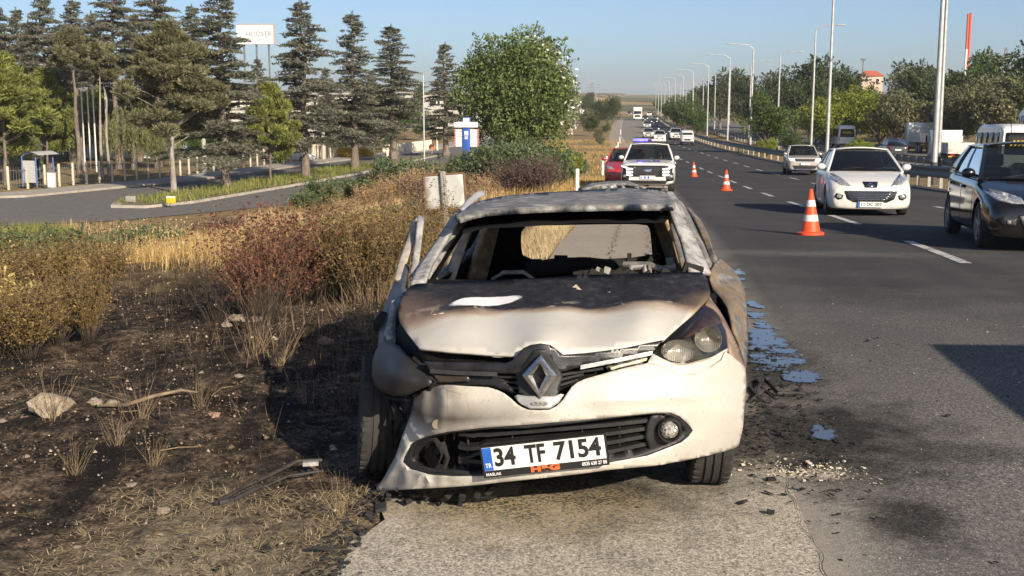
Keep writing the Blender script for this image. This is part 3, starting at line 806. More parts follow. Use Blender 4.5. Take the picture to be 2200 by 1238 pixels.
mk('model_lettering', [(cc.x + a, cc.y - c, cc.z + b) for a, b, c in tv], tf, plain('letter_silver', (.62, .60, .56), .35, .7), clio, False, NB)
for k in range(5): bar([(1146 + k * .5, 797 + k * 6), (1173 - k * .5, 796 + k * 6)], -.0, .0025, plast, 'emblem_mesh')
# --- bonnet
h_out = [(901, 748), (960, 754), (1040, 760), (1107, 764), (1118, 756), (1130, 743), (1145, 738), (1161, 736), (1178, 738), (1192, 745), (1202, 756), (1212, 760), (1260, 757), (1340, 747), (1426, 731), (1455, 706), (1490, 672), (1521, 640), (1526, 628), (1520, 600), (1508, 585),
         (1440, 585), (1360, 588), (1300, 590), (1236, 590), (1200, 594), (1140, 598), (1060, 601), (960, 606), (893, 610), (880, 616), (868, 632), (858, 655), (855, 672), (858, 690), (872, 712)]
hctrl = [(901, 748, 5.24), (1000, 758, 5.14), (1107, 764, 5.07), (1161, 736, 5.08), (1212, 760, 5.07), (1320, 749, 5.11), (1426, 731, 5.24), (1521, 640, 5.72), (1520, 600, 6.05), (1508, 585, 6.15), (1300, 590, 6.20), (1060, 601, 6.17), (893, 610, 6.05), (868, 632, 5.85), (856, 672, 5.62), (872, 712, 5.42),
         (1200, 690, 5.36), (1200, 640, 5.70), (1000, 690, 5.38), (1000, 640, 5.72), (1380, 680, 5.38), (1400, 630, 5.74), (940, 660, 5.60), (1180, 615, 5.95), (1450, 610, 5.93), (960, 620, 5.93)]
hpatch('bonnet', h_out, hctrl, hood_mat(), (), 13, .014)
# --- headlamps
lctrl = [(1403, 760, 5.14), (1443, 720, 5.26), (1495, 675, 5.50), (1514, 654, 5.66), (1547, 678, 5.62), (1561, 709, 5.56), (1566, 748, 5.46), (1533, 768, 5.30), (1478, 784, 5.15), (1443, 782, 5.13), (1480, 740, 5.19), (1520, 715, 5.36)]
l_out = [(1403, 760), (1420, 743), (1443, 720), (1470, 696), (1495, 675), (1514, 655), (1532, 664), (1547, 678), (1556, 692), (1561, 709), (1566, 748), (1552, 760), (1533, 769), (1505, 778), (1478, 784), (1460, 785), (1443, 782), (1422, 773)]
def lens_mat(clear):
    q = NT('lens_clear' if clear else 'lens_smoked'); xyz = q.sep(q.co())
    tr = q.n('BsdfTransparent'); gl = q.n('BsdfGlossy'); gl.inputs['Roughness'].default_value = .08
    n = q.noise(6, 4); q.put(tr.inputs[0], q.mix(q.math('MULTIPLY', q.rng(xyz[2], .80, .87), q.rng(n, .3, .6, .5, 1)), (.92, .90, .84), (.42, .33, .25)))
    df = q.n('BsdfDiffuse'); q.put(df.inputs[0], (.12, .10, .075)); m0 = q.n('MixShader'); m0.inputs[0].default_value = .10
    q.t.links.new(tr.outputs[0], m0.inputs[1]); q.t.links.new(df.outputs[0], m0.inputs[2])
    m1 = q.n('MixShader'); fr = q.n('Fresnel'); q.t.links.new(fr.outputs[0], m1.inputs[0]); q.t.links.new(m0.outputs[0], m1.inputs[1]); q.t.links.new(gl.outputs[0], m1.inputs[2]); q.t.links.new(m1.outputs[0], q.out.inputs[0]); return q.m
hl = hpatch('headlamp', l_out, [(a, b, c + .17) for a, b, c in lctrl], plain('headlamp_bucket', (.05, .048, .045), .4, var=.5), (), 12, .01)
refl = NT('lamp_reflector'); refl.base(refl.mix(refl.rng(refl.noise(9, 4), .4, .65), (.66, .66, .64), (.24, .23, .21))).rough(.25); refl.set(Metallic=.35); refl.bump(refl.n('TexWave').outputs[1], .3, .01)
def bowl(px, py, rx, ry, Y, dep, m, name, par):
    mb = MB(); c = at(px, py, Y)
    def fn(u, v):
        a = u * 2 * PI; r = v; k = Y / FPX
        return c + Vector((math.cos(a) * rx * r * k, dep * (1 - r * r), math.sin(a) * ry * r * k))
    mb.grid(fn, 20, 5); return mb.build(name, m, par, loc=None)
bowl(1458, 754, 38, 25, 5.24, .05, refl.m, 'reflector', hl)
bowl(1522, 730, 30, 28, 5.38, .06, refl.m, 'reflector', hl)
hpatch('indicator', [(1490, 690), (1514, 662), (1535, 676), (1550, 694), (1500, 712), (1470, 725), (1455, 728)], [(a, b, c + .05) for a, b, c in lctrl], plain('brown_indicator', (.15, .075, .04), .3, var=.6, scale=20), (), 9, .01, parent=hl)
hpatch('lens', l_out, lctrl, lens_mat(1), (), 10, 0, parent=hl)
l2 = [(800, 776), (806, 755), (816, 738), (827, 731), (839, 731), (856, 743), (874, 759), (892, 776), (910, 795), (925, 813), (926, 822), (916, 829), (900, 839), (882, 847), (862, 851), (845, 851), (823, 843), (803, 828), (798, 805)]
hpatch('melted_headlamp', l2, [(800, 776, 5.62), (816, 738, 5.66), (839, 731, 5.60), (892, 776, 5.30), (925, 813, 5.16), (882, 847, 5.20), (845, 851, 5.27), (803, 828, 5.52), (850, 790, 5.28), (830, 820, 5.33), (880, 815, 5.17)], plast_dull, (), 9, .05)
# sagging strips round the melted lamp
bar([(890, 770), (905, 782), (925, 806), (935, 822), (925, 836), (890, 852)], .01, [.012, .015, .012, .014, .010, .008], char, 'melted_trim')
bar([(830, 855), (855, 858), (885, 862)], .02, .008, char, 'melted_trim')
mb = MB(); mb.tube([at(826, 845, 5.55), at(840, 880, 5.5), at(838, 930, 5.52), at(842, 960, 5.55)], [.02, .012, .016, .01], 7); mb.tube([at(848, 870, 5.48), at(862, 900, 5.45), at(850, 925, 5.5)], [.02, .03, .012], 7); mb.box(at(852, 890, 5.5), (.05, .05, .05)); mb.box(at(845, 905, 5.56), (.07, .09, .05), M=Matrix.Rotation(.4, 3, 'Y'))
mb.build('charred_crash_bar', char, clio, loc=NB)
# --- wings, A pillars, roof
hpatch('wing', [(1516, 655), (1523, 633), (1530, 645), (1545, 665), (1560, 690), (1575, 720), (1590, 755), (1602, 790), (1585, 775), (1570, 760), (1566, 748), (1561, 709), (1547, 678), (1530, 662)],
       [(1516, 655, 5.68), (1523, 633, 5.82), (1560, 690, 5.72), (1590, 755, 5.66), (1602, 790, 5.6), (1566, 748, 5.48), (1547, 678, 5.64)], plain('browned_paint', (.25, .18, .13), .55, var=.6, scale=5), (), 9, .012)
w2 = [(1528, 580), (1546, 552), (1566, 570), (1584, 590), (1594, 608), (1601, 628), (1605, 660), (1607, 700), (1607, 745), (1604, 790), (1598, 765), (1588, 735), (1577, 708), (1571, 680), (1563, 658), (1548, 638), (1533, 622), (1527, 600)]
hpatch('scorched_wing_panel', w2, [(1528, 580, 6.35), (1546, 552, 6.75), (1584, 590, 6.55), (1601, 628, 6.35), (1607, 700, 6.15), (1604, 790, 5.85), (1577, 708, 5.85), (1563, 658, 6.0), (1530, 616, 6.25), (1580, 650, 6.1)], rusty, (), 10, .015)
hpatch('wheel_arch_liner', [(1520, 635), (1535, 628), (1566, 668), (1582, 715), (1600, 780), (1560, 760), (1540, 690)], [(1520, 635, 6.1), (1566, 668, 6.15), (1600, 780, 5.95), (1540, 690, 6.0)], soot, (), 14, .02)
roofc = [(985, 460, 6.95), (1041, 450, 6.90), (1157, 443, 6.86), (1250, 440, 6.85), (1350, 439, 6.86), (1440, 436, 6.95), (981, 455, 7.1), (1029, 432, 8.0), (1070, 423, 8.4), (1160, 415, 8.75), (1250, 409, 8.9), (1340, 404, 9.0), (1412, 407, 9.0), (1433, 416, 8.5), (1446, 428, 7.4), (1250, 425, 7.6), (1120, 430, 7.6), (1380, 423, 7.6)]
roof = hpatch('roof', [(988, 468), (1010, 461), (1041, 454), (1095, 449), (1157, 446), (1250, 443), (1350, 441), (1433, 441), (1446, 442), (1450, 434), (1446, 427), (1433, 416), (1415, 408), (1380, 406), (1340, 404), (1290, 406), (1250, 409), (1160, 414), (1110, 418), (1070, 423), (1029, 432), (1003, 443), (981, 456), (978, 462)], roofc, ash_roof, (), 8, .03)
def ribbon(name, A, B, ctrlA, ctrlB, m, thick=.05, n=12, parent=clio):
    """a panel swept between two polylines given as (px,py,Y)"""
    def lerp(P, t):
        t *= len(P) - 1; i = min(int(t), len(P) - 2); k = t - i
        return at(*[P[i][j] * (1 - k) + P[i + 1][j] * k for j in range(3)])
    mb = MB(); mb.grid(lambda u, v: lerp(A, v) * (1 - u) + lerp(B, v) * u + Vector((0, -.006 * math.sin(u * PI), 0)), 4, n)
    o = mb.build(name, m, parent, loc=NB)
    md = o.modifiers.new('thickness', 'SOLIDIFY'); md.thickness = thick; md.offset = 0
    return o
ribbon('windscreen_pillar', [(978, 458, 6.98), (938, 520, 6.70), (890, 590, 6.30), (883, 612, 6.12)], [(992, 468, 6.93), (965, 508, 6.72), (930, 566, 6.38), (915, 609, 6.15)], 0, 0, ash, .022)
ribbon('windscreen_pillar', [(1433, 440, 6.93), (1444, 470, 6.75), (1462, 515, 6.55), (1480, 585, 6.22)], [(1448, 432, 7.0), (1466, 470, 6.85), (1492, 515, 6.65), (1526, 590, 6.3)], 0, 0, ash, .022)
# roof rails and frames seen at the sides
ribbon('side_rail', [(1447, 430, 7.1), (1466, 466, 6.98), (1492, 512, 6.78), (1526, 584, 6.45)], [(1462, 437, 7.6), (1480, 470, 7.2), (1503, 520, 6.95), (1530, 578, 6.6)], 0, 0, ash_roof, .03)
ribbon('door_frame', [(1470, 445, 8.3), (1489, 470, 7.9), (1512, 520, 7.5), (1530, 566, 7.2)], [(1478, 449, 8.35), (1502, 476, 7.95), (1523, 512, 7.55), (1540, 556, 7.2)], 0, 0, rusty, .03)
# bent trim standing up on the left roof edge
ribbon('bent_roof_trim', [(988, 452, 6.98), (1003, 432, 7.05), (1022, 414, 7.15), (1036, 411, 7.2)], [(996, 453, 6.98), (1012, 438, 7.05), (1029, 426, 7.15), (1041, 420, 7.2)], 0, 0, plain('grey_trim', (.26, .26, .29), .5), .02)
# hatch spoiler remains lifted behind the roof
ribbon('lifted_spoiler', [(1242, 408, 9.15), (1270, 396, 9.3), (1310, 391, 9.35), (1350, 391, 9.3), (1362, 397, 9.2)], [(1252, 409, 9.05), (1280, 401, 9.1), (1315, 397, 9.15), (1348, 397, 9.15), (1388, 405, 9.05)], 0, 0, ash_roof, .02)
mb = MB(); mb.tube([at(1290, 405, 9.1), at(1310, 399, 9.2), at(1345, 400, 9.2), at(1375, 404, 9.1)], .02, 6); mb.tube([at(1310, 404, 9.1), at(1330, 398, 9.2), at(1340, 405, 9.1)], .015, 6); mb.build('lifted_spoiler_brace', ash, clio, loc=NB)
# --- left front door, forced open: window frame and skin
ribbon('open_door_frame', [(898, 464, 6.75), (893, 520, 6.60), (886, 565, 6.45), (882, 592, 6.35)], [(911, 468, 6.75), (906, 520, 6.60), (900, 565, 6.45), (893, 592, 6.35)], 0, 0, ash, .015)
ribbon('open_door_frame', [(889, 476, 6.85), (874, 520, 6.7), (858, 562, 6.5), (848, 603, 6.3)], [(898, 470, 6.82), (890, 520, 6.68), (874, 566, 6.48), (862, 603, 6.3)], 0, 0, plain('pale_frame', (.36, .32, .27), .7, var=.4, scale=12), .02)
ribbon('charred_door_edge', [(894, 466, 6.87), (884, 490, 6.83), (872, 520, 6.75)], [(897, 470, 6.85), (896, 500, 6.8), (890, 525, 6.7)], 0, 0, char, .02)
hpatch('open_door', [(849, 600), (872, 566), (868, 600), (868, 630), (862, 650), (850, 680), (836, 720), (822, 750), (812, 745), (815, 705), (820, 680), (828, 650), (838, 628)], [(849, 600, 6.35), (872, 566, 6.45), (866, 630, 6.1), (850, 680, 5.95), (822, 750, 5.8), (815, 705, 6.05), (830, 650, 6.2)], plain('scorched_door_skin', (.062, .066, .080), .45, var=.6, scale=7, bump=.3), (), 9, .03)
mb = MB(); mb.lathe([(0, -.04), (.045, -.03), (.06, .0), (.05, .04), (0, .05)], at(818, 692, 6.1), 'X', 12); mb.build('melted_mirror', char, clio, loc=NB)
mb = MB(); mb.tube([at(846, 650, 6.0), at(842, 690, 5.85), at(838, 715, 5.75), at(842, 735, 5.65)], [.015, .02, .03, .02], 7); mb.build('hinge_pillar', ash, clio, loc=NB)
hpatch('burnt_wing', [(830, 735), (845, 715), (862, 690), (875, 715), (905, 752), (925, 800), (905, 800), (880, 765), (856, 742)], [(830, 735, 5.75), (862, 690, 5.75), (905, 752, 5.40), (925, 800, 5.24), (880, 765, 5.5)], char, (), 10, .02)
# --- body sides, in true side view (Y, Z) with tumblehome
def side_x(s, z, y):
    base = BX.x + s * (.835 - .03 * sstep(8.2, 9.1, y)); lean = max(0, z - .78) * .30
    return base - s * lean * 1.5
def body_side(s):
    tilt = lambda y: -.030 * (y - 5.9) - (.04 if s < 0 else 0)
    zq = lambda z: z if z < .78 else .78 + (z - .78) * .74
    out = [(6.35, .22), (8.05, .22), (8.15, .40), (8.30, .52), (8.50, .56), (8.72, .50), (8.85, .36), (8.88, .30), (9.05, .32), (9.12, .60), (9.10, .88), (8.95, 1.20), (8.80, 1.30), (8.3, 1.39), (7.5, 1.40), (7.0, 1.36), (6.7, 1.20), (6.42, .98), (6.35, .90)]
    win1 = [(6.62, .93), (6.75, 1.08), (7.02, 1.28), (7.45, 1.33), (7.52, 1.32), (7.56, .93)]
    win2 = [(7.68, .94), (7.66, 1.32), (8.15, 1.32), (8.45, 1.26), (8.50, 1.05), (8.42, .97)]
    o = patch('body_side', out, lambda y, z: (side_x(s, zq(z), y), y, zq(z) + tilt(y)), ash_roof if s < 0 else rusty, clio, [win1, win2], .12, 0, NB)
    md = o.modifiers.new('thickness', 'SOLIDIFY'); md.thickness = .05; md.offset = 0
    i = patch('inner_side', out, lambda y, z: (side_x(s, zq(z), y) - s * .045, y, zq(z) + tilt(y)), soot, clio, [ring_strip(win1, -.03), ring_strip(win2, -.03)], .14, 0, NB)
for s in (-1, 1): body_side(s)
# roof inside and hatch frame round the rear window
hpatch('headliner', [(992, 470), (1041, 457), (1250, 446), (1430, 444), (1440, 432), (1412, 412), (1250, 414), (1070, 428), (1000, 450)], roofc, soot, (), 30, 0).location = NB - Vector((0, 0, .085))
rw = rounded([(1121, 486), (1160, 485), (1300, 482), (1388, 482), (1396, 492), (1399, 520), (1402, 555), (1400, 566), (1375, 570), (1290, 571), (1200, 569), (1125, 562), (1119, 535)], 1)
hpatch('tailgate', [(1030, 440), (1250, 425), (1425, 425), (1465, 470), (1490, 640), (1470, 760), (1020, 760), (985, 640), (1000, 480)], [(1030, 440, 8.55), (1425, 425, 8.55), (1250, 525, 8.75), (1490, 640, 8.85), (985, 640, 8.85), (1250, 760, 9.0)], soot, [rw], 18, .05)
for s in (-1, 1):
    ribbon('rear_pillar', [(1400 if s > 0 else 1075, 455, 8.4), (1425 if s > 0 else 1060, 520, 8.3), (1450 if s > 0 else 1040, 600, 8.2)], [(1425 if s > 0 else 1050, 452, 8.2), (1452 if s > 0 else 1030, 520, 8.1), (1475 if s > 0 else 1005, 600, 8.0)], 0, 0, plain('tan_burnt_steel', (.30, .22, .13), .8, var=.6, scale=14, bump=.3), .04)
ribbon('centre_pillar', [(1008, 468, 7.5), (985, 530, 7.45), (958, 607, 7.35)], [(1018, 468, 7.5), (1000, 530, 7.45), (975, 607, 7.35)], 0, 0, plain('pale_frame', (.36, .32, .27)), .05)
ribbon('centre_pillar', [(1440, 470, 7.6), (1452, 520, 7.5), (1466, 580, 7.4)], [(1446, 468, 7.6), (1460, 520, 7.5), (1478, 580, 7.4)], 0, 0, rusty, .05)
# floor, bulkhead, seat frames, dashboard beam
mb = MB(); mb.box((-.42, 7.5, .28), (1.5, 3.0, .06)); mb.box((-.42, 6.25, .60), (1.46, .05, .62)); mb.box((-.42, 5.75, .40), (1.1, .8, .30)); mb.build('floor_pan', soot, clio, False, NB)
def seat(px0, px1):
    mb = MB(); Y = 7.35
    a, b = at(px0, 592, Y), at(px1, 592, Y); c, d = at(px0 - 10, 650, Y), at(px1 + 10, 650, Y)
    mb.tube([c, a + Vector((.0, 0, -.02)), a + Vector((.06, 0, .02)), b + Vector((-.06, 0, .02)), b + Vector((0, 0, -.02)), d], .014, 6)
    mb.tube([a + Vector((0, 0, -.05)), b + Vector((0, 0, -.05))], .010, 6)
    mb.build('seat_frame', plain('bare_steel', (.33, .32, .30), .6, .3, var=.4, scale=14), clio, loc=NB)
seat(1060, 1145); seat(1290, 1370)
mb = MB()
mb.tube([at(1130, 580, 8.3), at(1200, 572, 8.3), at(1260, 568, 8.3), at(1300, 572, 8.3), at(1360, 566, 8.3), at(1420, 556, 8.3)], [.05, .06, .05, .05, .04, .04], 7)
for x, h in ((1150, 14), (1205, 22), (1255, 18), (1268, 10), (1352, 26), (1391, 24)):
    mb.box(at(x, 572 - h / 2, 8.28), (.03 if x in (1352, 1391) else .09, .04, h * 8.28 / FPX * 1.1))
mb.build('rear_bench_remains', char, clio, loc=NB)
mb = MB()
mb.tube([at(1340, 568, 6.75), at(1395, 570, 6.7), at(1420, 578, 6.6), at(1452, 574, 6.6)], [.016, .02, .018, .024], 7)
mb.tube([at(1352, 592, 6.6), at(1356, 575, 6.65), at(1384, 573, 6.65), at(1388, 592, 6.6)], .016, 6)
mb.tube([at(1395, 570, 6.7), at(1396, 592, 6.55)], .012, 6); mb.tube([at(1425, 576, 6.6), at(1440, 588, 6.5)], .014, 6)
mb.box(at(1440, 562, 6.75), (.045, .03, .04)); mb.box(at(1303, 584, 6.5), (.035, .03, .05), M=Matrix.Rotation(.3, 3, 'Y')); mb.box(at(1288, 580, 6.6), (.04, .03, .02), M=Matrix.Rotation(.5, 3, 'Y'))
mb.build('dashboard_frame', plain('bare_steel', (.33, .32, .30)), clio, loc=NB)
r_ = random.Random(4)
for k in range(26):
    x = r_.uniform(1230, 1500); MB().box(at(x, 594 - r_.uniform(0, 9), r_.uniform(6.25, 6.6)), (r_.uniform(.02, .08), .04, r_.uniform(.015, .04)), M=Matrix.Rotation(r_.uniform(-.6, .6), 3, 'Y')).build('dashboard_fragment', char, clio, False, NB)
mb = MB(); mb.box(at(1488, 580, 6.3), (.10, .10, .06), M=Matrix.Rotation(.3, 3, 'Y')); mb.build('charred_dashboard', char, clio, False, NB)
# lumps of foam and flakes on the bonnet
mb = MB()
for x, y, rr in ((1237, 618, 8), (1243, 622, 6), (1310, 628, 4), (950, 674, 9), (935, 676, 6), (1045, 742, 6), (1020, 660, 5)):
    f = tps(hctrl); c = at(x, y, f(x, y)); k = rr * 5.7 / FPX
    mb.add([c + Vector(p) * k for p in ((-1.2, 0, -.1), (1.1, -.3, -.1), (.9, .8, -.1), (-.8, .9, -.1), (.1, .1, .9 if y < 625 else .25))], [(0, 1, 4), (1, 2, 4), (2, 3, 4), (3, 0, 4)])
mb.build('paint_flakes', plain('pale_flake', (.45, .38, .30), .9), clio, False, NB)
# --- wheels
def tyre(c, rz, rad=.30, wid=.195, camber=0.0, burnt=False, name='wheel'):
    mb = MB(); h = wid / 2
    mb.lathe([(rad * .66, -h * .85), (rad * .80, -h), (rad * .93, -h * .98), (rad * .985, -h * .82), (rad, -h * .55), (rad, -h * .46), (rad * .972, -h * .44), (rad * .972, -h * .36), (rad, -h * .34), (rad, -h * .06), (rad * .972, -h * .04), (rad * .972, h * .04), (rad, h * .06), (rad, h * .34), (rad * .972, h * .36), (rad * .972, h * .44), (rad, h * .46), (rad, h * .55), (rad * .985, h * .82), (rad * .93, h * .98), (rad * .80, h), (rad * .66, h * .85)], (0, 0, 0), 'X', 40)
    for k in range(36):
        a = 2 * PI * k / 36
        for s in (-1, 1):
            M_ = Matrix.Rotation(a, 3, 'X'); mb.box(M_ @ Vector((s * h * .72, 0, rad * .985)), (h * .34, .022, .012), M=M_)
    o = mb.build(name, rubber, clio, True, Vector(c) + NB, 35); o.rotation_euler = (0, camber, rz)
    mb = MB(); mb.lathe([(rad * .66, -h * .8), (rad * .6, h * .2), (rad * .2, h * .5), (0, h * .55)], (0, 0, 0), 'X', 24); mb.lathe([(rad * .66, h * .8), (rad * .6, h * .6), (rad * .2, h * .5)], (0, 0, 0), 'X', 24)
    mb.build('rim', rusty if burnt else alu, o)
    return o
tyre((.335, 5.83, .295), R(3))
tyre((-1.315, 5.86, .275), R(14), camber=R(4))
tyre((.32, 8.5, .21), 0, .215, .16, burnt=True); tyre((-1.16, 8.5, .19), 0, .215, .16, burnt=True)
# underbody and torn undertray
mb = MB(); mb.box((-.42, 6.9, .235), (1.25, 2.6, .05)); mb.box((-.40, 5.62, .26), (1.2, .55, .06)); mb.build('underbody', soot, clio, False, NB)
tr = [(812, 1060), (900, 1052), (985, 1048), (1060, 1042), (1122, 1046), (1110, 1058), (1075, 1066), (1045, 1078), (1000, 1086), (950, 1092), (900, 1090), (850, 1080), (818, 1070)]
hpatch('torn_undertray', tr, [(812, 1060, 5.45), (900, 1052, 5.3), (1122, 1046, 5.35), (1045, 1078, 5.40), (950, 1092, 5.40), (850, 1080, 5.48), (1000, 1060, 5.30)], char, (), 9, .03)
mb = MB(); r_ = random.Random(9)
for x, y, a in ((962, 1064, .3), (994, 1062, .35), (1026, 1056, .35), (1056, 1050, .3)):
    mb.box(at(x, y, 5.27), (.028, .06, .075 - .03 * abs(math.sin(x))), M=Matrix.Rotation(a + .5 * math.sin(x * 3), 3, 'Y') @ Matrix.Rotation(.8 * math.sin(x * 7), 3, 'X'), bev=.006)
for k in range(40):
    mb.box(at(r_.uniform(815, 1000), r_.uniform(1052, 1084), r_.uniform(5.28, 5.4)), (r_.uniform(.008, .03), r_.uniform(.01, .04), r_.uniform(.006, .02)), M=Matrix.Rotation(r_.uniform(0, 3), 3, 'Y') @ Matrix.Rotation(r_.uniform(0, 3), 3, 'Z'))
mb.build('undertray_ribs', char, clio, False, NB)['kind'] = 'stuff'

# ================================================================== TRAFFIC
GL = glassmat('car_glass', .50)
GLD = glassmat('car_glass_dark', .16)
CABIN = plain('cabin_dark', (.022, .022, .023), .85)
LAMP = NT('lamp_glass'); LAMP.base(LAMP.mix(LAMP.rng(LAMP.voro(16), .1, .5), (.88, .88, .86), (.35, .35, .36))).rough(.12); LAMP.set(Metallic=.4); LAMP.b.inputs['Coat Weight'].default_value = 1
LAMP = LAMP.m
LITE = NT('lit_lamp'); LITE.base((.9, .9, .88)); LITE.set(Emission_Color=(1, .97, .9), Emission_Strength=1.6); LITE = LITE.m
REDL = plain('red_lamp', (.42, .015, .012), .2, coat=.8)
BLK = plain('trim_black', (.016, .016, .017), .45)
CHR = plain('bright_chrome', (.70, .70, .70), .14, 1.0, var=.05)
PLW = plain('plate_plain_white', (.74, .73, .70), .5, var=.05)
BLU = plain('plate_plain_blue', (.03, .12, .45), .5)
def bake(o):
    dg = bpy.context.evaluated_depsgraph_get(); dg.update()
    me = bpy.data.meshes.new_from_object(o.evaluated_get(dg))
    return me
def loft_body(L, plan, top, zb, arches, sub=2, low=None):
    """closed lower body: plan = (y, half width), top = (y, z)"""
    ys_ = sorted(set([p[0] for p in plan] + [p[0] for p in top] + list(np.linspace(.5, L - .5, 8))))
    mb = MB(); n = 16
    for y in ys_:
        w = float(np.interp(y, [p[0] for p in plan], [p[1] for p in plan])); zt = float(np.interp(y, [p[0] for p in top], [p[1] for p in top]))
        b = zb + (.03 * max(0, 1 - y / .25) + .12 * max(0, 1 - (L - y) / .3))
        half = [(0, b), (.86 * w, b), (.96 * w, b + .05), (w, b + .17), (w, b + (zt - b) * .55), (.985 * w, zt - .11), (.94 * w, zt - .035), (.70 * w, zt), (0, zt + .012)]
        ring = half + [(-x, z) for x, z in half[-2:0:-1]]
        n = len(ring)
        mb.v += [(x, y, z) for x, z in ring]
    for j in range(len(ys_) - 1):
        for i in range(n): mb.f.append((j * n + i, j * n + (i + 1) % n, (j + 1) * n + (i + 1) % n, (j + 1) * n + i))
    m = (len(ys_) - 1) * n
    for k in range(1, n // 2):
        pass
    mb.f.append(tuple(range(n))[::-1]); mb.f.append(tuple(m + i for i in range(n)))
    o = mk('tmp', mb.v, [f[::-1] for f in mb.f], None, None, True, None, None)
    if sub:
        md = o.modifiers.new('s', 'SUBSURF'); md.levels = 1; md.render_levels = 1
    cuts = []
    for (y, z, r, wi) in arches:
        c = MB(); c.lathe([(0, -3), (r, -3), (r, 3), (0, 3)], (0, y, z), 'X', 28)
        co = c.build('tmpc', None); cuts.append(co)
        # keep the middle of the car: cut only the flanks
        for v in co.data.vertices: pass
    # flank cutters
    me0 = None
    for co in cuts: bpy.data.objects.remove(co)
    cuts = []
    for (y, z, r, wi) in arches:
        for s in (-1, 1):
            c = MB(); x0, x1 = wi - .30, wi + .4
            c.lathe([(0, s * x0), (r, s * x0), (r, s * x1), (0, s * x1)], (0, y, z), 'X', 28)
            co = c.build('tmpc', None); bmq = bmesh.new(); bmq.from_mesh(co.data); bmesh.ops.remove_doubles(bmq, verts=bmq.verts, dist=1e-4); bmesh.ops.recalc_face_normals(bmq, faces=bmq.faces); bmq.to_mesh(co.data); bmq.free()
            md = o.modifiers.new('b', 'BOOLEAN'); md.operation = 'DIFFERENCE'; md.object = co; md.solver = 'EXACT'; cuts.append(co)
    bmq = bmesh.new(); bmq.from_mesh(o.data); bmesh.ops.recalc_face_normals(bmq, faces=bmq.faces); bmq.to_mesh(o.data); bmq.free()
    me = bake(o)
    bpy.data.objects.remove(o)
    for co in cuts: bpy.data.objects.remove(co)
    me.shade_smooth(); me.set_sharp_from_angle(angle=R(38))
    return me
def wheel_set(root, pos, rad, wid, spokes=5, col=None):
    key = ('whl', rad, wid, spokes, col.name if col else '')
    if key not in _mc:
        mb = MB(); h = wid / 2
        mb.lathe([(rad * .68, -h), (rad * .85, -h * 1.02), (rad * .97, -h * .85), (rad, -h * .4), (rad, h * .4), (rad * .97, h * .85), (rad * .85, h * 1.02), (rad * .68, h), (rad * .66, 0), (rad * .68, -h)], (0, 0, 0), 'X', 26)
        t = mb.build('t', rubber); me1 = t.data; bpy.data.objects.remove(t)
        mb = MB()
        mb.lathe([(rad * .70, h * .98), (rad * .64, h * .92), (rad * .63, h * .3), (rad * .15, h * .1)], (0, 0, 0), 'X', 26)
        mb.lathe([(rad * .15, h * .4), (rad * .15, h * .9), (0, h * .92)], (0, 0, 0), 'X', 12)
        for k in range(spokes):
            M_ = Matrix.Rotation(2 * PI * k / spokes, 3, 'X'); mb.box(M_ @ Vector((h * .72, 0, rad * .4)), (h * .25, rad * .16, rad * .52), M=M_)
        t = mb.build('r', col or alu); me2 = t.data; bpy.data.objects.remove(t)
        _mc[key] = (me1, me2)
    me1, me2 = _mc[key]
    for x, y in pos:
        o = wrap('wheel', me1, root, (x, y, rad)); wrap('rim', me2, o)
        if x < 0: o.rotation_euler = (0, 0, PI)
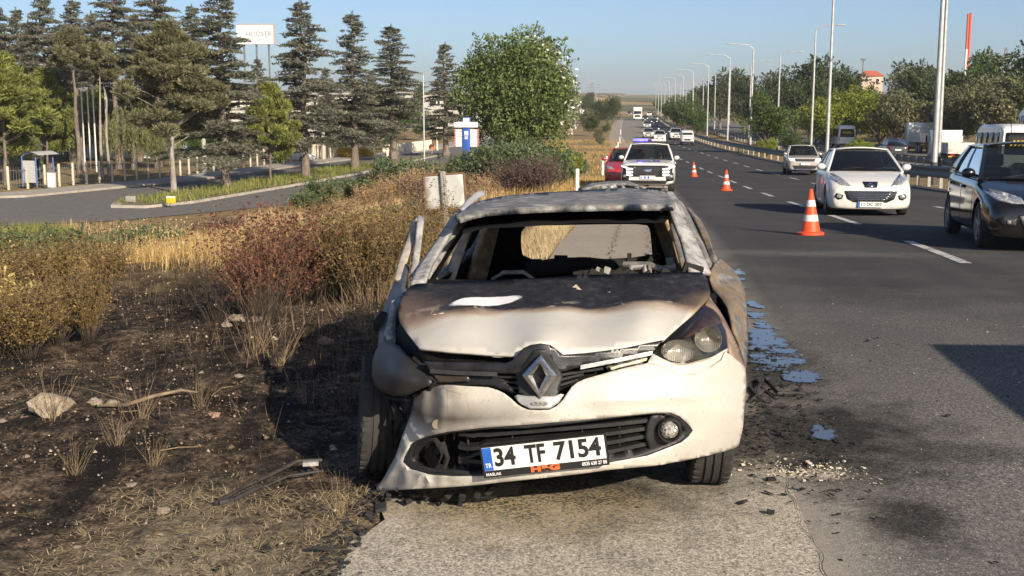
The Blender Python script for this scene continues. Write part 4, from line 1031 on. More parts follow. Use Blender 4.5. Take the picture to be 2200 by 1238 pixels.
class Car:
    """a passenger car in its own frame: nose towards -Y at y=0, centred on x=0"""
    def __init__(s, name, label, loc, rz, S, color, group=None, cat='car', rx=0, glass=None, detail=2):
        s.S = S; s.root = empty(name, loc, rz, rx); tag(s.root, label, cat, group); s.color = color; s.detail = detail
        key = ('body', S['id'])
        if key not in _mc:
            ar = [(S['fw'], S['wr'], S['wr'] + .055, S['W'] / 2), (S['rw'], S['wr'], S['wr'] + .055, S['W'] / 2)]
            _mc[key] = loft_body(S['L'], S['plan'], S['top'], S['zb'], ar)
        me = _mc[key].copy(); me.materials.clear(); me.materials.append(color)
        s.body = wrap('body', me, s.root)
        s.bvh = BVHTree.FromPolygons([v.co.copy() for v in me.vertices], [tuple(p.vertices) for p in me.polygons])
        s.glass = glass or GL
        x = S['W'] / 2 - S.get('tw', .19) / 2 - .015
        wheel_set(s.root, [(x, S['fw']), (-x, S['fw']), (x, S['rw']), (-x, S['rw'])], S['wr'], S.get('tw', .19), S.get('spokes', 5), S.get('rimm'))
        s.house()
        mb = MB(); mb.box((0, S['L'] / 2, .32), (S['W'] - .36, S['L'] - .5, .2)); mb.build('underbody', BLK, s.root, False)
    def hit(s, p, d):
        h = s.bvh.ray_cast(Vector(p), Vector(d)); return h[0]
    def front(s, name, pts, m, mirror=False, off=.006, step=.07, thick=.012, rear=False, parent=None, rnd=1):
        out = []
        for sg in ((1, -1) if mirror else (1,)):
            P = soft([(sg * a, b) for a, b in pts]) if rnd else [(sg * a, b) for a, b in pts]
            sy = -1 if not rear else 1; far = -2 if not rear else s.S['L'] + 2
            def mp(a, b):
                for k in range(14):
                    h = s.hit((a * (1 - .015 * k), far, b), (0, -sy, 0))
                    if h: return h + Vector((a * .015 * k, sy * off, 0))
                return Vector((a, 0.3, b))
            o = patch(name, P, mp, m, parent or s.root, (), step, 0, None, flip=(sy > 0))
            md = o.modifiers.new('thickness', 'SOLIDIFY'); md.thickness = thick; md.offset = 0
            out.append(o)
        return out
    def side(s, name, pts, m, sides=(1, -1), off=.004, step=.12, thick=.008, rnd=0):
        for sg in sides:
            P = rounded(pts, rnd) if rnd else pts
            def mp(a, b):
                h = s.hit((sg * 3, a, b), (-sg, 0, 0)); return (h if h else Vector((sg * s.S['W'] / 2, a, b))) + Vector((sg * off, 0, 0))
            o = patch(name, P, mp, m, s.root, (), step, 0)
            md = o.modifiers.new('thickness', 'SOLIDIFY'); md.thickness = thick; md.offset = 0
    def house(s):
        S = s.S; wb, wt, zt, H = S['wb'], S['wt'], S['zt'], S['H']
        yb, yt, yr, ye = S['yb'], S['yt'], S['yr'], S['ye']; zh, ze = S['zh'], S['ze']; bend = .20
        lp = lambda a, b, t: a + (b - a) * t
        def ws(u, v):
            uu = u * 2 - 1; return (uu * lp(wb, wt, v), lp(yb, yt, v) + bend * (uu * uu) * (1 - .35 * v) - .03 * math.sin(v * PI), lp(zh, zt + .015, v) - .02 * uu * uu)
        def rs(u, v):
            uu = u * 2 - 1; return (uu * lp(wb * .93, wt * .96, v), lp(ye, yr, v) - .14 * uu * uu + .03 * math.sin(v * PI), lp(ze, zt, v))
        fa, fb_ = lambda v: ws(1, v)[1], lambda v: rs(1, v)[1]
        belt = lambda y: float(np.interp(y, [p[0] for p in S['top']], [p[1] for p in S['top']])) - .03
        def sd(u, v, sg=1, o=0.0):
            y = lp(fa(v), fb_(v), u); zb_ = belt(y); return (sg * (lp(wb, wt, v) * (1 - .04 * max(0, u - .5)) + .02 * math.sin(v * PI) + o), y, lp(zb_, zt, v) - .025 * (abs(u - .45) * 1.6) ** 3 * v)
        MB().grid(ws, 10, 6).build('windscreen', s.glass, s.root)
        MB().grid(rs, 8, 4).build('rear_window', s.glass, s.root)
        bp = S.get('bp', .45)
        for sg in (1, -1):
            for a, b in ((.06, bp - .025), (bp + .025, S.get('cp', .84))):
                MB().grid(lambda u, v: sd(a + (b - a) * u, .06 + v * .84, sg), 6, 4).build('side_window', GLD if sg < 0 and s.detail < 2 else s.glass, s.root)
            mb = MB(); mb.tube([Vector(ws(1 if sg > 0 else 0, v)) + Vector((0, .012, 0)) for v in np.linspace(-.04, 1, 7)], .036, 8); mb.build('front_pillar', s.color, s.root)
            mb = MB(); mb.grid(lambda u, v: sd(bp - .03 + .06 * u, v, sg, .006), 2, 4); q = mb.build('centre_pillar', BLK, s.root)
            mb = MB(); mb.grid(lambda u, v: sd(S.get('cp', .84) - .01 + (1.02 - S.get('cp', .84)) * u, v, sg, .008), 4, 4); q = mb.build('rear_pillar', s.color, s.root); md = q.modifiers.new('t', 'SOLIDIFY'); md.thickness = .03; md.offset = 0
            mb = MB(); mb.tube([Vector(sd(u, 1.0, sg)) + Vector((-sg * .02, 0, .0)) for u in np.linspace(0, 1, 9)], .034, 8); mb.build('roof_rail', s.color, s.root)
            mb = MB(); mb.tube([Vector(sd(u, .0, sg)) + Vector((0, 0, .025)) for u in np.linspace(.03, .98, 9)], .018, 6); mb.build('window_trim', S.get('trim', BLK), s.root)
        def rf(u, v):
            uu = u * 2 - 1; return (uu * wt * 1.0, lp(ws(u, 1)[1] - .03, rs(u, 1)[1] + .04, v), zt + (H - zt) * (1 - uu * uu) * math.sin(min(1, max(0, .12 + v * .8)) * PI) ** .4)
        q = MB().grid(rf, 10, 10).build('roof', S.get('roofm') or s.color, s.root); md = q.modifiers.new('t', 'SOLIDIFY'); md.thickness = .025; md.offset = 0
        # cabin: dashboard and seats
        mb = MB(); mb.box((0, yb + .42, zh - .06), (wb * 1.8, .5, .12)); mb.box((0, (yb + ye) / 2, .45), (wb * 1.9, ye - yb - .2, .1)); mb.build('dashboard', CABIN, s.root, False)
        if s.detail >= 1:
            for sg in (-1, 1):
                for yy, nm in ((yt + .62, 'front_seat'), (yr - .55, 'rear_seat')):
                    mb = MB(); mb.box((sg * .36, yy, .80), (.46, .16, .62), bev=.05); mb.box((sg * .36, yy + .03, min(1.22, zt - .12)), (.24, .10, .18), bev=.03); mb.box((sg * .36, yy - .25, .52), (.46, .5, .16), bev=.04)
                    mb.build(nm, S.get('seatm', CABIN), s.root)
            mb = MB(); pts = [(S.get('wheel_side', .36) + .17 * math.cos(a), yt + .10 + .05 * math.sin(a), zh - .02 + .16 * math.sin(a)) for a in np.linspace(0, 2 * PI, 17)]; mb.tube(pts, .016, 6, False); mb.build('steering_wheel', BLK, s.root)
        # mirrors
        for sg in (1, -1):
            mb = MB(); c = Vector((sg * (wb + .13), yb + bend + .22, zh + .07))
            mb.grid(lambda u, v: c + Vector((.10 * math.cos(u * 2 * PI) * math.sin(v * PI) ** .6, (-.09 if math.cos(v * PI) > -2 else 0) * math.cos(v * PI) * 1.0, .075 * math.sin(u * 2 * PI) * math.sin(v * PI) ** .6)), 14, 8)
            mb.tube([c, c + Vector((-sg * .15, .0, -.05))], .022, 6)
            mb.build('door_mirror', S.get('mirm') or s.color, s.root)
        mb = MB()
        for a in (-.5, .12): mb.tube([(a, yb + .06, zh + .015), (a + .30, yb - .0 + .09, zh + .06), (a + .55, yb + .12, zh + .05)], .010, 5)
        if s.detail >= 1: mb.build('wiper', BLK, s.root)
    def doors(s):
        S = s.S; yA = S['yb'] + .28; yB = yA + 1.02; yC = S['rw'] - .12; m = BLK
        zt = lambda y: float(np.interp(y, [p[0] for p in S['top']], [p[1] for p in S['top']])) - .05
        for y in (yA, yB, yC):
            s.side('door_seam', [(y, S['zb'] + .16), (y + .010, S['zb'] + .16), (y + .010, zt(y)), (y, zt(y))], m, off=.002, thick=.004)
        for y in (yB - .25, yC - .28):
            s.side('door_handle', [(y, zt(y) - .13), (y + .18, zt(y) - .125), (y + .18, zt(y) - .085), (y, zt(y) - .09)], S.get('handlem') or s.color, off=.022, thick=.03, rnd=1)
    def plate(s, z, txt=None, band=True, y=None, rear=False, w=.52, ink=inkm):
        h = s.hit((0, -2 if not rear else s.S['L'] + 2, z), (0, 1 if not rear else -1, 0)); yy = (h.y if h else 0) + (-.03 if not rear else .03); sg = -1 if not rear else 1
        o = MB().box((0, yy, z), (w, .012, .112)).build('number_plate', PLW, s.root, False)
        if band: MB().box((-sg * -w / 2 * 1 + (sg * -.022 if rear else .022), yy + sg * .007, z), (.042, .004, .108)).build('blue_band', BLU, o, False)
        if txt:
            tv, tf = text_mesh(txt, .10, .002, .78, .001)
            x0 = min(p[0] for p in tv); x1 = max(p[0] for p in tv); k = .42 / (x1 - x0)
            mk('plate_letters', [(.022 + (a - (x0 + x1) / 2) * k, yy - .008 - c, z + b) for a, b, c in tv], tf, ink, o, False)
def hatch(id, L=4.03, W=1.75, H=1.47, **kw):
    """proportions of a five door hatchback, scaled"""
    k = L / 4.03; h = H / 1.47; b = W / 2
    S = dict(id=id, L=L, W=W, H=H, zb=.17, fw=.82 * k, rw=3.38 * k, wr=.31, tw=.195,
             plan=[(0, b * .70), (.05, b * .86), (.14, b * .945), (.34, b * .985), (.6, b * 1.0), (2.0, b), (3.4 * k, b * .985), (3.8 * k, b * .93), (L - .05, b * .82), (L, b * .70)],
             top=[(0, .56 * h), (.06, .63 * h), (.2, .71 * h), (.5 * k, .81 * h), (.9 * k, .90 * h), (1.15 * k, .955 * h), (1.5 * k, .965 * h), (3.0 * k, 1.0 * h), (3.75 * k, 1.02 * h), (L - .04, .92 * h), (L, .80 * h)],
             wb=b * .90, wt=b * .66, zh=.955 * h, zt=H - .06, yb=.98 * k, yt=1.95 * k, yr=3.55 * k, ye=3.88 * k, ze=1.0 * h)
    S.update(kw); return S
WHT = paint('white_car_paint', (.70, .685, .65)); SIL = paint('silver_car_paint', (.40, .40, .39)); BLKP = paint('black_car_paint', (.007, .0065, .007), .008, .12); REDP = paint('red_car_paint', (.42, .025, .03)); BGE = paint('warm_grey_car_paint', (.44, .41, .36)); DRK = paint('dark_blue_car_paint', (.03, .035, .045))
def on_road(X, Y): return (X, Y, float(zr(Y)))
def slope(Y): return math.atan((float(zr(Y + 2)) - float(zr(Y - 2))) / 4)

# --- white three quarter hatchback in the next lane
S = hatch('h207', 4.03, 1.75, 1.47, spokes=7, zb=.12)
c = Car('white_hatchback', 'white hatchback with wide smiling grille driving behind the nearest cone', on_road(4.78, 26.2), R(-3), S, WHT, rx=slope(26), glass=glassmat('tinted_glass', .22))
c.doors()
c.front('headlamp', [(.40, .62), (.62, .65), (.79, .77), (.80, .88), (.70, .88), (.52, .75)], LAMP, True, .008)
c.front('upper_grille', [(-.16, .72), (.16, .72), (.12, .60), (-.12, .60)], BLK, off=.008, step=.05)
c.front('emblem', [(-.07, .655), (-.02, .70), (.04, .695), (.07, .65), (.02, .62), (-.04, .62)], CHR, off=.02, step=.03)
c.front('grille_mouth', [(-.54, .52), (.54, .52), (.48, .36), (.34, .29), (-.34, .29), (-.48, .36)], BLK, off=.005)
for z, a in ((.485, .47), (.45, .46), (.415, .43), (.38, .40), (.345, .35)):
    c.front('grille_slat', [(-a, z), (a, z), (a, z + .013), (-a, z + .013)], CHR, off=.016, step=.1, rnd=0)
c.front('grille_rim', [(-.53, .515), (.53, .515), (.53, .53), (-.53, .53)], CHR, off=.01, rnd=0)
c.front('fog_lamp_recess', [(.56, .44), (.70, .48), (.74, .40), (.66, .34), (.58, .36)], BLK, True, .006, .05)
c.front('fog_lamp', [(.59, .44), (.68, .46), (.70, .39), (.61, .37)], LAMP, True, .016, .03)
c.plate(.245, '11 DC 207'); peu = c
# --- black hatchback on the right edge
S = hatch('focus', 4.34, 1.84, 1.50, spokes=5, wr=.325, tw=.205, trim=BLK, mirm=BLKP, cp=.80)
c = Car('black_hatchback', 'black hatchback with silver alloy wheels cut off by the right edge', on_road(5.58, 16.9), R(-5), S, BLKP, rx=slope(18))
c.doors()
c.front('headlamp', [(.44, .66), (.60, .66), (.78, .70), (.86, .80), (.80, .84), (.58, .78), (.46, .73)], LAMP, True, .008)
c.front('upper_grille', [(-.32, .68), (.32, .68), (.28, .58), (-.28, .58)], BLK, off=.006)
c.front('chrome_bar', [(-.33, .69), (.33, .69), (.33, .665), (-.33, .665)], CHR, off=.02, rnd=0)
c.front('lower_intake', [(-.46, .48), (.46, .48), (.36, .28), (-.36, .28)], BLK, off=.006)
c.front('grille_surround', [(-.52, .50), (-.46, .50), (-.35, .27), (-.42, .27)], plain('grey_surround', (.16, .155, .15), .5), False, .015, rnd=0)
c.front('fog_lamp_recess', [(.54, .46), (.72, .49), (.82, .44), (.70, .36), (.56, .36)], BLK, True, .006)
c.front('fog_lamp', [(.62, .44), (.67, .44), (.67, .39), (.62, .39)], LAMP, True, .02, .03)
MB().tube([(0.0, 3.4, 1.5), (0.0, 3.55, 1.82)], .006, 5).build('aerial', BLK, c.root)
# --- police car
def suv(id, L=4.5, W=1.86, H=1.67, **kw):
    S = hatch(id, L, W, H, wr=.35, tw=.23, zb=.24); h = H / 1.62; b = W / 2
    S['top'] = [(0, .78 * h), (.05, .88 * h), (.18, .95 * h), (.5, .99 * h), (1.0, 1.04 * h), (1.2, 1.06 * h), (3.0, 1.10 * h), (4.0, 1.12 * h), (L - .05, 1.02 * h), (L, .9 * h)]
    S.update(zh=1.06 * h, ze=1.12 * h, yb=1.12, yt=1.95, yr=L - .62, ye=L - .25, wt=b * .70, zt=H - .06); S.update(kw); return S
Sx = suv('tucson')
c = Car('police_car', 'white police car with lit blue light bar on the shoulder behind the wreck', on_road(.14, 41.3), R(-1.5), Sx, WHT, cat='police car', rx=slope(43), glass=glassmat('clear_glass', .62))
pol = c; c.doors()
c.front('grille', [(-.66, .90), (.66, .90), (.56, .52), (-.56, .52)], BLK, off=.005)
for k in range(3):
    c.front('running_lamp', [(.50 - k * .0, .80 - k * .10), (.72, .82 - k * .10), (.72, .76 - k * .10), (.50, .75 - k * .10)], LITE, True, .018, .05)
c.front('headlamp', [(.70, .86), (.90, .90), (.92, .86), (.72, .80)], LITE, True, .012, .05)
c.front('lamp_recess', [(.60, .66), (.86, .66), (.88, .40), (.64, .36)], BLK, True, .006); c.front('lamp_band', [(.40, .87), (.84, .90), (.82, .54), (.40, .54)], BLK, True, .005)
c.front('lower_lamp', [(.74, .58), (.84, .58), (.84, .50), (.74, .50)], LAMP, True, .02, .04)
c.front('emblem', [(-.15, .74), (-.08, .80), (.08, .80), (.15, .74), (.08, .68), (-.08, .68)], CHR, off=.02, step=.05)
c.front('lower_intake', [(-.70, .40), (.70, .40), (.60, .28), (-.60, .28)], BLK, off=.006)
c.front('skid_plate', [(-.74, .28), (.74, .28), (.66, .23), (-.66, .23)], plain('grey_skid', (.32, .31, .29), .5), off=.012)
c.plate(.50, None, False); o = [x for x in c.root.children if x.name.startswith('number_plate')][0]
yy = min(v.co.y for v in o.data.vertices)
for x_, w_ in ((-.215, .035), (-.09, .06), (.03, .065)): MB().box((x_, yy - .003, .50), (w_, .006, .078)).build('blue_mark', BLU, o, False)
# letters face the oncoming viewer: read from the front of the car
tv, tf = text_mesh('POLİS', .22, .006, 1.35, .001); v = []
for a, b, cc_ in tv:
    y = .62 + b * 2.8; h = c.hit((a, y, 3), (0, 0, -1)); v.append((a, y, (h.z if h else 1.0) + .006))
mk('bonnet_lettering', v, tf, BLU, c.root, False)
bl = NT('blue_beacon'); bl.base((.05, .05, .7)); bl.set(Emission_Color=(.10, .08, 1.0), Emission_Strength=3.5)
br = NT('pale_beacon'); br.base((.62, .50, .46)); br.rough(.25)
mb = MB(); mb.box((0, 2.35, Sx['H'] + .045), (1.15, .22, .05), bev=.015); lb = mb.build('light_bar', BLK, c.root)
for sg, m in ((-1, bl.m), (1, br.m)): MB().box((sg * .32, 2.35, Sx['H'] + .105), (.52, .25, .08), bev=.025).build('beacon', m, lb)
lmp = bpy.data.lights.new('beacon_light', 'POINT'); lmp.color = (.12, .1, 1); lmp.energy = 12; lmp.shadow_soft_size = .1; lo_ = bpy.data.objects.new('beacon_light', lmp); link(lo_, lb); lo_.location = (-.32, 2.15, Sx['H'] + .11)
# --- red car behind the police car
Sr = hatch('redhatch', 4.2, 1.78, 1.52)
c = Car('red_car', 'red car mostly hidden behind the police car on the shoulder', on_road(-.62, 47.2), R(1), Sr, REDP, rx=slope(48)); c.front('headlamp', [(.5, .66), (.76, .70), (.82, .82), (.6, .78)], LAMP, True, .01); c.plate(.35)
# --- grey compact SUV in the far lane
Sg = suv('tcross', 4.2, 1.78, 1.6)
c = Car('grey_suv', 'warm grey compact SUV beside the guard rail in the far lane', on_road(8.55, 66), R(-2), Sg, BGE, rx=slope(68)); c.doors()
c.front('grille', [(-.55, .86), (.55, .86), (.50, .74), (-.50, .74)], BLK, off=.006); c.front('headlamp', [(.52, .76), (.80, .80), (.84, .90), (.56, .86)], LITE, True, .012)
c.front('chrome_bar', [(-.56, .79), (.56, .79), (.56, .815), (-.56, .815)], CHR, off=.02, rnd=0)
c.front('lower_intake', [(-.66, .52), (.66, .52), (.5, .30), (-.5, .30)], BLK, off=.006); c.front('skid_plate', [(-.6, .34), (.6, .34), (.5, .26), (-.5, .26)], CHR, off=.012); c.plate(.60)
# --- far oncoming cars
def far_front(c, suvlike=False):
    k = 1.25 if suvlike else 1.0
    c.front('headlamp', [(.46, .66 * k), (.74, .68 * k), (.80, .80 * k), (.56, .77 * k)], LITE, True, .012, .1); c.front('grille', [(-.36, .70 * k), (.36, .70 * k), (.30, .58 * k), (-.30, .58 * k)], BLK, off=.008, step=.15); c.front('lower_intake', [(-.5, .46 * k), (.5, .46 * k), (.4, .30 * k), (-.4, .30 * k)], BLK, off=.008, step=.15); c.plate(.40 * k, band=False)
Sf, Sfs = hatch('far'), suv('farsuv')
FG = 'oncoming traffic far up the road'
for nm, lab, px, Y, mt, sx_ in (('silver_car', 'silver car just above the blue half of the police light bar', 1394, 190, SIL, 0), ('white_car', 'white car directly above the pale half of the police light bar', 1418, 172, WHT, 0),
                          ('dark_car', 'dark car with a pale roof behind the white car above the light bar', 1408, 225, DRK, 0), ('white_pickup', 'white car left of the small white van in the middle lane', 1452, 180, WHT, 1),
                          ('silver_car', 'small silver car a little above the other silver car', 1391, 262, SIL, 0), ('dark_car', 'dark car right of the small silver car', 1406, 300, DRK, 0), ('silver_car', 'small pale car tucked behind the dark car in the right lane', 1407, 340, SIL, 0),
                          ('dark_car', 'dark car at the right flank of the far lorry', 1387, 345, DRK, 0), ('white_car', 'white car right of the far lorry below the rail', 1395, 430, WHT, 0), ('dark_car', 'tiny dark car alone left of the far lorry', 1353, 440, DRK, 0)):
    X = (px - 1385) * Y / FPX
    c = Car(nm, lab, on_road(X, Y), 0, Sfs if sx_ else Sf, mt, FG, rx=slope(Y), detail=0); far_front(c, sx_)
# --- vans, lorries
def van(name, label, loc, rz, L, W, H, color, group=None, cat='van', rx=0, hood=.75, rear_marks=None, win=True, ws_low=1.15, stripe=False):
    root = empty(name, loc, rz, rx); tag(root, label, cat, group)
    b = W / 2; wt = b * .90
    def ring(y, zt, w, wtop, zb=.32):
        half = [(0, zb), (.9 * w, zb), (w, zb + .12), (w, min(1.1, zt - .2)), ((w + wtop) / 2, (min(1.1, zt - .2) + zt) / 2), (wtop, zt - .14), (wtop * .86, zt - .03), (0, zt)]
        return [(x, y, z) for x, z in half + [(-x, z) for x, z in half[-2:0:-1]]]
    secs = [ring(0, .80, b * .80, b * .74), ring(.12, .98, b * .93, b * .86), ring(hood * .8, 1.12, b * .98, b * .9), ring(hood + .05, 1.22, b, b * .9), ring(hood + .75, H - .18, b, wt), ring(hood + 1.1, H - .02, b, wt), ring(L * .6, H, b, wt), ring(L - .25, H - .02, b, wt), ring(L - .04, H - .14, b * .97, wt * .97), ring(L, H - .3, b * .94, wt * .94)]
    mb = MB(); n = len(secs[0])
    for s_ in secs: mb.v += s_
    for j in range(len(secs) - 1):
        for i in range(n): mb.f.append((j * n + i, j * n + (i + 1) % n, (j + 1) * n + (i + 1) % n, (j + 1) * n + i)[::-1])
    mb.f.append(tuple(range(n))); m = (len(secs) - 1) * n; mb.f.append(tuple(m + i for i in range(n))[::-1])
    o = mb.build('body', color, root, ang=35)
    wheel_set(root, [(b - .13, hood + .1), (-b + .13, hood + .1), (b - .13, L - .95), (-b + .13, L - .95)], .34, .22)
    bvh = BVHTree.FromPolygons([Vector(v) for v in mb.v], mb.f)
    c = Car.__new__(Car); c.root = root; c.bvh = bvh; c.S = dict(L=L, W=W, H=H, top=[(0, 1), (L, 1)], zb=.3); c.color = color; c.detail = 0
    c.front('windscreen', [(-b * .82, 1.28), (b * .82, 1.28), (b * .74, H - .32), (-b * .74, H - .32)], GLD, off=.012, step=.2)
    c.front('headlamp', [(b * .55, .70), (b * .86, .70), (b * .88, .92), (b * .6, .86)], LAMP, True, .01, .1)
    c.front('grille', [(-b * .5, .80), (b * .5, .80), (b * .45, .60), (-b * .45, .60)], BLK, off=.01, step=.15)
    c.front('rear_window', [(-b * .80, 1.25), (b * .80, 1.25), (b * .76, H - .42), (-b * .76, H - .42)], GLD, off=.012, step=.2, rear=True)
    c.front('tail_lamp', [(b * .84, .85), (b * .93, .85), (b * .90, 1.3), (b * .83, 1.3)], REDL, True, .012, .1, rear=True)
    y = hood + .85
    if win:
        nwin = 4; wl = (L - .35 - y) / nwin
        for k in range(nwin): c.side('side_window', [(y + k * wl + .05, 1.28), (y + (k + 1) * wl - .05, 1.28), (y + (k + 1) * wl - .05, H - .42), (y + k * wl + .05, H - .42)], GLD, off=.012, step=.3)
    MB().box((0, L - .0, .42), (W * .9, .16, .16), bev=.03).build('rear_bumper', BLK, root); MB().box((0, .06, .42), (W * .86, .2, .2), bev=.04).build('front_bumper', BLK, root)
    c.plate(.62, band=False, rear=True, w=.5)
    for sg in (1, -1): MB().box((sg * (b + .14), hood + .55, 1.4), (.16, .1, .28), bev=.03).build('door_mirror', BLK, root)
    if rear_marks:
        for k in range(-4, 5):
            x = k * .19
            if abs(x) > .66: continue
            sg = 1 if k >= 0 else -1
            c.front('chevron_stripe', [(x - .04, 1.60), (x + .05, 1.60), (x + .05 - sg * .22, 1.92), (x - .04 - sg * .22, 1.92)], rear_marks, off=.022, step=.2, rear=True, rnd=0)
    return root
YEL = plain('chevron_yellow', (.70, .50, .03), .5)
van('white_van', 'small white van beside the median guard rail', on_road(5.35, 152), 0, 4.2, 1.65, 1.85, WHT, FG, rx=slope(152), hood=.6)
OG = 'vehicles on the opposite carriageway'
van('minibus', 'white minibus with yellow chevrons on its back above the black car', on_road(bx(2127, 66), 66), PI, 5.9, 2.0, 2.72, WHT, OG, 'minibus', -slope(82), rear_marks=YEL)
van('minibus', 'white minibus behind the light pole left of the median bush', on_road(bx(1768, 168), 168), PI, 5.9, 2.0, 2.72, WHT, OG, 'minibus', -slope(170), rear_marks=YEL)
van('minibus', 'white minibus with chevrons right of the white hatchback pole', on_road(bx(1806, 150), 150), PI, 5.9, 2.0, 2.6, WHT, OG, 'minibus', -slope(152), rear_marks=YEL)
van('minibus', 'tall white vehicle entering at the right edge behind the black car', on_road(bx(2214, 68.5), 68.5), PI, 6.2, 2.1, 3.6, WHT, OG, 'minibus', -slope(72))
c = Car('dark_suv', 'dark SUV seen from behind between the white hatchback and the tipper', (bx(1912, 110), 110, float(zr(110))), PI, Sfs, DRK, OG, rx=-slope(110), detail=0); c.front('tail_lamp', [(.6, .95), (.88, .95), (.88, 1.05), (.6, 1.05)], REDL, True, .012, rear=True); c.plate(.75, band=False, rear=True)
c = Car('dark_car', 'dark car far up the opposite carriageway above the grey SUV', (bx(1690, 190), 190, float(zr(190))), PI, Sf, DRK, OG, rx=-slope(190), detail=0); c.plate(.75, band=False, rear=True)
def lorry(name, label, loc, rz, rx, group, kind):
    root = empty(name, loc, rz, rx); tag(root, label, 'lorry', group)
    w = 2.45; z0 = .95
    mb = MB(); mb.grid(lambda u, v: ((u - .5) * w * (1 - .04 * v), .02 + .10 * v * v + .12 * (2 * u - 1) ** 4, .45 + v * 2.45), 10, 8); cabf = mb.build('cab_front', WHT, root)
    mb = MB(); mb.box((0, 1.2, 1.75), (w, 2.0, 2.5), bev=.08); mb.build('cab', WHT, root)
    MB().grid(lambda u, v: ((u - .5) * w * .88, -.01 + .06 * v + .10 * (2 * u - 1) ** 4, 1.75 + v * .85), 8, 4).build('windscreen', GLD, root)
    MB().box((0, .0, 1.2), (1.5, .08, .55), bev=.02).build('grille', BLK, root)
    MB().box((0, .06, .5), (w, .3, .35), bev=.06).build('bumper', plain('lorry_bumper', (.5, .5, .49), .5), root)
    for sg in (1, -1):
        MB().box((sg * .95, -.06, .62), (.32, .1, .18), bev=.03).build('headlamp', LAMP, root); MB().box((sg * (w / 2 + .16), .35, 2.2), (.16, .1, .6), bev=.03).build('door_mirror', BLK, root)
    MB().box((0, 4.6, .85), (1.0, 7.4, .25)).build('chassis', BLK, root, False)
    if kind == 'box':
        MB().box((0, 5.4, 2.35), (2.5, 6.4, 2.6), bev=.03).build('cargo_box', plain('cargo_white', (.74, .74, .72), .5), root)
        MB().box((0, 1.1, 3.15), (2.2, 1.6, .45), bev=.12).build('roof_spoiler', WHT, root)
    else:
        wm = plain('tipper_white', (.60, .57, .51), .7, var=.3, scale=2)
        MB().box((0, 4.9, 1.15), (2.4, 5.0, .12)).build('load_bed', wm, root, False)
        for sg in (1, -1): MB().box((sg * 1.17, 4.9, 1.6), (.08, 5.0, .8), bev=.02).build('side_board', wm, root)
        MB().box((0, 7.38, 1.6), (2.4, .08, .8), bev=.02).build('tailboard', wm, root); MB().box((0, 2.45, 1.85), (2.4, .08, 1.3), bev=.02).build('headboard', wm, root)
        for sg in (1, -1): MB().box((sg * .85, 7.45, .95), (.35, .06, .14)).build('tail_lamp', REDL, root, False)
        for k in range(-2, 3): MB().box((k * .5, 7.44, .85), (.3, .03, .08)).build('marker_stripe', YEL, root, False)
    wheel_set(root, [(s_ * 1.05, y) for s_ in (1, -1) for y in (1.0, 5.8, 7.0)], .48, .30, 8, plain('lorry_rim', (.45, .44, .42), .6))
    return root
lorry('white_lorry', 'white box lorry, the tallest vehicle far up the road', on_road(-1.95, 355), 0, slope(355), FG, 'box')
lorry('tipper_lorry', 'white open tipper lorry seen from behind left of the double light pole', (bx(1972, 131), 131, float(zr(131))), PI, -slope(131), OG, 'tipper')
lorry('flatbed_lorry', 'low pale flatbed lorry right of the double light pole', (bx(2028, 112), 112, float(zr(112)) - .6), PI, -slope(112), OG, 'tipper')
# the vehicle just outside the right edge that throws the long shadow on the road
van('parked_van', 'white van standing beside the camera, only its shadow in view', (5.9, .6, 0), 0, 5.4, 2.0, 2.25, WHT)

# ================================================================== VEGETATION
RG = np.random.default_rng(12)
def unit(a): return a / (np.linalg.norm(a, axis=-1, keepdims=True) + 1e-9)
def leaves(C, U, V):
    """rhombic leaves: centres, half length vectors, half width vectors"""
    n = len(C); P = np.stack([C - U, C + V, C + U, C - V], 1).reshape(-1, 3)
    return P, np.arange(4 * n).reshape(n, 4)
def rand_dirs(n, rg=RG): return unit(rg.normal(size=(n, 3)))
def leafy(name, C, size, asp, m, rg=RG, dirs=None, jit=.7):
    n = len(C); D = rand_dirs(n, rg) if dirs is None else unit(dirs + rg.normal(size=(n, 3)) * jit)
    S = rand_dirs(n, rg); S = unit(np.cross(D, S)); k = size * rg.uniform(.6, 1.4, (n, 1))
    return np_mesh(name, *leaves(C, D * k, S * k * asp), m)
def blades(name, P, h, lean, w, m, rg=RG, kink=False):
    """upright grass blades, one narrow triangle each"""
    n = len(P); a = rg.uniform(0, 2 * PI, n); h = h * rg.uniform(.5, 1.3, n); L = lean * rg.uniform(.2, 1.4, n)
    d = np.stack([np.cos(a), np.sin(a), np.zeros(n)], 1); s = np.stack([-d[:, 1], d[:, 0], np.zeros(n)], 1)
    up = np.stack([d[:, 0] * L * h, d[:, 1] * L * h, h], 1)
    w_ = (w * rg.uniform(.6, 1.3, n))[:, None]
    V = np.stack([P - s * w_, P + s * w_, P + up], 1).reshape(-1, 3)
    return np_mesh(name, V, np.arange(3 * n).reshape(n, 3), m)
bark = NT('bark'); bn = bark.noise(6, 6, .7, stretch=(1, 1, .3)); bark.base(bark.ramp(bn, [(.3, (.07, .055, .042)), (.55, (.19, .155, .125)), (.75, (.30, .26, .22))])).rough(.95); bark.bump(bn, .8, .05); bark = bark.m
bark_pale = NT('bark_pale'); bn = bark_pale.noise(5, 6, .7, stretch=(1, 1, .3)); bark_pale.base(bark_pale.ramp(bn, [(.3, (.14, .12, .10)), (.6, (.36, .32, .28))])).rough(.95); bark_pale.bump(bn, .7, .05); bark_pale = bark_pale.m
